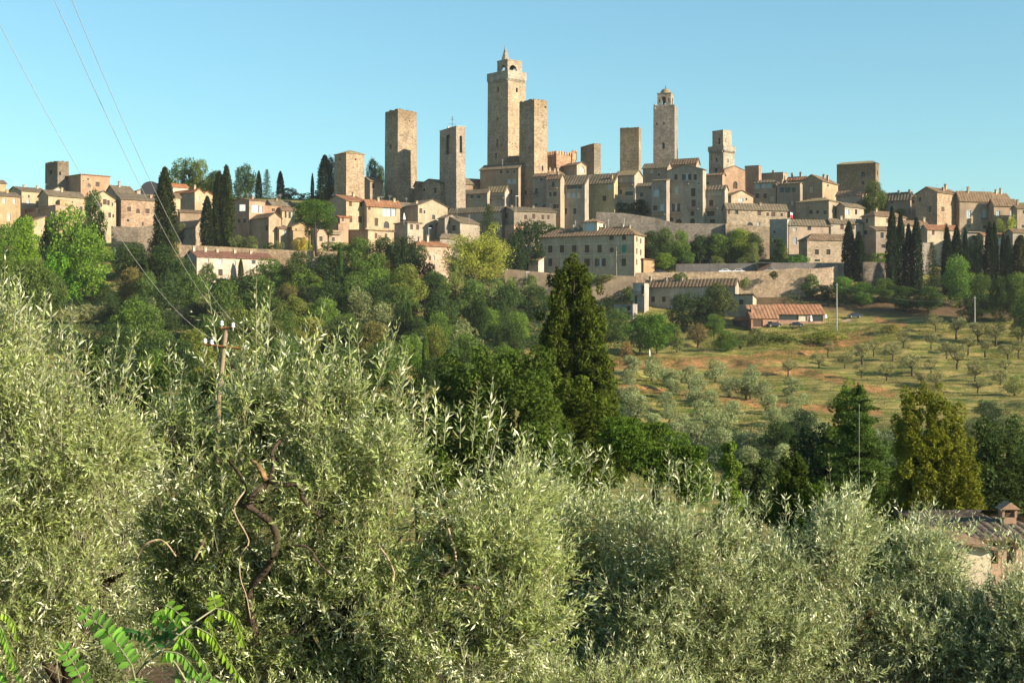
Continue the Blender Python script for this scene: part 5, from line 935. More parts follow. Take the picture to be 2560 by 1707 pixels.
# the band of garden trees below the left part of the town
for a in [
 ('olive', 596, 587, 628, 44, G_OG, "rounded grey-green shrub right of the twin-tipped cypress"),
 ('olive', 628, 590, 630, 42, G_OG, "second rounded grey-green shrub, before the pink chapel-like house"),
 ('bush', 672, 603, 632, 36, G_DK, "dark clipped bush before the small cream annex"),
 ('olive', 695, 600, 632, 28, G_OLD, "small olive before the small cream annex"),
 ('airy', 750, 588, 650, 44, (0.26, 0.22, 0.06), "thin yellowing tree growing beside the garden wall left of the umbrella pine"),
 ('bush', 767, 597, 630, 26, G_YG, "pale green shrub by the low palm"),
 ('bush', 838, 606, 632, 90, (0.06, 0.12, 0.02), "long green hedge at the foot of the umbrella pine"),
 ('bush', 860, 602, 640, 60, G_MD, "green hedge mass below the big cream house"),
 ('broad', 895, 595, 690, 80, G_MD, "leafy tree before the low apricot house"),
 ('broad', 955, 598, 700, 86, G_DK, "dark broad tree below the two-window apricot house"),
 ('broad', 1010, 600, 720, 90, (0.022, 0.04, 0.018), "large blackish evergreen below the pale square house"),
 ('broad', 1050, 620, 720, 60, G_DK, "dark tree overlapping the pink house's left side"),
 ('broad', 1000, 672, 735, 44, (0.10, 0.19, 0.03), "bright green small tree before the blackish evergreen"),
 ('airy', 1140, 640, 760, 60, (0.13, 0.17, 0.06), "thin tree in front of the pink two-chimney house"),
 ('olive', 1044, 680, 755, 42, (0.13, 0.09, 0.05), "reddish-brown bare shrub below the pink two-chimney house"),
 ('broad', 1090, 680, 770, 66, G_DK, "dark tree below the pink two-chimney house"),
 ('conifer', 1222, 505, 625, 74, (0.03, 0.045, 0.02), "dark ragged conifer rising behind the yellow-green poplar"),
 ('broad', 1318, 560, 690, 84, (0.02, 0.036, 0.018), "dark tree mass left of the large mansion"),
 ('broad', 1290, 590, 700, 66, (0.02, 0.036, 0.018), "second dark tree left of the large mansion, lower"),
 ('bush', 1350, 548, 590, 70, G_DK, "dark scrub above the mansion's roof line"),
 ('bush', 1395, 565, 595, 60, G_DK, "dark scrub filling the gap behind the mansion's roof"),
 ('poplar', 1187, 566, 748, 178, (0.20, 0.235, 0.05), "big airy yellow-green poplar in the middle of the hillside"),
 ('airy', 1262, 686, 765, 84, (0.10, 0.15, 0.045), "smaller airy tree at the right foot of the big poplar"),
 ('airy', 1215, 700, 790, 80, (0.15, 0.21, 0.10), "pale blue-green young tree below the big poplar"),
 ('broad', 1340, 720, 800, 90, G_DK, "dark tree under the plain retaining wall"),
 ('conifer', 1258, 745, 900, 76, (0.033, 0.055, 0.024), "dull green conifer left of the great foreground cypress"),
 ('broad', 1200, 745, 860, 56, G_DK, "dark tree left of the dull green conifer"),
 ('bush', 1135, 742, 790, 40, (0.10, 0.17, 0.07), "pale green sapling in the scrub below the poplar"),
 ('broad', 1100, 780, 870, 70, (0.07, 0.12, 0.03), "mid-green leafy tree above the dry orange clearing"),
 ('bush', 1130, 850, 890, 60, G_MD, "green shrub beside the dry orange clearing"),
 ('olive', 1047, 843, 890, 62, (0.16, 0.20, 0.13), "round silver-grey olive in the scrub, left of the dry clearing"),
 ('bush', 1050, 880, 930, 60, G_BR, "bright green bush under the round silver-grey olive"),
 ('broad', 1015, 760, 850, 72, G_DK, "dark tree with silvery edge above the round silver olive"),
 ('olive', 990, 760, 830, 60, G_OLD, "dull olive left of the dark scrub tree in mid slope"),
 ('broad', 940, 640, 740, 80, G_MD, "soft grey-green tree behind the row of small cypresses"),
 ('broad', 900, 655, 745, 60, G_MD, "soft green tree left of the grey-green one"),
 ('broad', 820, 632, 735, 90, (0.035, 0.06, 0.024), "dark round tree left of the thin tall cypress"),
 ('cypress', 849, 612, 742, 15, (0.05, 0.105, 0.022), "tall thin bright-green cypress in the garden below the town"),
 ('cypress', 868, 690, 752, 14, (0.05, 0.09, 0.025), "short cypress just right of the tall thin one"),
 ('cypress', 897, 684, 760, 12, (0.05, 0.09, 0.025), "second short cypress right of the tall thin one"),
 ('cypress', 914, 688, 742, 10, (0.06, 0.10, 0.03), "third, slimmest short cypress right of the tall thin one"),
 ('olive', 945, 712, 760, 40, G_OL, "grey olive right of the row of short cypresses"),
 ('broad', 737, 628, 735, 76, (0.05, 0.075, 0.03), "dull green tree right of the white villa"),
 ('broad', 672, 650, 738, 78, (0.07, 0.13, 0.04), "fresh green round tree covering the villa's right end"),
 ('broad', 520, 662, 725, 42, (0.06, 0.10, 0.03), "small tree in front of the white villa's left windows"),
 ('cypress', 602, 648, 700, 12, (0.04, 0.07, 0.025), "small pointed tree against the white villa's wall"),
 ('bush', 560, 692, 730, 70, G_DK, "dark shrubs at the foot of the white villa"),
 ('bush', 620, 690, 735, 70, G_DK, "dark thicket under the villa's right windows"),
 ('broad', 794, 695, 745, 46, (0.09, 0.14, 0.03), "yellowish green small tree in the garden clearing"),
 ('olive', 720, 705, 750, 54, (0.12, 0.12, 0.05), "dull brownish tree in the garden clearing"),
 ('olive', 775, 752, 815, 60, G_OG, "olive on the garden terrace under the clearing"),
 ('olive', 690, 755, 800, 46, G_OG, "round olive at the left of the garden terrace"),
 ('cypress', 366, 655, 740, 14, (0.06, 0.10, 0.03), "slim young cypress, left of four below the villa"),
 ('cypress', 420, 670, 760, 17, (0.06, 0.10, 0.03), "slim young cypress, second and stoutest of four below the villa"),
 ('cypress', 448, 690, 752, 12, (0.06, 0.10, 0.03), "slim young cypress, third of four below the villa"),
 ('cypress', 396, 700, 762, 14, (0.06, 0.10, 0.03), "slim young cypress, lowest of four below the villa"),
 ('cypress', 483, 655, 735, 13, (0.05, 0.09, 0.03), "slim young cypress at the villa's left corner"),
 ('cypress', 508, 690, 745, 12, (0.05, 0.09, 0.03), "small young cypress under the villa's left corner"),
 ('broad', 330, 668, 770, 78, (0.10, 0.095, 0.04), "brownish open tree right of the big bright green tree"),
 ('broad', 395, 615, 710, 100, G_DK, "dark leafy mass below the crumbling rubble wall"),
 ('broad', 330, 612, 700, 90, (0.04, 0.07, 0.022), "dark green trees under the pale eroded bank"),
 ('broad', 455, 650, 740, 66, G_DK, "dark tree left of the white villa"),
 ('broad', 232, 488, 640, 60, (0.04, 0.075, 0.025), "dark upright tree before the cream gabled house"),
 ('broad', 130, 555, 740, 66, (0.03, 0.055, 0.022), "dark tree at the left of the big bright green tree"),
 ('broad', 190, 520, 745, 130, G_BR, "big bright green tree at the left, topmost crown"),
 ('broad', 225, 590, 755, 130, G_BR, "bright green tree lower right of the big bright one"),
 ('broad', 160, 640, 760, 120, (0.075, 0.17, 0.02), "bright green tree low in the left group"),
 ('broad', 60, 553, 680, 86, (0.11, 0.20, 0.022), "sunlit light green tree in front of the ochre houses"),
 ('broad', 15, 560, 690, 80, (0.07, 0.13, 0.022), "green tree cut off by the left edge under the ochre house"),
 ('broad', 20, 640, 760, 110, (0.075, 0.12, 0.03), "dull green tree at the left edge behind the foreground olive"),
 ('broad', 85, 655, 800, 90, (0.07, 0.11, 0.03), "dull green tree right of the one at the left edge"),
 ('broad', 130, 690, 800, 70, (0.06, 0.095, 0.03), "low dull green tree above the far olives"),
 ('bush', 95, 690, 740, 80, (0.02, 0.035, 0.018), "blackish thicket under the bright green tree")]:
    T(*a[:6], a[6], cat='shrub' if a[0] == 'bush' else 'tree')
# olives in front of the left slope
for i, (px, y0, y1, w_) in enumerate([(175, 762, 815, 50), (215, 758, 812, 50), (258, 752, 812, 58), (305, 765, 812, 48), (345, 775, 822, 44), (372, 745, 818, 60), (382, 820, 870, 60), (440, 760, 815, 50), (470, 765, 815, 46), (520, 735, 800, 66), (560, 770, 830, 60)]):
    T('olive', px, y0, y1, w_, (0.145, 0.165, 0.095), "grey olive, %s in the row across the left slope, from the left" % ['first', 'second', 'third', 'fourth', 'fifth', 'sixth', 'seventh, lowest', 'eighth', 'ninth', 'tenth', 'eleventh'][i], group='olives across the left slope')
for i, (px, y0, y1, w_, c_, l_) in enumerate([
 (300, 820, 930, 120, (0.035, 0.06, 0.024), "dark shrubby tree behind the left foreground olive"), (380, 850, 960, 120, G_DK, "dark thicket tree left of the power pole"), (450, 850, 960, 90, G_DK, "dark thicket tree at the power pole's foot"),
 (620, 800, 900, 110, (0.03, 0.05, 0.024), "dark tree right of the power pole's crossarm"), (700, 810, 890, 110, (0.10, 0.12, 0.045), "olive-green shrubby tree in the middle slope"), (780, 800, 880, 100, (0.13, 0.14, 0.035), "yellowish shrub tree in the middle slope"),
 (860, 790, 880, 100, (0.05, 0.075, 0.03), "dark green tree at the centre of the slope"), (930, 820, 920, 90, (0.09, 0.12, 0.035), "green shrub tree above the long olive shoots"), (560, 830, 920, 80, (0.04, 0.065, 0.025), "dark shrub just right of the power pole"),
 (510, 790, 850, 70, G_DK, "dark tree behind the power pole's top"), (260, 850, 960, 90, G_DK, "dark low tree behind the left olive's right flank")]):
    T('broad', px, y0, y1, w_, c_, l_)
# terraces right of the mansion
for a in [
 ('bush', 1560, 492, 535, 50, G_DK, "dark ivy shrubs on the terrace below the yellow house"), ('bush', 1600, 495, 540, 60, (0.022, 0.04, 0.018), "rounded dark shrub left of the narrow dark house"),
 ('bush', 1632, 568, 620, 56, G_DK, "dark shrub at the mansion's upper right"), ('broad', 1668, 562, 625, 62, (0.06, 0.12, 0.025), "green tree under the grey town wall"), ('broad', 1700, 575, 630, 56, G_MD, "second green tree under the grey town wall"),
 ('bush', 1640, 595, 640, 60, G_OG, "pale grassy shrub on the slope right of the mansion"), ('bush', 1740, 592, 645, 70, G_DK, "dark bush on the terrace slope under the town wall"), ('broad', 1790, 588, 650, 66, G_DK, "dark tree in the middle of the terrace slope"),
 ('broad', 1792, 603, 645, 46, (0.09, 0.13, 0.05), "lighter bush in front of the dark terrace tree"), ('broad', 1856, 578, 655, 66, (0.12, 0.16, 0.03), "rounded yellowish-green tree under the sunlit town wall"), ('bush', 1900, 575, 620, 56, G_DK, "dark scrub right of the yellowish-green round tree"),
 ('bush', 1850, 612, 655, 90, G_DK, "dark bank of shrubs on the lower terrace"), ('broad', 1660, 632, 674, 48, (0.10, 0.16, 0.03), "sunlit bush beside the orange garden shed"), ('broad', 1716, 630, 672, 40, (0.05, 0.09, 0.028), "round green bush right of the sunlit bush"),
 ('bush', 1704, 655, 682, 22, G_BR, "small bright tuft on the parking terrace"), ('olive', 1790, 640, 672, 50, G_OG, "grey shrub on the terrace edge"), ('olive', 1865, 640, 672, 46, G_OG, "second grey shrub on the terrace edge"),
 ('broad', 1885, 610, 672, 26, (0.12, 0.15, 0.07), "slender pale tree beside the bus shelter"), ('broad', 1950, 600, 662, 36, G_DK, "dark narrow tree left of the clipped hedge"), ('olive', 1962, 610, 662, 22, G_OG, "pale thin tree in front of the dark narrow tree"),
 ('bush', 1990, 632, 664, 58, (0.045, 0.11, 0.025), "clipped rounded green hedge beside the rubble-stone house"), ('broad', 2185, 458, 545, 56, (0.05, 0.075, 0.022), "ivy-clad tree at the foot of the blocky tower"), ('broad', 2205, 476, 545, 30, (0.06, 0.09, 0.025), "narrow ivy mass right of the blocky tower"),
 ('broad', 2165, 500, 545, 40, G_DK, "dark shrub under the blocky tower"), ('broad', 2302, 512, 565, 30, (0.03, 0.05, 0.02), "dark palm-like tree left of the orange-fronted house"), ('olive', 2248, 522, 560, 40, G_OG, "pale shrub behind the pyramid-roofed house"),
 ('bush', 2205, 628, 665, 50, (0.09, 0.15, 0.03), "sunlit vine hedge on the wall between the cypress groups"), ('airy', 2517, 530, 640, 64, (0.16, 0.20, 0.05), "light yellow-green willow among the dark cypresses at the right"),
 ('conifer', 2330, 600, 740, 50, (0.02, 0.036, 0.02), "dark broad conifer right of the cypress row"), ('conifer', 2365, 552, 735, 34, (0.02, 0.036, 0.02), "dark conifer with uneven top right of the cypress row"), ('cypress', 2552, 590, 745, 50, (0.06, 0.065, 0.03), "bushy brown-green cypress at the right edge"),
 ('broad', 2440, 600, 720, 50, G_DK, "dark tree before the grey shaded house at the right")]:
    T(*a[:6], a[6], cat='shrub' if a[0] == 'bush' else 'tree')
for i, (px, y0, y1, w_, l_) in enumerate([
 (2122, 555, 705, 30, "left cypress of the pair beside the rubble-stone house"), (2147, 580, 708, 28, "right cypress of the pair beside the rubble-stone house"),
 (2230, 519, 738, 27, "tallest cypress, first of the row of four right of the pyramid roof"), (2251, 530, 738, 21, "second cypress of the row of four, slimmer"), (2271, 562, 738, 22, "third and lowest cypress of the row of four"), (2291, 546, 740, 27, "fourth cypress of the row of four, wide at the base"),
 (2368, 570, 740, 24, "dark cypress behind the green tree at the right"), (2392, 566, 740, 28, "thick dark cypress near the grey shaded house"), (2413, 572, 735, 16, "thin dark cypress right of the thick one"),
 (2474, 556, 722, 26, "broad double cypress near the right edge, left stem"), (2486, 556, 722, 18, "broad double cypress near the right edge, right stem"), (2508, 584, 722, 16, "slim cypress, left of the small pair near the right edge"), (2520, 590, 722, 20, "slim cypress, right of the small pair near the right edge")]):
    T('cypress', px, y0, y1, w_, (0.018, 0.034, 0.020), l_)
for a in [
 ('broad', 2030, 690, 745, 46, (0.055, 0.10, 0.028), "bright-topped tree left end of the hedge under the cypress pair"), ('broad', 2060, 712, 752, 40, G_DK, "dark shrub tree behind the left utility pole"), ('broad', 2105, 692, 755, 56, (0.06, 0.12, 0.03), "green tree right of the left utility pole"),
 ('broad', 2160, 708, 765, 66, (0.055, 0.11, 0.028), "green tree under the cypress pair"), ('broad', 2210, 700, 760, 60, G_MD, "green tree at the foot of the tallest cypress"), ('broad', 2265, 720, 780, 66, G_DK, "dark tree under the row of four cypresses"),
 ('broad', 2320, 715, 780, 70, (0.045, 0.08, 0.03), "leafy tree right of the row of four cypresses"), ('broad', 2400, 640, 765, 82, (0.07, 0.13, 0.035), "tall fresh green tree in front of the dark cypresses at the right"), ('broad', 2455, 690, 790, 66, (0.05, 0.085, 0.03), "green tree right of the tall fresh green one"),
 ('broad', 2500, 700, 800, 70, G_DK, "dark tree beside the right utility pole"), ('broad', 2540, 690, 800, 76, (0.06, 0.10, 0.03), "green tree at the right edge under the bushy cypress"), ('broad', 2430, 740, 800, 80, (0.035, 0.055, 0.026), "dark low tree behind the right utility pole"),
 ('broad', 2555, 740, 850, 60, (0.035, 0.06, 0.026), "dark tree at the right edge of the olive grove"),
 ('broad', 1718, 738, 822, 96, (0.03, 0.05, 0.022), "dark round tree in front of the long grey house"), ('broad', 1792, 715, 822, 86, (0.05, 0.065, 0.028), "tall brownish-green tree in front of the long grey house's right half"), ('broad', 1760, 745, 825, 70, (0.025, 0.042, 0.02), "blackish tree between the two before the long grey house"),
 ('broad', 1642, 782, 884, 78, (0.06, 0.125, 0.022), "bright green leafy tree below the long grey house"), ('broad', 1600, 786, 884, 80, (0.05, 0.10, 0.022), "green tree joined to the bright one's left side"), ('broad', 1545, 775, 860, 70, (0.06, 0.10, 0.03), "mid-green tree right of the great foreground cypress"),
 ('olive', 1692, 815, 884, 38, G_OG, "grey-green upright olive right of the bright green tree"), ('olive', 1567, 852, 900, 40, (0.15, 0.11, 0.06), "brown half-bare tree on the dry path"), ('olive', 1745, 805, 865, 56, (0.11, 0.095, 0.055), "brownish open tree below the dark round tree"),
 ('broad', 1785, 790, 845, 60, (0.07, 0.12, 0.035), "green bush under the tall brownish-green tree"), ('broad', 1815, 830, 880, 60, (0.055, 0.10, 0.025), "round green bush on the upper grove edge"), ('olive', 1850, 825, 872, 56, G_OG, "grey olive right of the round green bush"),
 ('bush', 1888, 822, 860, 60, (0.06, 0.08, 0.035), "low shrub in front of the woodshed"), ('bush', 1950, 825, 852, 120, (0.10, 0.13, 0.04), "weedy hedge along the bottom of the barn wall"), ('bush', 2060, 826, 852, 110, (0.14, 0.17, 0.04), "yellow-green weeds under the car park wall"),
 ('bush', 2230, 808, 832, 60, (0.14, 0.14, 0.05), "dry weeds at the end of the car park wall"), ('bush', 1555, 625, 650, 30, G_MD, "creeper on the mansion's lower wall"),
 ('bush', 1470, 682, 704, 60, G_MD, "creeper hanging along the retaining wall's middle"), ('bush', 1700, 676, 700, 40, G_MD, "creeper spilling over the terrace wall above the long grey house"), ('bush', 1860, 690, 716, 30, G_OG, "creeper clinging to the terrace wall's sunlit face"), ('bush', 1935, 676, 694, 26, G_DK, "small creeper tuft on the terrace wall near its right end"), ('bush', 1325, 690, 740, 44, G_MD, "creeper tumbling down the mansion's retaining wall at its left end"), ('bush', 1575, 706, 752, 40, G_MD, "creeper in the corner between retaining wall and balconied bay"),
 ('bush', 1420, 684, 706, 46, G_OG, "creeper hanging along the retaining wall's left"), ('bush', 1520, 684, 700, 50, G_OG, "creeper hanging at the mansion's right corner")]:
    if 'mansion\'s lower wall' in a[6]: continue
    cp_ = 'creeper' in a[6]
    T(*a[:6], a[6], cat='creeper' if cp_ else ('shrub' if a[0] == 'bush' else 'tree'), Y=467 if cp_ else None, name='creeper' if cp_ else None)
# the olive grove
LW = ['first', 'second', 'third', 'fourth', 'fifth', 'sixth', 'seventh', 'eighth', 'ninth', 'tenth', 'eleventh', 'twelfth', 'thirteenth', 'fourteenth', 'fifteenth', 'sixteenth', 'seventeenth', 'eighteenth', 'nineteenth', 'twentieth']
def P5(x, y): return 1200+x/3.336, 600+y/3.336
def P6(x, y): return 1860+x/3.336, 600+y/3.336
dense = [P5(x, y)+(r/3.336,) for x, y, r in [(1260, 1050, 80), (1240, 1150, 70), (1250, 1290, 88), (1430, 1085, 85), (1440, 1020, 60), (1590, 1150, 88), (1610, 1240, 75), (1740, 1140, 80), (1810, 1200, 80), (1965, 1090, 88), (1790, 1300, 85), (1930, 1330, 82), (2080, 1220, 85), (2220, 1220, 92), (1300, 1400, 115), (1560, 1340, 85), (1840, 1430, 92), (2110, 1430, 100), (1990, 1520, 115), (1580, 1450, 75), (1440, 1530, 95), (1700, 1540, 85)]]
dense += [P6(x, y)+(r/3.336,) for x, y, r in [(60, 1120, 78), (50, 1225, 85), (150, 1250, 85), (400, 1225, 80), (240, 1385, 88), (400, 1380, 82), (500, 1330, 62), (250, 1480, 76), (400, 1460, 74), (530, 1530, 92)]]
dense += [(1690, 1085, 28), (1740, 1080, 28), (1800, 1095, 30), (1860, 1110, 34), (1870, 1150, 34), (1840, 1190, 36), (1915, 1110, 32), (2045, 1085, 30), (2080, 1130, 30), (2100, 1195, 28), (1980, 1070, 36), (1960, 1140, 34), (2035, 1150, 34)]
dense.sort(key=lambda q: (round(q[1]/45), q[0]))
rows = {}
for q in dense: rows.setdefault(round(q[1]/45), []).append(q)
rn = ['top', 'second', 'third', 'fourth', 'fifth', 'sixth', 'lowest', 'bottom']
for i, kk_ in enumerate(sorted(rows)):
    for j, (x, y, r) in enumerate(rows[kk_]):
        T('olive', x, y-r*1.1, y+r*.95, 2.25*r, (0.165, 0.205, 0.13), "silvery olive of the dense lower grove, %s row down, %s from the left" % (LW[i], LW[j]), group='olives of the dense grove')
sparse = [P6(x, y)+(r/3.336,) for x, y, r in [(625, 1000, 55), (840, 1005, 60), (985, 940, 85), (1080, 895, 50), (1240, 930, 62), (1400, 1030, 80), (1190, 1100, 66), (1560, 1050, 55), (1600, 1160, 66), (1780, 970, 88), (1690, 910, 66), (1870, 865, 66), (2010, 890, 55), (1600, 690, 62), (1770, 720, 80), (1950, 770, 75), (2100, 770, 78), (1930, 1090, 84), (1950, 1210, 66), (2200, 930, 66), (2140, 1150, 72), (2255, 1230, 72), (1330, 830, 60), (1560, 835, 55), (370, 1060, 62), (2285, 770, 64), (700, 900, 50), (980, 1080, 50), (1480, 1150, 55), (2180, 1050, 50), (2290, 900, 56)]]
sparse.sort(key=lambda q: (round(q[1]/42), q[0])); rows = {}
for q in sparse: rows.setdefault(round(q[1]/42), []).append(q)
for i, kk_ in enumerate(sorted(rows)):
    for j, (x, y, r) in enumerate(rows[kk_]):
        full = (int(x) % 3 == 0)
        T('olive' if full else 'sparse_olive', x, y-r*1.35, y+r*.95, 2.7*r, (0.16, 0.19, 0.09) if full else (0.165, 0.18, 0.11), "%s olive of the open upper grove, %s row down, %s from the left" % ('leafy' if full else 'thin half-bare', LW[i], LW[j]), group='olives of the open upper grove')
for (px, y0, y1, w_, c_, l_) in [(2470, 1000, 1075, 80, (0.05, 0.075, 0.05), "dark shrub below the open grove at the right"), (2520, 1040, 1110, 76, (0.12, 0.15, 0.09), "grey olive at the right edge above the farmhouse trees"), (2440, 1050, 1130, 70, (0.12, 0.15, 0.09), "grey olive right of the great yellow-green conifer's top"), (1950, 1060, 1150, 90, G_DK, "dark tree at the bottom of the dense grove"), (2010, 1030, 1120, 90, (0.028, 0.05, 0.03), "dark tree at the grove's foot left of the feathery cedar")]:
    T('broad', px, y0, y1, w_, c_, l_)

# the wooded slope below the town
SHADE = [('dark green', (0.035, 0.060, 0.024)), ('mid-green', (0.060, 0.100, 0.030)), ('fresh green', (0.085, 0.145, 0.032)), ('grey-green', (0.120, 0.145, 0.080)), ('yellowish-green', (0.095, 0.120, 0.032)), ('olive-brown', (0.095, 0.095, 0.040))]
gs = random.Random(31)
for ri, yb in enumerate((735, 775, 818, 862, 910, 962)):
    px = (700 if ri == 0 else 250 if ri < 3 else 300)+gs.uniform(0, 30); j = 0
    while px < (1240 if ri == 0 else 1340):
        w_ = gs.uniform(52, 96)*(1+.04*ri); ht = w_*gs.uniform(.85, 1.35); c_ = gs.choices(range(6), (6, 6, 4, 3, 1.5, 1))[0]; y_ = yb+gs.uniform(-12, 12)
        if not ((540 < px < 700 and yb-ht < 690) or (ri < 2 and 1120 < px < 1275) or (ri < 1 and px > 1020)): kd = 'olive' if c_ == 3 else gs.choices(('broad', 'conifer', 'airy', 'cypress'), (60, 14, 14, 12))[0]; w_ = w_ if kd != 'cypress' else 17; T(kd, px, y_-ht, y_, w_, SHADE[c_][1], "%s tree of the wooded slope, %s row down, %s from the left" % (SHADE[c_][0], LW[ri], LW[j]), group='trees of the wooded slope'); j += 1
        px += max(w_, 30)*gs.uniform(.72, 1.05)
for i, px in enumerate((1625, 1665, 1705, 1750, 1795, 1838, 1880)):
    T('broad', px, 572+gs.uniform(0, 16), 655, gs.uniform(48, 66), SHADE[i % 3][1], "tree of the shady terrace row under the town wall, %s from the left" % LW[i], group='trees of the terrace row')
# undergrowth nobody could count, merged into one object
def undergrowth(n, polys, size, name, colr, label, rr_=(.7, 2.4)):
    PP, KK, NN = [], [], []; made = 0
    while made < n:
        (x0, x1, y0, y1) = polys[random.randrange(len(polys))]; px = random.uniform(x0, x1); py = random.uniform(y0, y1); Y = ysolve(px, py); X = (px-1280)*Y/F; z = float(zreal(X, Y)[0])
        r = random.uniform(*rr_); m_ = int(52*r); d = unit(rng.normal(size=(m_, 3))); d[:, 2] = abs(d[:, 2]); PP.append(np.array([X, Y, z])+d*[r, r, r*.8]*(.75+.3*rng.random((m_, 1)))); NN.append(d); KK.append(np.full(m_, random.random())); made += 1
    P = np.concatenate(PP); me = crown_mesh(name, P, np.concatenate(NN), np.concatenate(KK), size, .4, amb=.75); o = link(name, me, None, colr); o['kind'] = 'stuff'; o['label'] = label
HP = [(250, 1360, 640, 900), (0, 700, 640, 870), (1270, 1600, 730, 880), (300, 1300, 700, 1000), (560, 1380, 720, 900), (100, 700, 740, 900)]
undergrowth(900, HP, .42, 'undergrowth', (0.030, 0.052, 0.022), "dark dense shrubs covering the hillside below the town", (1, 4.2))
undergrowth(800, HP, .40, 'undergrowth', (0.065, 0.105, 0.03), "mid-green shrubs and weeds scattered over the hillside below the town", (.8, 3.0))
undergrowth(450, HP, .36, 'undergrowth', (0.12, 0.14, 0.075), "grey-green scrub dotted over the hillside below the town", (.8, 2.6))
undergrowth(150, HP, .34, 'undergrowth', (0.15, 0.15, 0.035), "yellowing bushes dotted over the hillside below the town", (.7, 2.2))
undergrowth(620, [(1600, 1960, 575, 672), (1600, 1940, 580, 672), (1960, 2560, 690, 770), (2200, 2560, 600, 700)], .38, 'scrub', (0.04, 0.065, 0.026), "scrub on the terraces under the town walls", (1, 3.4))
undergrowth(420, [(1500, 2560, 1090, 1180), (1400, 1560, 1000, 1110)], .4, 'undergrowth', (0.05, 0.075, 0.035), "scrub along the foot of the olive grove", (1.2, 3.6))
undergrowth(160, [(1600, 2300, 1080, 1170)], .36, 'undergrowth', (0.13, 0.155, 0.09), "grey-green bushes along the foot of the olive grove", (1.2, 2.8))
undergrowth(160, [(1850, 2240, 822, 850), (1750, 1990, 840, 880)], .25, 'weeds', (0.15, 0.17, 0.045), "weeds on the bank below the barn and car park")

def grass(n, polys, size, colr, label, name='grass'):
    P = []
    while len(P) < n:
        x0, x1, y0, y1 = polys[random.randrange(len(polys))]; P.append((random.uniform(x0, x1), random.uniform(y0, y1)))
    P = np.array(P); tabu = np.arange(1380, 2700, 20); tab = np.array([[ysolve(u, p) for p in range(740, 1100, 10)] for u in tabu])
    ui = np.clip(((P[:, 0]-1380)/20).astype(int), 0, len(tabu)-1); fi = np.clip((P[:, 1]-740)/10, 0, 34.99); pi = fi.astype(int); q = fi-pi
    Y = tab[ui, pi]*(1-q)+tab[ui, pi+1]*q; X = (P[:, 0]-1280)*Y/F; Z = zreal(X, Y)+size*.2
    keep = vnoise(X, Y, 5, 9)+vnoise(X, Y, 17, 4)*.8 > .85; C = np.stack([X, Y, Z], 1)[keep]
    V, Q = leaf_quads(C, size, None, 0, .5, 1.5); r = np.clip(vnoise(C[:, 0], C[:, 1], 2.5, 6)*.7+rng.random(len(C))*.3, 0, 1)
    o = link(name, npmesh(name, V, Q, M['foliage'], r), None, colr); o['kind'] = 'stuff'; o['label'] = label
GP = [(1500, 2560, 800, 1090), (1400, 1700, 880, 1000), (1900, 2560, 790, 900)]
grass(60000, GP, .30, (0.085, 0.12, 0.028), "green grass tufts between the olives of the slope")
grass(50000, GP, .28, (0.26, 0.21, 0.07), "dry straw-coloured grass between the olives of the slope")
# ------------------------------------------------------------------ nearer trees in the valley
def near_crown(name, lobes, Y, cpx, n, size, colr, root, bias=.4, shell=.7, asp=.6, up=0, amb=.4, mat='foliage', base=None):
    """lobes in photo pixels round (cpx) at distance Y: x, y, dy(depth m), rx, rz"""
    k = Y/F; L = [((x-cpx)*k, dy, (HY-y)*k-root.location.z, rx*k, rx*k*.9, rz*k) for x, y, dy, rx, rz in lobes]
    P, nn, kk = lobed(n, L, shell); return link('crown', crown_mesh(name, P, nn, kk, size, bias, mat, up, asp, amb), root, tuple(q*k_ for q, k_ in zip(colr, (1.2, 1.1, .92))))
def near_root(name, label, px, Y, cat='tree'):
    X = (px-1280)*Y/F; return thing(name, label, cat, (X, Y, float(zreal(X, Y)[0])))
def clumps(cx, top, bot, halfw, n, seed, prof, rs=(14, 30), dep=3.0, spike=False):
    """ragged set of clumps filling an outline: prof(t)->half width factor, t from top 0 to bottom 1"""
    g = np.random.default_rng(seed); out = []
    for i in range(n):
        t_ = g.random()**.8; hw = halfw*prof(t_); x = cx(t_)+g.uniform(-1, 1)*hw*.8; r = g.uniform(*rs)*(.5+.6*t_) ; y_ = top+(bot-top)*t_; dy = g.uniform(-1, .6)*dep*prof(t_); out.append((x, y_, dy, r, r*g.uniform(.9, 1.5)))
        if spike: out.append((x+g.uniform(-.5, .5)*r, y_-r*1.15, dy, r*.30, r*g.uniform(.6, 1.1)))
    return out
# the great cypress in the middle
Yc = 115; r_ = near_root('great_cypress', "tall ragged dark cypress rising in the middle, in front of the mansion", 1430, Yc)
lb = clumps(lambda t_: 1433-8*t_, 655, 1190, 148, 500, 3, lambda t_: .20+1.0*t_**.85, (14, 25), 2.8, True)+clumps(lambda t_: 1500-8*t_, 735, 1000, 26, 34, 4, lambda t_: .3+.7*t_, (13, 20), 1.5, True)+[(1434, 648, 0, 13, 16), (1420, 668, 0, 14, 20), (1446, 680, 0, 18, 22), (1375, 700, 0, 10, 16), (1500, 722, 0, 11, 16), (1350, 790, 0, 12, 12)]
near_crown('great_cypress_crown', lb, Yc, 1430, 84000, .32, (0.062, 0.090, 0.020), r_, .35, .6, .42, .8)
mb = MB(); hz = (HY-700)*Yc/F-r_.location.z; mb.tube([(0, 0, -1), (0, 0, hz*.5), (0, 0, hz)], [.5, .35, .12], 8)
for i in range(24): a_ = i*2.4; zz = hz*(.3+.65*i/24); mb.tube([(0, 0, zz), (math.cos(a_)*2.4*(1.2-i/24), math.sin(a_)*1.6, zz+1.5)], [.09, .03], 4)
mb.build('trunk', M['bark'], r_)
Yo = 95; r_ = near_root('oak', "broad dark holm oak left of the great cypress", 1240, Yo)
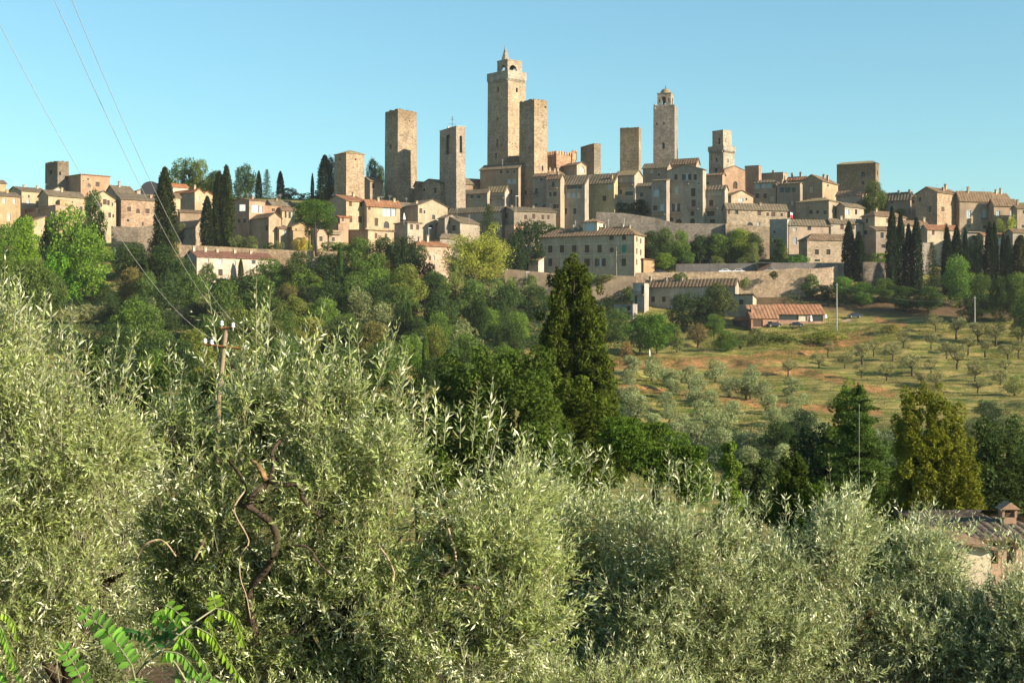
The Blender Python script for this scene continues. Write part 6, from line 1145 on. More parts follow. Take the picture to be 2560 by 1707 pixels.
lb = clumps(lambda t_: 1235, 900, 1210, 215, 110, 6, lambda t_: min(1, .45+1.1*t_), (34, 52), 3.5)+[(1200, 890, 0, 26, 26), (1290, 905, 0, 30, 30), (1120, 920, 0, 36, 34), (1350, 900, 0, 36, 36)]
near_crown('oak_crown', lb, Yo, 1240, 46000, .25, (0.06, 0.10, 0.024), r_, .4, .74, .6, amb=.5)
mb = MB(); mb.tube([(0, 0, -1), (.3, 0, 3), (0, 0, 7)], [.5, .42, .3], 8); 
for i in range(7): a_ = i*.95; mb.tube([(0, 0, 6), (math.cos(a_)*3.6, math.sin(a_)*2.6, 9.5)], [.2, .06], 5)
mb.build('trunk', M['bark'], r_)
r_ = near_root('oak', "dark holm oak behind the centre olive, at the great cypress's foot", 1390, 105)
near_crown('oak_crown2', clumps(lambda t_: 1420, 930, 1230, 150, 70, 8, lambda t_: min(1, .5+.9*t_), (30, 48), 3), 105, 1390, 22000, .27, (0.065, 0.095, 0.018), r_, .4, .72, .6, amb=.5)
mb = MB(); mb.tube([(0, 0, -1), (0, 0, 8)], [.4, .25], 8); mb.build('trunk', M['bark'], r_)
# drooping pine
r_ = near_root('drooping_pine', "green tree with layered drooping boughs right of the great cypress", 1640, 80)
g = np.random.default_rng(5); PP, NN, KK = [], [], []
kq = 80/F
for i in range(60):
    bx = g.uniform(1520, 1760); tz = 1030+max(0, (bx-1600))*.62+g.uniform(0, 110); L = g.uniform(26, 50); x0 = (bx-1640)*kq; z0 = (HY-tz)*kq-r_.location.z; yy = g.uniform(-2.5, 1.5)
    m_ = 420; u = g.uniform(-1, 1, m_); dr_ = g.random(m_)**1.7*(1-u*u*.6)
    PP.append(np.stack([x0+u*L*kq, yy+g.normal(0, .3, m_), z0-.25*(u*L*kq)**2*.5-dr_*L*1.3*kq], 1)); NN.append(np.stack([u*.3, np.full(m_, -.6), 1-dr_], 1)); KK.append(np.full(m_, g.random()))
P = np.concatenate(PP); link('crown', crown_mesh('droop_crown', P, unit(np.concatenate(NN)), np.concatenate(KK), .2, .35, up=1.4, asp=.4), r_, (0.075, 0.125, 0.02))
mb = MB(); zt_ = (HY-1130)*kq-r_.location.z; mb.tube([(0, 0, -1), (.2, 0, zt_*.5), (-.3, 0, zt_)], [.4, .3, .12], 7)
for i in range(10): a_ = i*.63; mb.tube([(0, 0, zt_*.8), (math.cos(a_)*1.8, math.sin(a_)*1.4, zt_*(.85+.01*i))], [.12, .04], 4)
mb.build('trunk', M['bark'], r_)
for (nm, lab, px, Y, lb, n, sz, c_) in [
 ('young_poplar', "slim light green tree with a grey trunk right of the drooping pine", 1826, 70, clumps(lambda t_: 1822, 1105, 1300, 36, 34, 11, lambda t_: .35+.6*t_, (14, 24), .8), 6000, .17, (0.12, 0.19, 0.04)),
 ('dark_pine', "dark round-topped tree between the grove and the feathery cedar", 1980, 60, clumps(lambda t_: 1980, 1135, 1330, 56, 60, 12, lambda t_: .45+.6*t_, (13, 24), 1, True), 11000, .15, (0.042, 0.068, 0.016)),
 ('dark_bush', "blackish bush seen between the foreground olives at the right", 2225, 40, clumps(lambda t_: 2235, 1310, 1480, 70, 40, 13, lambda t_: .6+.4*t_, (22, 36), 1), 11000, .11, (0.045, 0.095, 0.018)),
 ('dark_bush', "low bush in the gap behind the domed foreground olive's left shoulder", 1620, 46, clumps(lambda t_: 1630, 1215, 1420, 110, 40, 33, lambda t_: .7+.4*t_, (22, 38), 1), 13000, .12, (0.055, 0.09, 0.022)),
 ('dark_bush', "dark hedge tree behind the right-hand foreground olives", 2060, 58, clumps(lambda t_: 2080, 1215, 1400, 120, 60, 14, lambda t_: .7+.4*t_, (24, 40), 1.2), 14000, .15, (0.05, 0.085, 0.018)),
 ('broadleaf_tree', "large shaded green tree right of the yellow-green conifer, above the farmhouse", 2490, 100, clumps(lambda t_: 2500, 1055, 1340, 120, 80, 15, lambda t_: .5+.6*t_, (28, 46), 3), 22000, .25, (0.045, 0.075, 0.03)),
 ('broadleaf_tree', "grey-green tree overlapping the lower grove's right corner", 2560, 105, clumps(lambda t_: 2570, 1110, 1330, 90, 40, 16, lambda t_: .6+.5*t_, (26, 40), 2), 12000, .25, (0.07, 0.095, 0.04)),
 ('yellow_conifer', "large yellow-green conifer right of the feathery cedar", 2320, 78, clumps(lambda t_: 2318+12*t_, 980, 1330, 118, 330, 17, lambda t_: .42+.72*t_**.55, (13, 25), 2.4, True)+[(2310, 972, 0, 11, 22), (2262, 985, 0, 12, 24), (2350, 975, 0, 11, 22), (2400, 1030, 0, 16, 26), (2240, 1060, 0, 16, 24), (2425, 1120, 0, 18, 28)], 52000, .17, (0.115, 0.138, 0.024)),
 ('broadleaf_tree', "soft light green tree rising behind the feathery cedar", 2120, 108, clumps(lambda t_: 2115, 960, 1250, 78, 60, 28, lambda t_: .35+.8*t_**.7, (20, 34), 2), 16000, .26, (0.095, 0.15, 0.035)),
 ('broadleaf_tree', "blue-green shaded tree left of the feathery cedar", 2050, 110, clumps(lambda t_: 2040, 1070, 1260, 100, 50, 18, lambda t_: .6+.5*t_, (24, 40), 2), 12000, .27, (0.025, 0.048, 0.03)),
 ('broadleaf_tree', "leafy tree filling the gap under the grove, right of the slim light green tree", 1900, 95, clumps(lambda t_: 1900, 1150, 1290, 90, 40, 19, lambda t_: .6+.5*t_, (22, 36), 2), 11000, .24, (0.05, 0.08, 0.035))]:
    r_ = near_root(nm, lab, px, Y, 'shrub' if 'bush' in nm else 'tree'); near_crown(nm+'_crown', lb, Y, px, n, sz, c_, r_, .4, .66, .5, .3)
    mb = MB(); ht = max(2.0, (HY-min(q[1] for q in lb)-60)*Y/F-r_.location.z); mb.tube([(0, 0, -1), (.1, 0, ht*.5), (0, 0, ht)], [ht*.03, ht*.022, ht*.006], 7)
    for i in range(8): a_ = i*.9; mb.tube([(0, 0, ht*(.35+.06*i)), (math.cos(a_)*ht*.16, math.sin(a_)*ht*.12, ht*(.5+.05*i))], [ht*.008, ht*.003], 4)
    mb.build('trunk', M['bark'], r_)
for (lab, px, Y, lb, n, c_) in [
 ("dark leafy tree in the valley between the left-edge olive and the power pole", 390, 75, clumps(lambda t_: 385, 905, 1180, 95, 60, 41, lambda t_: .6+.5*t_, (18, 34), 1.5), 16000, (0.05, 0.085, 0.028)),
 ("dark valley tree behind the power pole's foot", 520, 82, clumps(lambda t_: 520, 925, 1180, 95, 60, 42, lambda t_: .6+.5*t_, (18, 34), 1.5), 16000, (0.04, 0.068, 0.025)),
 ("dark valley tree behind the left-edge olive's long shoots", 240, 78, clumps(lambda t_: 245, 880, 1150, 85, 50, 43, lambda t_: .6+.5*t_, (18, 34), 1.5), 14000, (0.045, 0.075, 0.028)),
 ("green valley tree behind the centre olive's tallest shoots", 700, 90, clumps(lambda t_: 700, 905, 1150, 110, 60, 44, lambda t_: .6+.5*t_, (18, 34), 1.5), 16000, (0.055, 0.085, 0.028)),
 ("dark green valley tree behind the centre olive's right top", 900, 95, clumps(lambda t_: 900, 900, 1150, 120, 60, 45, lambda t_: .6+.5*t_, (20, 38), 1.5), 18000, (0.05, 0.082, 0.027)),
 ("dark valley tree left of the holm oak", 1040, 100, clumps(lambda t_: 1040, 930, 1200, 90, 50, 46, lambda t_: .6+.5*t_, (20, 36), 1.5), 14000, (0.035, 0.06, 0.024))]:
    r_ = near_root('broadleaf_tree', lab, px, Y); near_crown('valley_crown', lb, Y, px, n, .2, c_, r_, .4, .66, .5, .3)
    mb = MB(); mb.tube([(0, 0, -1), (.2, 0, 3), (0, .1, 6), (.1, 0, 11)], [.30, .24, .2, .07], 7)
    for i in range(9): a_ = i*.9; mb.tube([(0, 0, 5.5+.4*i), (math.cos(a_)*1.7, math.sin(a_)*1.2, 8+.4*i)], [.09, .03], 4)
    mb.build('trunk', M['bark'], r_)
# feathery cedar
r_ = near_root('cedar', "feathery light green cedar with a fine leading shoot, left of the yellow-green conifer", 2145, 85)
g = np.random.default_rng(8); PP, NN = [], []; kq = 85/F; mb = MB(); zc = (HY-955)*kq-r_.location.z; mb.tube([(0, 0, -1), (0, 0, zc*.5), (0, 0, zc)], [.35, .25, .04], 7)
for i in range(150):
    z = (i/150)**.85; L = (12+125*z**.75)*kq*g.uniform(.6, 1.1); a_ = g.uniform(0, 6.283); zz = zc-.3-z*zc*.62; m_ = int(60+L*60); t_ = g.random(m_)**.7; w_ = .08+.09*L
    PP.append(np.stack([math.cos(a_)*t_*L, math.sin(a_)*t_*L*.9, zz+.25*L*t_-.28*L*t_**2], 1)+g.normal(0, 1, (m_, 3))*[w_, w_, .06]); NN.append(np.tile([math.cos(a_)*.3, math.sin(a_)*.3, 1.0], (m_, 1))); mb.tube([(0, 0, zz), (math.cos(a_)*L*.9, math.sin(a_)*L*.8, zz)], [.04, .012], 4)
P = np.concatenate(PP); link('crown', crown_mesh('cedar_crown', P, unit(np.concatenate(NN)), rng.random(len(P)), .19, .45, asp=.4), r_, (0.07, 0.115, 0.03)); mb.build('trunk', M['bark'], r_)
# ------------------------------------------------------------------ poles, wires, cars, parasols
Yp = 70; gz = float(zreal((550-1280)*Yp/F, Yp)[0])
pole = thing('power_pole', "leaning wooden power pole with a rusty crossarm and white insulators, among the olive shoots", 'power pole', ((548-1280)*Yp/F, Yp, gz)); k = Yp/F
top = Vector(((566-548)*k, 0, (HY-815)*k-gz)); foot = Vector((-6*k, 0, -1)); mid_ = Vector((-2*k, 0, (HY-1010)*k-gz))
mb = MB(); mb.tube([foot, mid_, top], [.16, .125, .10], 8); mb.build('shaft', M['pole_wood'], pole, smooth=True)
def pz(px, py): return Vector(((px-548)*k, -.16, (HY-py)*k-gz))
mb = MB(); a_, b_ = pz(512, 861), pz(612, 872); mb.tube([a_, b_], [.06, .06], 4); mb.build('crossarm', M['rust'], pole)
mb = MB(); mb.tube([pz(552, 821), pz(590, 817)], [.05, .05], 4); mb.build('crossarm', M['rust'], pole)
mb = MB(); mb.tube([pz(540, 936), pz(575, 938)], [.045, .045], 4); mb.build('step_iron', M['rust'], pole)
INS = [(514, 850), (531, 853), (556, 806), (584, 811), (612, 860)]
for (px, py) in INS:
    mb = MB(); p = pz(px, py); mb.lathe([(.03, p.z-.3), (.035, p.z-.16), (.10, p.z-.14), (.105, p.z-.07), (.05, p.z-.04), (.08, p.z+.0), (.085, p.z+.04), (.04, p.z+.08)], 10, p.x, p.y); mb.build('insulator', M['porcelain'], pole, smooth=True)
def wire(label, A, B, sag, r=.007, group=None):
    pts = [A.lerp(B, i/30)+Vector((0, 0, -4*sag*(i/30)*(1-i/30))) for i in range(31)]; mb = MB(); mb.tube([p-A for p in pts], r, 5)
    o = mb.build('power_line', M['wire_metal'], None, smooth=True); o.location = A; tag(o, label, 'power line', group)
wv = lambda px, py, Y: W(px, py, Y)
wire("overhead wire sloping to the crossarm's left insulator, leftmost wire in the sky", wv(531, 847, Yp-.16), wv(-330, -620, 26), 1.9, .007)
wire("overhead wire to the upper insulators, left one of the close pair", wv(556, 800, Yp-.16), wv(20, -270, 26), .95, .007)
wire("overhead wire to the upper insulators, right one of the close pair", wv(584, 805, Yp-.16), wv(55, -310, 26), 1.1, .007)
wire("short slack wire running from the pole's upper insulator down to the right", wv(584, 805, Yp-.16), wv(760, 880, 95), .6, .007)
wire("short slack jumper wire between the crossarm's left insulators", wv(514, 846, Yp-.16), wv(531, 849, Yp-.16), .12, .007)
for (px, y0, y1, lab) in [(2092, 711, 826, "grey utility pole standing at the car park wall"), (2437, 744, 826, "grey utility pole at the top edge of the open olive grove")]:
    Y = ysolve(px, y1-4); mb = MB(); hh = (y1-y0)*Y/F; mb.tube([(0, 0, -1), (0, 0, hh*.5), (0, 0, hh)], [.2, .17, .12], 8); mb.box(-.45, .45, -.05, .05, hh-.6, hh-.5)
    o = mb.build('utility_pole', M['concrete_pole']); o.location = W(px, y1-4, Y); tag(o, lab, 'utility pole')
A = W(2092, 714, ysolve(2092, 822)); wire("faint wire strung from the left utility pole towards the grey house", A, W(1900, 735, 452), .7, .015); wire("faint wire strung between the two grey utility poles", A, W(2437, 748, ysolve(2437, 822)), 2.2, .012)
mb = MB(); hp = thing('street_lamp', "thin street lamp post on the wall right of the bright poplar", 'street lamp', W(1317, 736, 466)); mb.tube([(0, 0, -1), (0, 0, 7.2)], .07, 5); mb.build('post', M['grey_metal'], hp); mb = MB(); mb.box(-.3, .9, -.15, .15, 7.2, 7.35); mb.build('lamp_head', M['porcelain'], hp)
for (px, py, Y, lab) in [(1072, 573, 500, "white-headed lamp post between roofs left of the poplar"), (1290, 492, 520, "small white-headed lamp on the plain front tower's left")]:
    hp = thing('street_lamp', lab, 'street lamp', W(px, py+25, Y)); mb = MB(); mb.tube([(0, 0, -3), (0, 0, 3.8)], .06, 5); mb.build('post', M['grey_metal'], hp); mb = MB(); mb.box(-.15, .9, -.15, .15, 3.8, 4.0); mb.build('lamp_head', M['porcelain'], hp)
def car(label, px, py, Y, colr, rz, s=1.0, group=None):
    z = (HY-py)*Y/F; r = thing('parked_car', label, 'car', ((px-1280)*Y/F, Y, z), rz, group); r.scale = (s, s, s)
    prof = [(-2.1, .35), (-2.15, .75), (-1.95, .95), (-1.35, 1.0), (-.85, 1.45), (.7, 1.5), (1.45, 1.02), (2.0, .92), (2.15, .6), (2.1, .35)]
    mb = MB(); L = [(x, -.82+.12*max(0, z_-1.0)*2, z_) for x, z_ in prof]; Rr = [(x, -y, z_) for x, y, z_ in L]; mb.face(*L[::-1]); mb.face(*Rr)
    for i in range(len(L)): j = (i+1) % len(L); mb.face(L[i], L[j], Rr[j], Rr[i])
    bd = mb.build('body', M['car_paint'], r, colr)
    for s_ in (-1, 1):
        mb = MB(); q = lambda x, z_: (x, s_*(.845-.24*max(0, z_-1.0)), z_); f = [q(-1.15, 1.03), q(-.8, 1.38), q(.6, 1.42), q(1.15, 1.03)]; mb.face(*(f if s_ < 0 else f[::-1])); mb.build('side_window', M['dark_glass'], r)
    mb = MB(); mb.face((1.4, -.68, 1.06), (1.4, .68, 1.06), (.78, .6, 1.47), (.78, -.6, 1.47)); mb.build('windscreen', M['dark_glass'], r)
    mb = MB(); mb.face((-1.32, .68, 1.06), (-1.32, -.68, 1.06), (-.9, -.6, 1.42), (-.9, .6, 1.42)); mb.build('rear_window', M['dark_glass'], r)
    for x in (-1.35, 1.35):
        for s_ in (-1, 1):
            mb = MB()
            for (r0, mt, nm, y) in ((.33, 'rubber', 'wheel', .1),):
                ring = [(x+r0*math.cos(a*.5236), s_*.86, .33+r0*math.sin(a*.5236)) for a in range(12)]; inn = [(p[0], s_*.62, p[2]) for p in ring]; mb.face(*ring)
                for i in range(12): mb.face(ring[i], ring[(i+1) % 12], inn[(i+1) % 12], inn[i])
            w = mb.build('wheel', M['rubber'], r); mb = MB(); mb.face(*[(x+.2*math.cos(a*.785), s_*.87, .33+.2*math.sin(a*.785)) for a in range(8)]); mb.build('rim', M['grey_metal'], w)
    for s_ in (-1, 1):
        mb = MB(); mb.box(2.08, 2.17, s_*.6-.18, s_*.6+.18, .62, .8); mb.build('headlight', M['porcelain'], r)
Yk = ysolve(2137, 793); zk = HY-793
car("dark blue car parked behind the low wall at the car park's end", 2137, 794, Yk, (.02, .03, .06), R(3), 1.0)
car("black car parked below the barn, left of the white parasol", 1935, 817, ysolve(1935, 818)-1, (.015, .015, .018), R(10))
car("dark grey car parked below the barn, nearer the gated bay", 1990, 817, ysolve(1990, 818)-1, (.03, .03, .035), R(-8))
car("white car whose roof shows over the long terrace wall, left one", 1812, 684, 474, (.75, .75, .75), R(4)); car("white car whose roof shows over the long terrace wall, right one", 1846, 684, 474.5, (.7, .7, .72), R(-3)); car("dark car on the parking terrace near the mansion", 1648, 686, 474, (.03, .03, .035), R(0))
car("silver car behind the end of the long terrace wall", 1925, 682, 475, (.3, .3, .32), R(0)); car("grey car behind the end of the terrace wall, beside the silver one", 1965, 682, 475.5, (.12, .12, .13), R(0))
mb = MB(); bs = thing('bus_shelter', "low dark flat-roofed shelter on the parking terrace", 'shelter', W(1910, 675, 476)); mb.box(-2.4, 2.4, -.8, 1.6, 2.2, 2.5); mb.build('roof', M['grey_dome'], bs); 
for x in (-2.2, 2.2): mb = MB(); mb.box(x-.08, x+.08, -.7, -.55, -1, 2.199); mb.build('post', M['iron'], bs)
mb = MB(); mb.box(-2.3, 2.3, 1.4, 1.5, -1, 2.199); mb.build('back_panel', M['brown_shutter'], bs)
def parasol(label, px, py, Y, h_, w_=1.0):
    k = Y/F; r = thing('parasol', label, 'parasol', W(px, py, Y)); H_ = h_*k; mb = MB(); mb.tube([(0, 0, -1.5), (0, 0, H_)], .05, 5); mb.build('pole', M['grey_metal'], r)
    mb = MB(); mb.lathe([(.5*w_, H_*.15), (.45*w_, H_*.3), (.32*w_, H_*.6), (.15*w_, H_*.88), (.03, H_)], 9); mb.build('canopy', M['white_cloth'], r)
parasol("closed white parasol on the terrace below the bell tower with the cross", 1010, 552, 487, 20); parasol("closed white parasol standing at the barn's front wall", 2027, 806, 443, 23); parasol("closed white parasol at the barn's right corner", 2064, 797, 445, 14); parasol("thin closed white parasol on the dry path under the bright green tree", 1624, 893, ysolve(1624, 893), 21, .45)
fl = thing('flag', "small red and white flag on a pole above the pink-halved house", 'flag', W(1976, 552, 500)); mb = MB(); mb.tube([(0, 0, -3), (0, 0, 3.2)], .05, 5); mb.build('flagpole', M['grey_metal'], fl)
mb = MB(); mb.face((.05, 0, 1.2), (.9, .25, .7), (.9, .3, 1.9), (.05, 0, 2.2)); mb.build('cloth', M['red_cloth'], fl); mb = MB(); mb.face((.05, 0, 2.2), (.9, .3, 1.9), (.9, .2, 2.7), (.05, 0, 3)); mb.build('cloth', M['white_cloth'], fl)
ln = MB(); rt = thing('laundry', "white laundry sheet hanging on the pink-brown house's side wall", 'laundry', W(599, 528, 482)); ln.face((0, 0, 0), (2.0, -.3, 0), (2.0, -.3, 2.2), (0, 0, 2.2)); ln.build('sheet', M['white_cloth'], rt)

# ------------------------------------------------------------------ foreground olives
def shoots(S, D, L, g, leaf=.06, nn=11, lw=.215, curve=.3):
    """S start points, D directions, L lengths -> leaves and stems"""
    n = len(S); D = unit(D); t_ = (np.arange(nn)+1.0)/nn
    up = np.array([0, 0, 1.0]); bend = unit(g.normal(size=(n, 3))*.6+up*.5)*curve
    pos = S[:, None, :]+D[:, None, :]*(L[:, None, None]*t_[None, :, None])+bend[:, None, :]*(L[:, None, None]*(t_**2)[None, :, None])
    ax = unit((D[:, None, :]+2*bend[:, None, :]*t_[None, :, None]).reshape(-1, 3)); P = pos.reshape(-1, 3); m_ = len(P)
    ref = unit(np.cross(ax, np.tile([.3, .2, 1], (m_, 1)))); ref2 = np.cross(ax, ref); ph = (np.tile(np.arange(nn), n)*1.571+np.repeat(g.uniform(0, 6.28, n), nn)+g.normal(0, .3, m_))[:, None]
    side = ref*np.cos(ph)+ref2*np.sin(ph); sz = np.tile(np.interp(t_, [0, .3, .8, 1], [.7, 1, .85, .55]), n)*leaf*g.uniform(.75, 1.25, m_); outV, r = [], []
    for s_ in (1, -1):
        ld = unit(ax*g.uniform(.55, 1.1, (m_, 1))+side*s_*g.uniform(.6, 1.0, (m_, 1))+g.normal(0, .18, (m_, 3))); nr_ = unit(ax-ld*np.sum(ax*ld, 1, keepdims=True)+g.normal(0, .35, (m_, 3))); nr_ = unit(nr_-ld*np.sum(nr_*ld, 1, keepdims=True)); b = np.cross(ld, nr_)
        l = sz[:, None]; w_ = l*lw*.5; base = P; V = np.stack([base, base+ld*l*.45+b*w_-nr_*w_*.25, base+ld*l+nr_*l*.05, base+ld*l*.45-b*w_-nr_*w_*.25], 1)
        keep = g.random(m_) < .9; outV.append(V[keep]); 
    V = np.concatenate(outV); return V.reshape(-1, 3), pos, S
def olive_tree(label, lobes, Yb, px0, nsh, g, extra=(), limbs=(), clear=None, lim=.034, leaf=.056, nn=12, colr=(0.21, 0.255, 0.083), base_px=None, slen=(.18, .36), stems=True, seedl=0):
    """lobes: (px, py, Y, rx_px, rz_px, ry_m)"""
    gx = ((base_px or px0)-1280)*Yb/F; gz = float(zreal(gx, Yb)[0]); root = thing('olive_tree', label, 'olive tree', (gx, Yb, gz))
    L = np.array([[(x-1280)*Y/F, Y, (HY-y-30-.16*rz)*Y/F, rx*Y/F, ry, rz*.84*Y/F] for x, y, Y, rx, rz, ry in lobes]); main = L
    sub_ = []
    for q in L:       # each bough carries several tufts
        for _ in range(17):
            d_ = g.normal(size=3); d_ /= np.linalg.norm(d_); d_[1] = -abs(d_[1])*.9 if g.random() < .8 else d_[1]; sub_.append([*(q[:3]+d_*q[3:]*g.uniform(.5, .92)), q[3]*.30, q[4]*.30, q[5]*.30])
    L = np.array(sub_); area = L[:, 3]*L[:, 5]; k_ = g.choice(len(L), nsh, p=area/area.sum())
    d = unit(g.normal(size=(nsh, 3))); d[:, 1] = np.where(g.random(nsh) < .68, -abs(d[:, 1]), d[:, 1]); r = .45+.5*g.random(nsh)**.6; S = L[k_, :3]+d*L[k_, 3:]*r[:, None]
    deep = g.random(nsh) < .34; ck = g.choice(len(main), nsh); dq = unit(g.normal(size=(nsh, 3)))*g.random((nsh, 1))**.5*.62; dq[:, 1] = abs(dq[:, 1])*.9-.15; S[deep] = (main[ck, :3]+dq*main[ck, 3:])[deep]
    D = d*.75+np.array([.1, 0, .8])*g.uniform(.1, 1.2, (nsh, 1))+g.normal(0, .35, (nsh, 3)); Ln = g.uniform(*slen, nsh)*g.choice([.8, 1, 1.35], nsh, p=[.5, .35, .15])
    px = 1280+S[:, 0]*F/S[:, 1]; py = HY-S[:, 2]*F/S[:, 1]
    hole = (vnoise(S[:, 0]+S[:, 1]*.4, S[:, 2]+S[:, 1]*.3, .23, 3+seedl)*.65+vnoise(S[:, 0], S[:, 2]-S[:, 1]*.3, .11, 8+seedl)*.35 < .40) & (g.random(nsh) < .85)       # hollows between the tufts
    if True:
        cut = hole
        for (cx, cy, rx, ry, pr_) in (clear or ()): cut |= (((px-cx)/rx)**2+((py-cy)/ry)**2 < 1) & (g.random(nsh) < pr_)
        keep = ~cut; S, D, Ln = S[keep], D[keep], Ln[keep]
    V, pos, _ = shoots(S, D, Ln, g, leaf, nn)
    ex = []
    for (x0, y0, x1, y1, Y) in extra: ex.append((W(x0, y0, Y), W(x1, y1, Y)))
    if ex:
        for a, b in ex:
            a, b = np.array(a), np.array(b); m_ = int(np.linalg.norm(b-a)/.030); V2, p2, _ = shoots(a[None], (b-a)[None], np.array([np.linalg.norm(b-a)]), g, leaf*1.35, max(m_, 5), curve=.04); V = np.concatenate([V, V2]); 
            n2 = max(2, m_//6)
            tt = g.uniform(0, .55, n2); S2 = a+(b-a)*tt[:, None]; V3, p3_, _ = shoots(S2, unit(b-a+np.zeros((1, 3)))+g.normal(0, .55, (n2, 3)), np.full(n2, .17)*(1.3-tt), g, leaf, 5); V = np.concatenate([V, V3])
    V = V-np.array([gx, Yb, gz]); nq = len(V)//4; rr = np.clip(g.normal(.5, .22, nq), 0, 1)
    link('leaves', npmesh('olive_leaves', V, np.arange(4*nq).reshape(nq, 4), M['olive_leaf'], rr), root, colr)
    # thin stems of the shoots
    st = pos[:, ::3, :]; n_, q_, _ = st.shape; st = np.concatenate([(S-unit(D)*.12)[:, None, :], st], 1); q_ += 1; wd = np.linspace(.0026, .001, q_)
    A = st+np.array([1, 0, 0])*wd[None, :, None]; B = st+np.array([-.5, .8, 0])*wd[None, :, None]; C = st+np.array([-.5, -.8, 0])*wd[None, :, None]
    VV = np.stack([A, B, C], 2).reshape(-1, 3)-np.array([gx, Yb, gz]); qi = []
    base = (np.arange(n_)*q_*3)[:, None]
    for s_ in range(q_-1):
        for j in range(3):
            a0 = base+s_*3+j; a1 = base+s_*3+(j+1) % 3; qi.append(np.concatenate([a0, a1, a1+3, a0+3], 1))
    link('twigs', npmesh('olive_twigs', VV, np.concatenate(qi), M['twig_green']), root)
    o3 = Vector((gx, Yb, gz))
    for a, b in ex: mb = MB(); mb.tube([a-o3, (a+b)/2-o3, b-o3], [.0045, .003, .0012], 5); mb.build('shoot', M['twig_green'], root)
    mb = MB()
    # trunk and forking limbs into each lobe
    L = main
    hub = Vector((L[:, 0].mean(), L[:, 1].mean()+.15, (L[:, 2].min()*.75+gz*.25)))-o3; mb.tube([Vector((0, 0, -.5)), Vector((.1, .05, hub.z*.4)), hub], [.17, .13, .10], 8)
    for li in L:
        e = Vector(li[:3])-o3; m2 = hub.lerp(e, .5)+Vector((random.uniform(-.15, .15), random.uniform(-.1, .1), random.uniform(-.1, .1))); mb.tube([hub, m2, e], [.06, .04, .022], 6)
        for s_ in range(9):
            q = e+Vector((random.uniform(-.8, .8)*li[3], random.uniform(-.8, .6)*li[4], random.uniform(-.5, .9)*li[5])); m3 = e.lerp(q, .5)+Vector((random.uniform(-.08, .08), random.uniform(-.08, .08), random.uniform(-.1, .05))); mb.tube([e, m3, q], [.018, .012, .005], 5)
    mb.build('trunk', M['bark'], root, smooth=True)
    for (pts, r0, r1, mat) in limbs:
        P = [W(x, y, Y+.22)-o3 for x, y, Y in pts]; Q_ = []      # smooth and gnarl
        for i in range(len(P)-1):
            for s_ in range(4):
                t4 = s_/4; pa = P[max(i-1, 0)]; pb = P[i]; pc = P[i+1]; pd = P[min(i+2, len(P)-1)]
                Q_.append(.5*((2*pb)+(pc-pa)*t4+(2*pa-5*pb+4*pc-pd)*t4*t4+(3*pb-pa-3*pc+pd)*t4**3)+Vector((random.uniform(-1, 1), 0, random.uniform(-1, 1)))*r0*.12)
        Q_.append(P[-1]); mb = MB(); nq_ = len(Q_); mb.tube(Q_, [(r0+(r1-r0)*i/(nq_-1))*random.uniform(.88, 1.12) for i in range(nq_)], 8); mb.build('branch', M[mat], root, smooth=True)
    return root
g = np.random.default_rng(21)
OY = 9.2
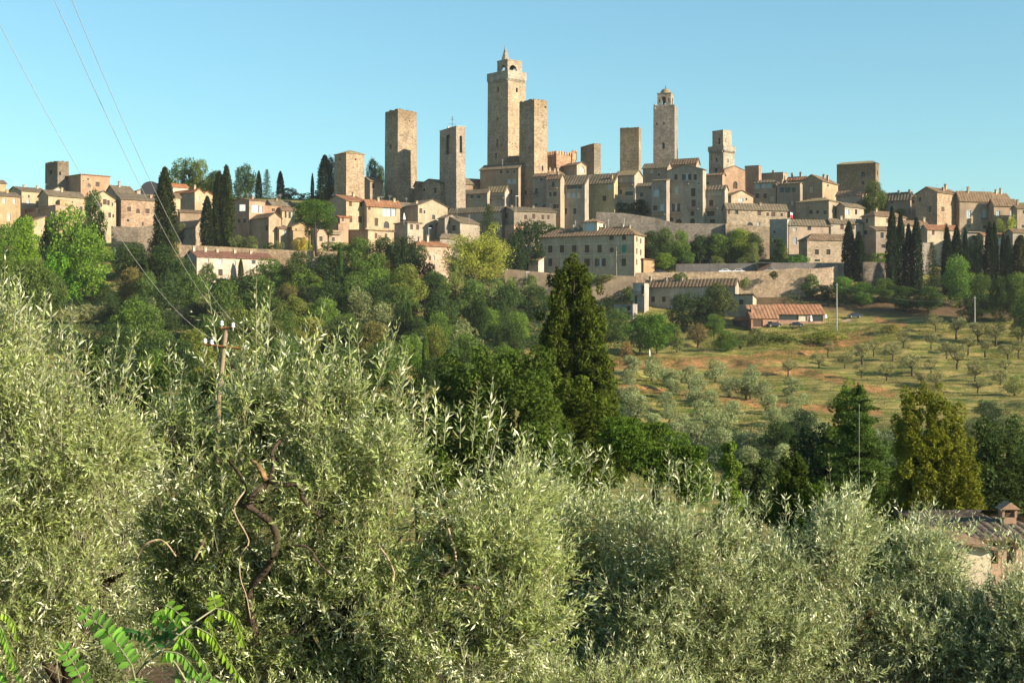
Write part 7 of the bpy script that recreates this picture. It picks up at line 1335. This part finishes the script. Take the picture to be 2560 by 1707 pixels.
olive_tree("large foreground olive in the centre, with gnarled dark limbs showing and the tallest shoots",
 [(560, 1180, 9.7, 190, 215, .8), (760, 1130, 9.7, 220, 200, .8), (940, 1130, 9.7, 180, 210, .8), (1080, 1270, 9.6, 190, 200, .8), (1230, 1330, 9.6, 130, 150, .7), (620, 1420, 9.8, 240, 230, .8), (850, 1420, 9.6, 260, 240, .8), (1130, 1540, 9.5, 230, 230, .8), (480, 1380, 9.8, 130, 220, .7), (700, 1650, 9.7, 350, 170, .8), (460, 1060, 9.7, 90, 90, .5), (640, 1000, 9.6, 90, 80, .5), (850, 990, 9.6, 110, 90, .5), (1330, 1430, 9.5, 90, 150, .5), (1300, 1230, 9.8, 80, 70, .5)], 9.9, 700, 9800, g,
 extra=[(640, 930, 641, 690, 9.3), (668, 900, 676, 725, 9.2), (655, 960, 655, 760, 9.4), (545, 880, 518, 712, 9.3), (600, 1000, 610, 800, 9.3), (760, 960, 812, 752, 9.2), (745, 940, 780, 790, 9.3), (730, 930, 698, 820, 9.3), (820, 950, 850, 810, 9.4), (875, 960, 872, 808, 9.3), (905, 960, 890, 815, 9.5), (930, 1000, 1002, 805, 9.2), (950, 960, 968, 820, 9.3), (985, 1010, 1018, 855, 9.2), (990, 1050, 1020, 880, 9.3), (1030, 1080, 1033, 960, 9.2), (1060, 1090, 1063, 962, 9.2), (1090, 1110, 1088, 970, 9.3), (1180, 1120, 1195, 965, 9.3), (1215, 1110, 1235, 955, 9.4), (1225, 1160, 1262, 1005, 9.2), (1110, 1110, 1115, 1020, 9.2), (1150, 1120, 1152, 1015, 9.3), (510, 960, 511, 870, 9.3), (540, 1000, 540, 900, 9.2), (425, 980, 424, 870, 9.4), (375, 960, 368, 890, 9.3), (450, 960, 466, 880, 9.4), (700, 980, 700, 860, 9.2), (790, 1000, 815, 880, 9.2), (1280, 1180, 1300, 1080, 9.4), (1290, 1170, 1325, 1085, 9.4), (580, 960, 570, 880, 9.2), (820, 960, 760, 860, 9.3)],
 limbs=[([(640, 1590, 8.9), (622, 1480, 8.8), (668, 1420, 8.75), (690, 1350, 8.7), (680, 1310, 8.7), (640, 1278, 8.7), (618, 1262, 8.7), (634, 1236, 8.7), (660, 1215, 8.75)], .026, .018, 'bark'),
        ([(634, 1262, 8.72), (600, 1262, 8.75), (612, 1226, 8.8), (602, 1190, 8.85), (570, 1150, 9)], .017, .008, 'bark'), ([(655, 1222, 8.75), (672, 1198, 8.75), (684, 1170, 8.8), (682, 1130, 8.85), (700, 1100, 9)], .018, .013, 'bark'),
        ([(672, 1202, 8.74), (716, 1212, 8.7), (745, 1212, 8.7), (762, 1255, 8.7), (800, 1290, 8.75)], .018, .009, 'bark'), ([(664, 1200, 8.74), (648, 1168, 8.72), (628, 1150, 8.75)], .02, .012, 'lichen_bark'),
        ([(612, 1226, 8.65), (588, 1262, 8.6), (590, 1290, 8.6), (622, 1352, 8.6), (602, 1385, 8.6), (600, 1440, 8.6), (616, 1490, 8.6), (626, 1545, 8.6)], .0055, .003, 'pale_twig'), ([(715, 1370, 8.75), (765, 1365, 8.7), (800, 1410, 8.7), (830, 1440, 8.7)], .011, .006, 'bark'),
        ([(945, 1360, 8.8), (985, 1430, 8.75), (970, 1520, 8.75)], .007, .004, 'pale_twig'), ([(1100, 1430, 8.9), (1130, 1460, 8.8), (1200, 1470, 8.8)], .02, .012, 'bark'), ([(340, 1400, 8.9), (360, 1362, 8.8), (405, 1350, 8.8), (440, 1390, 8.8)], .008, .005, 'pale_twig'), ([(520, 1330, 8.8), (500, 1370, 8.8), (485, 1400, 8.8)], .009, .007, 'pale_twig'), ([(1120, 1320, 8.8), (1140, 1400, 8.8), (1110, 1440, 8.8)], .008, .005, 'pale_twig')],
 clear=[(655, 1300, 65, 165, .74), (800, 1330, 60, 70, .4), (1010, 1390, 120, 34, .85), (1150, 1460, 100, 30, .8), (520, 1180, 40, 40, .2), (830, 1600, 130, 70, .6), (330, 1330, 55, 60, .6), (900, 1530, 60, 50, .5), (1060, 1300, 40, 30, .5)], base_px=700)
olive_tree("foreground olive at the left edge, leaning in from the left",
 [(60, 960, 9.1, 120, 190, .8), (180, 1050, 9.1, 130, 180, .8), (60, 1200, 9.1, 150, 200, .9), (230, 1180, 9.1, 110, 180, .7), (120, 1400, 9.1, 190, 200, .9), (270, 1400, 9.1, 80, 130, .5), (30, 1560, 9.1, 150, 130, .8), (160, 1580, 9.2, 90, 60, .5), (10, 840, 9.1, 80, 120, .6), (300, 1090, 9.1, 60, 100, .5)], 9.3, 60, 5600, g,
 extra=[(25, 800, 22, 690, 8.75), (50, 820, 50, 680, 8.75), (8, 780, -5, 680, 8.75), (100, 860, 115, 730, 8.75), (120, 900, 130, 745, 8.8), (75, 850, 72, 740, 8.7), (160, 930, 170, 840, 8.75), (210, 950, 225, 850, 8.75), (190, 940, 182, 835, 8.75), (250, 980, 262, 870, 8.75), (300, 960, 345, 832, 8.7), (310, 1000, 322, 890, 8.75), (145, 880, 160, 775, 8.75), (275, 960, 300, 815, 8.75), (330, 1010, 340, 940, 8.7), (35, 830, 40, 720, 8.7)],
 limbs=[([(0, 1185, 8.4), (12, 1165, 8.4), (28, 1150, 8.4)], .03, .024, 'lichen_bark'), ([(100, 1090, 8.5), (108, 1130, 8.5), (130, 1160, 8.5), (128, 1210, 8.5), (120, 1250, 8.5)], .015, .010, 'bark'), ([(0, 1305, 8.4), (25, 1325, 8.4), (35, 1370, 8.4), (42, 1400, 8.4)], .009, .006, 'pale_twig'), ([(70, 1270, 8.45), (64, 1215, 8.45), (90, 1180, 8.45), (105, 1150, 8.45)], .009, .005, 'lichen_bark')],
 clear=[(10, 1150, 40, 60, .7), (110, 1170, 35, 80, .5), (280, 1330, 50, 50, .6), (30, 1090, 30, 50, .6), (250, 1600, 60, 120, .9), (120, 1650, 200, 60, .7)], nn=10, base_px=20, leaf=.052)
olive_tree("foreground olive behind the centre one, with a rounded top below the great cypress",
 [(1430, 1270, 13, 120, 120, .9), (1370, 1380, 13, 130, 160, .9), (1500, 1400, 13, 110, 170, .9), (1440, 1560, 13, 170, 190, 1), (1330, 1230, 13, 60, 60, .5)], 13.3, 1430, 3000, g,
 extra=[(1378, 1200, 1380, 1070, 12.6), (1340, 1200, 1336, 1125, 12.6), (1465, 1190, 1462, 1110, 12.5), (1500, 1200, 1527, 1120, 12.5), (1430, 1170, 1425, 1085, 12.6), (1520, 1240, 1530, 1160, 12.5), (1560, 1260, 1568, 1200, 12.6), (1475, 1180, 1475, 1130, 12.6)], clear=[(1390, 1370, 60, 25, .6), (1430, 1450, 60, 60, .5)], leaf=.068, nn=9, colr=(0.225, 0.265, 0.11))
olive_tree("foreground olive right of centre with a broad domed crown of fine leaves",
 [(1690, 1310, 12.2, 150, 110, .9), (1600, 1440, 12.2, 130, 150, .9), (1760, 1430, 12.2, 140, 150, .9), (1680, 1600, 12.2, 230, 180, 1), (1820, 1330, 12.3, 60, 80, .6)], 12.5, 1690, 4300, g,
 extra=[(1672, 1230, 1672, 1115, 11.8), (1720, 1230, 1712, 1150, 11.8), (1748, 1240, 1752, 1155, 11.8), (1640, 1250, 1632, 1180, 11.8), (1600, 1270, 1592, 1190, 11.8), (1780, 1260, 1778, 1180, 11.8), (1815, 1280, 1825, 1200, 11.8), (1700, 1230, 1690, 1150, 11.8)],
 clear=[(1590, 1400, 60, 60, .6), (1680, 1500, 120, 60, .4)], nn=10, colr=(0.195, 0.235, 0.105), leaf=.062, limbs=[([(1750, 1460, 11.7), (1740, 1540, 11.7), (1730, 1600, 11.7)], .014, .018, 'bark')])
olive_tree("foreground olive with twin pointed tops, in front of the feathery cedar",
 [(1940, 1370, 12.5, 110, 100, .8), (2080, 1350, 12.5, 90, 110, .8), (1900, 1500, 12.4, 150, 140, .9), (2060, 1520, 12.4, 160, 150, .9), (1980, 1640, 12.4, 240, 120, 1), (2110, 1300, 12.6, 50, 60, .4)], 12.7, 2100, 4300, g,
 extra=[(2110, 1290, 2132, 1180, 12.1), (2140, 1320, 2190, 1188, 12.1), (2130, 1300, 2165, 1220, 12.2), (1916, 1290, 1914, 1235, 12.1), (1870, 1300, 1868, 1225, 12.1), (1965, 1300, 1962, 1240, 12.1), (2190, 1340, 2228, 1265, 12.1), (2060, 1290, 2068, 1250, 12.2), (2090, 1270, 2120, 1215, 12.2), (2160, 1370, 2262, 1310, 12.1)],
 limbs=[([(2158, 1740, 11.8), (2145, 1640, 11.8), (2150, 1590, 11.8), (2178, 1528, 11.8)], .035, .028, 'lichen_bark')], clear=[(2160, 1590, 40, 90, .9), (2100, 1480, 50, 40, .4)], nn=10, colr=(0.23, 0.275, 0.13), leaf=.062)
olive_tree("foreground olive between the dark bush and the farmhouse, right side",
 [(2290, 1370, 12.6, 75, 80, .7), (2250, 1500, 12.5, 100, 120, .9), (2350, 1500, 12.5, 80, 95, .8), (2405, 1530, 12.4, 60, 70, .6), (2320, 1640, 12.5, 190, 120, 1)], 12.8, 2320, 3300, g,
 extra=[(2320, 1310, 2322, 1262, 12.2), (2300, 1320, 2290, 1290, 12.2), (2350, 1330, 2352, 1290, 12.2), (2270, 1380, 2258, 1330, 12.2), (2235, 1430, 2232, 1385, 12.2), (2400, 1340, 2400, 1310, 12.2), (2420, 1350, 2430, 1315, 12.3), (2280, 1450, 2300, 1390, 12.2)], clear=[(2340, 1540, 60, 50, .3)], nn=10, colr=(0.23, 0.275, 0.14), leaf=.062)
olive_tree("foreground olive in the lower right corner, in front of the farmhouse's wall",
 [(2545, 1480, 12, 75, 90, .6), (2480, 1610, 12, 110, 110, .9), (2590, 1610, 12, 100, 140, .9)], 12.3, 2540, 2300, g,
 extra=[(2503, 1420, 2505, 1285, 11.6), (2480, 1420, 2474, 1335, 11.6), (2540, 1400, 2538, 1320, 11.6), (2555, 1400, 2562, 1330, 11.6), (2520, 1390, 2518, 1330, 11.6)], nn=10, colr=(0.21, 0.255, 0.13), leaf=.062)
olive_tree("shaded olive standing behind the gap between the left-edge olive and the centre one",
 [(300, 1300, 12.6, 110, 170, .9), (280, 1480, 12.6, 120, 150, .9), (330, 1150, 12.6, 80, 100, .8), (250, 1620, 12.6, 150, 90, .8)], 12.8, 290, 1900, g, nn=10, colr=(0.12, 0.15, 0.055), leaf=.06, base_px=290)  # added to fill the gap; darker leaf colour stands in for shaded interior
# filler olive low in the middle distance gap
olive_tree("low foreground olive filling the bottom between the centre tree and the domed one",
 [(1480, 1700, 10.8, 170, 120, .8), (1330, 1690, 10.8, 130, 120, .7), (1640, 1740, 10.8, 160, 100, .7)], 11, 1480, 1100, g, nn=10, colr=(0.19, 0.23, 0.08), leaf=.062)

# ------------------------------------------------------------------ locust saplings at the bottom left
def frond(root, o3, pts, Y, n, ll, lw, hang=0.0, side=1.0, colr=None, Y2=None):
    P = [W(x, y, Y+((Y2 or Y)-Y)*i/(len(pts)-1))-o3 for i, (x, y) in enumerate(pts)]; m_ = 24; Q_ = []
    for i in range(m_+1):
        t_ = i/m_*(len(P)-1); j = min(int(t_), len(P)-2); q = t_-j; pa = P[max(j-1, 0)]; pb = P[j]; pc = P[j+1]; pd = P[min(j+2, len(P)-1)]; Q_.append(.5*((2*pb)+(pc-pa)*q+(2*pa-5*pb+4*pc-pd)*q*q+(3*pb-pa-3*pc+pd)*q**3))
    mb = MB(); mb.tube(Q_, [.0026-.0018*i/m_ for i in range(m_+1)], 5); fr = mb.build('leaf_stalk', M['twig_green'], root)
    V = []; rr = []
    def leaflet(b, d, nrm, L, Wd):
        d = d.normalized(); nrm = (nrm-d*nrm.dot(d)).normalized(); s = d.cross(nrm); N_ = 7; row = []
        for i in range(N_+1):
            t_ = i/N_; w_ = Wd*.5*(math.sin(math.pi*min(1, t_*.93+.05))**.55); c = b+d*L*t_-nrm*L*.10*t_*t_; row.append((c-s*w_+nrm*w_*.35, c, c+s*w_+nrm*w_*.35))
        k_ = random.random()
        for a, b_ in zip(row[:-1], row[1:]):
            for q in (0, 1): V.extend([a[q], a[q+1], b_[q+1], b_[q]]); rr.append(k_)
    for i in range(n):
        t_ = .1+.86*i/(n-1); x = Q_[int(t_*m_)]; ax = (Q_[min(int(t_*m_)+1, m_)]-Q_[max(int(t_*m_)-1, 0)]).normalized(); f_ = Vector((random.uniform(-.12, .12), -1, random.uniform(-.12, .12))); sd_ = ax.cross(f_).normalized(); sc_ = 1-.3*t_**3-.15*(1-t_)
        for s_ in (-1, 1):
            d = sd_*s_*(1-hang*.75)*side+ax*.30+Vector((0, -.25*hang*s_, -1.0))*hang+Vector((random.uniform(-.1, .1), random.uniform(-.15, .15), random.uniform(-.1, .1))); nr_ = Vector((random.uniform(-.3, .3)+.25, -1, .35)) if hang < .5 else Vector((s_*.7+.3, -1, .1)); leaflet(x, d, nr_, ll*sc_*random.uniform(.88, 1.1), lw*sc_)
    leaflet(Q_[-1], Q_[-1]-Q_[-3], Vector((.2, -1, .3)), ll*.75, lw*.7)
    V = np.array([tuple(v_) for v_ in V]); nq = len(V)//4; link('leaflets', npmesh('locust_leaflets', V, np.arange(nq*4).reshape(nq, 4), M['locust_leaf'], np.array(rr)*.9+.05), fr, colr or (0.20, 0.42, 0.045))
def locust(label, px, Y, stems, fronds):
    gx = (px-1280)*Y/F; o3 = Vector((gx, Y, float(zreal(gx, Y)[0]))); root = thing('locust_sapling', label, 'sapling', o3)
    for pts, r0 in stems: mb = MB(); mb.tube([W(*p)-o3 for p in pts], [r0*(1-.6*i/(len(pts)-1)) for i in range(len(pts))], 6); mb.build('stem', M['twig_green'], root, smooth=True)
    for f in fronds: f = list(f); f[3] *= 1.22; f[4] *= 1.25; frond(root, o3, *f)
BRG = (0.17, 0.33, 0.035); DKG = (0.045, 0.14, 0.035); YLG = (0.25, 0.38, 0.035); MDG = (0.17, 0.35, 0.05)
locust("locust sapling at the bottom left with two flat ladder-like leaves", 300, 4.3, [([(420, 1900, 4.5), (380, 1800, 4.45), (345, 1730, 4.4), (330, 1664, 4.3)], .007), ([(380, 1800, 4.45), (280, 1740, 4.4), (208, 1712, 4.3)], .005)],
 [([(331, 1664), (300, 1618), (262, 1572), (212, 1531)], 4.3, 11, .036, .0165, 0, 1.0, MDG), ([(214, 1722), (198, 1685), (180, 1652), (160, 1622)], 4.3, 7, .031, .0155, 0, 1.0, MDG), ([(240, 1760), (270, 1720), (340, 1700), (400, 1712)], 4.35, 8, .03, .014, .6, 1, BRG), ([(400, 1770), (450, 1715), (500, 1700), (540, 1712)], 4.3, 8, .03, .014, .4, 1, MDG)])
locust("locust sapling with drooping bright leaves right of the flat-leaved one", 470, 4.4, [([(300, 1790, 4.4), (327, 1704, 4.4), (365, 1655, 4.4), (408, 1622, 4.4), (450, 1585, 4.4), (490, 1552, 4.45), (540, 1518, 4.5)], .006), ([(560, 1900, 4.5), (500, 1760, 4.5), (440, 1660, 4.45), (408, 1622, 4.4)], .006)],
 [([(440, 1582), (475, 1605), (505, 1650), (540, 1712)], 4.35, 12, .028, .012, .8, .6, BRG), ([(488, 1566), (530, 1590), (565, 1640), (602, 1692)], 4.35, 12, .030, .013, .85, .6, YLG), ([(414, 1512), (430, 1520), (448, 1535), (455, 1545)], 4.35, 4, .03, .013, .3, 1, BRG), ([(440, 1560), (418, 1530), (400, 1525), (392, 1545)], 4.4, 5, .03, .014, .7, 1, MDG), ([(540, 1520), (575, 1530), (592, 1555), (605, 1598)], 4.4, 8, .03, .013, .75, .8, YLG), ([(535, 1535), (520, 1545), (530, 1580), (538, 1610)], 4.45, 6, .028, .012, .8, .8, YLG), ([(540, 1516), (536, 1505), (534, 1495)], 4.4, 3, .026, .012, .2, 1, YLG),
  ([(392, 1618), (370, 1590), (345, 1580), (318, 1580)], 4.5, 8, .028, .011, .5, .9, DKG), ([(445, 1592), (430, 1575), (412, 1570), (402, 1590)], 4.5, 4, .03, .02, .3, 1, DKG), ([(410, 1628), (450, 1634), (480, 1665), (520, 1720)], 4.3, 9, .03, .013, .85, .8, MDG), ([(480, 1566), (462, 1580), (440, 1610), (415, 1640)], 4.35, 6, .028, .013, .8, .8, BRG)])
locust("locust leaves drooping into the picture at the left edge near the bottom", 0, 4.4, [([(-80, 1800, 4.5), (-40, 1650, 4.4), (-20, 1560, 4.4), (5, 1528, 4.4)], .006)],
 [([(-6, 1548), (12, 1590), (28, 1640), (48, 1688)], 4.4, 11, .027, .012, .8, .7, BRG), ([(2, 1528), (20, 1538), (34, 1555), (40, 1585)], 4.4, 6, .026, .011, .8, .8, YLG), ([(-30, 1650), (-5, 1672), (10, 1690), (18, 1725)], 4.4, 6, .026, .011, .7, .8, MDG)])

mb = MB(); Yq = 88; zb_ = float(zreal((2148-1280)*Yq/F, Yq)[0]); zt2 = (HY-1000)*Yq/F; mb.tube([(0, 0, 0), (0, 0, zt2-zb_)], .010, 6); o = mb.build('flagpole', M['grey_metal']); o.location = ((2148-1280)*Yq/F, Yq-5.5, zb_); o.location.x = (2148-1280)*(Yq-5.5)/F; tag(o, "thin white pole standing in front of the feathery cedar", 'pole')

# ------------------------------------------------------------------ morning air
m = bpy.data.materials.new("morning_haze"); m.use_nodes = True; t = m.node_tree; t.nodes.clear(); o = N(t, "ShaderNodeOutputMaterial"); pv = N(t, "ShaderNodeVolumePrincipled")
pv.inputs["Color"].default_value = (0.86, 0.92, 1.0, 1); pv.inputs["Density"].default_value = 0.00005; pv.inputs["Anisotropy"].default_value = 0.1; t.links.new(pv.outputs[0], o.inputs["Volume"])
mb = MB(); mb.box(-1500, 1500, -320, 1180, -34, 128); hz_ = mb.build("haze", m); hz_['kind'] = 'stuff'; hz_['label'] = "thin pale morning haze over the valley"
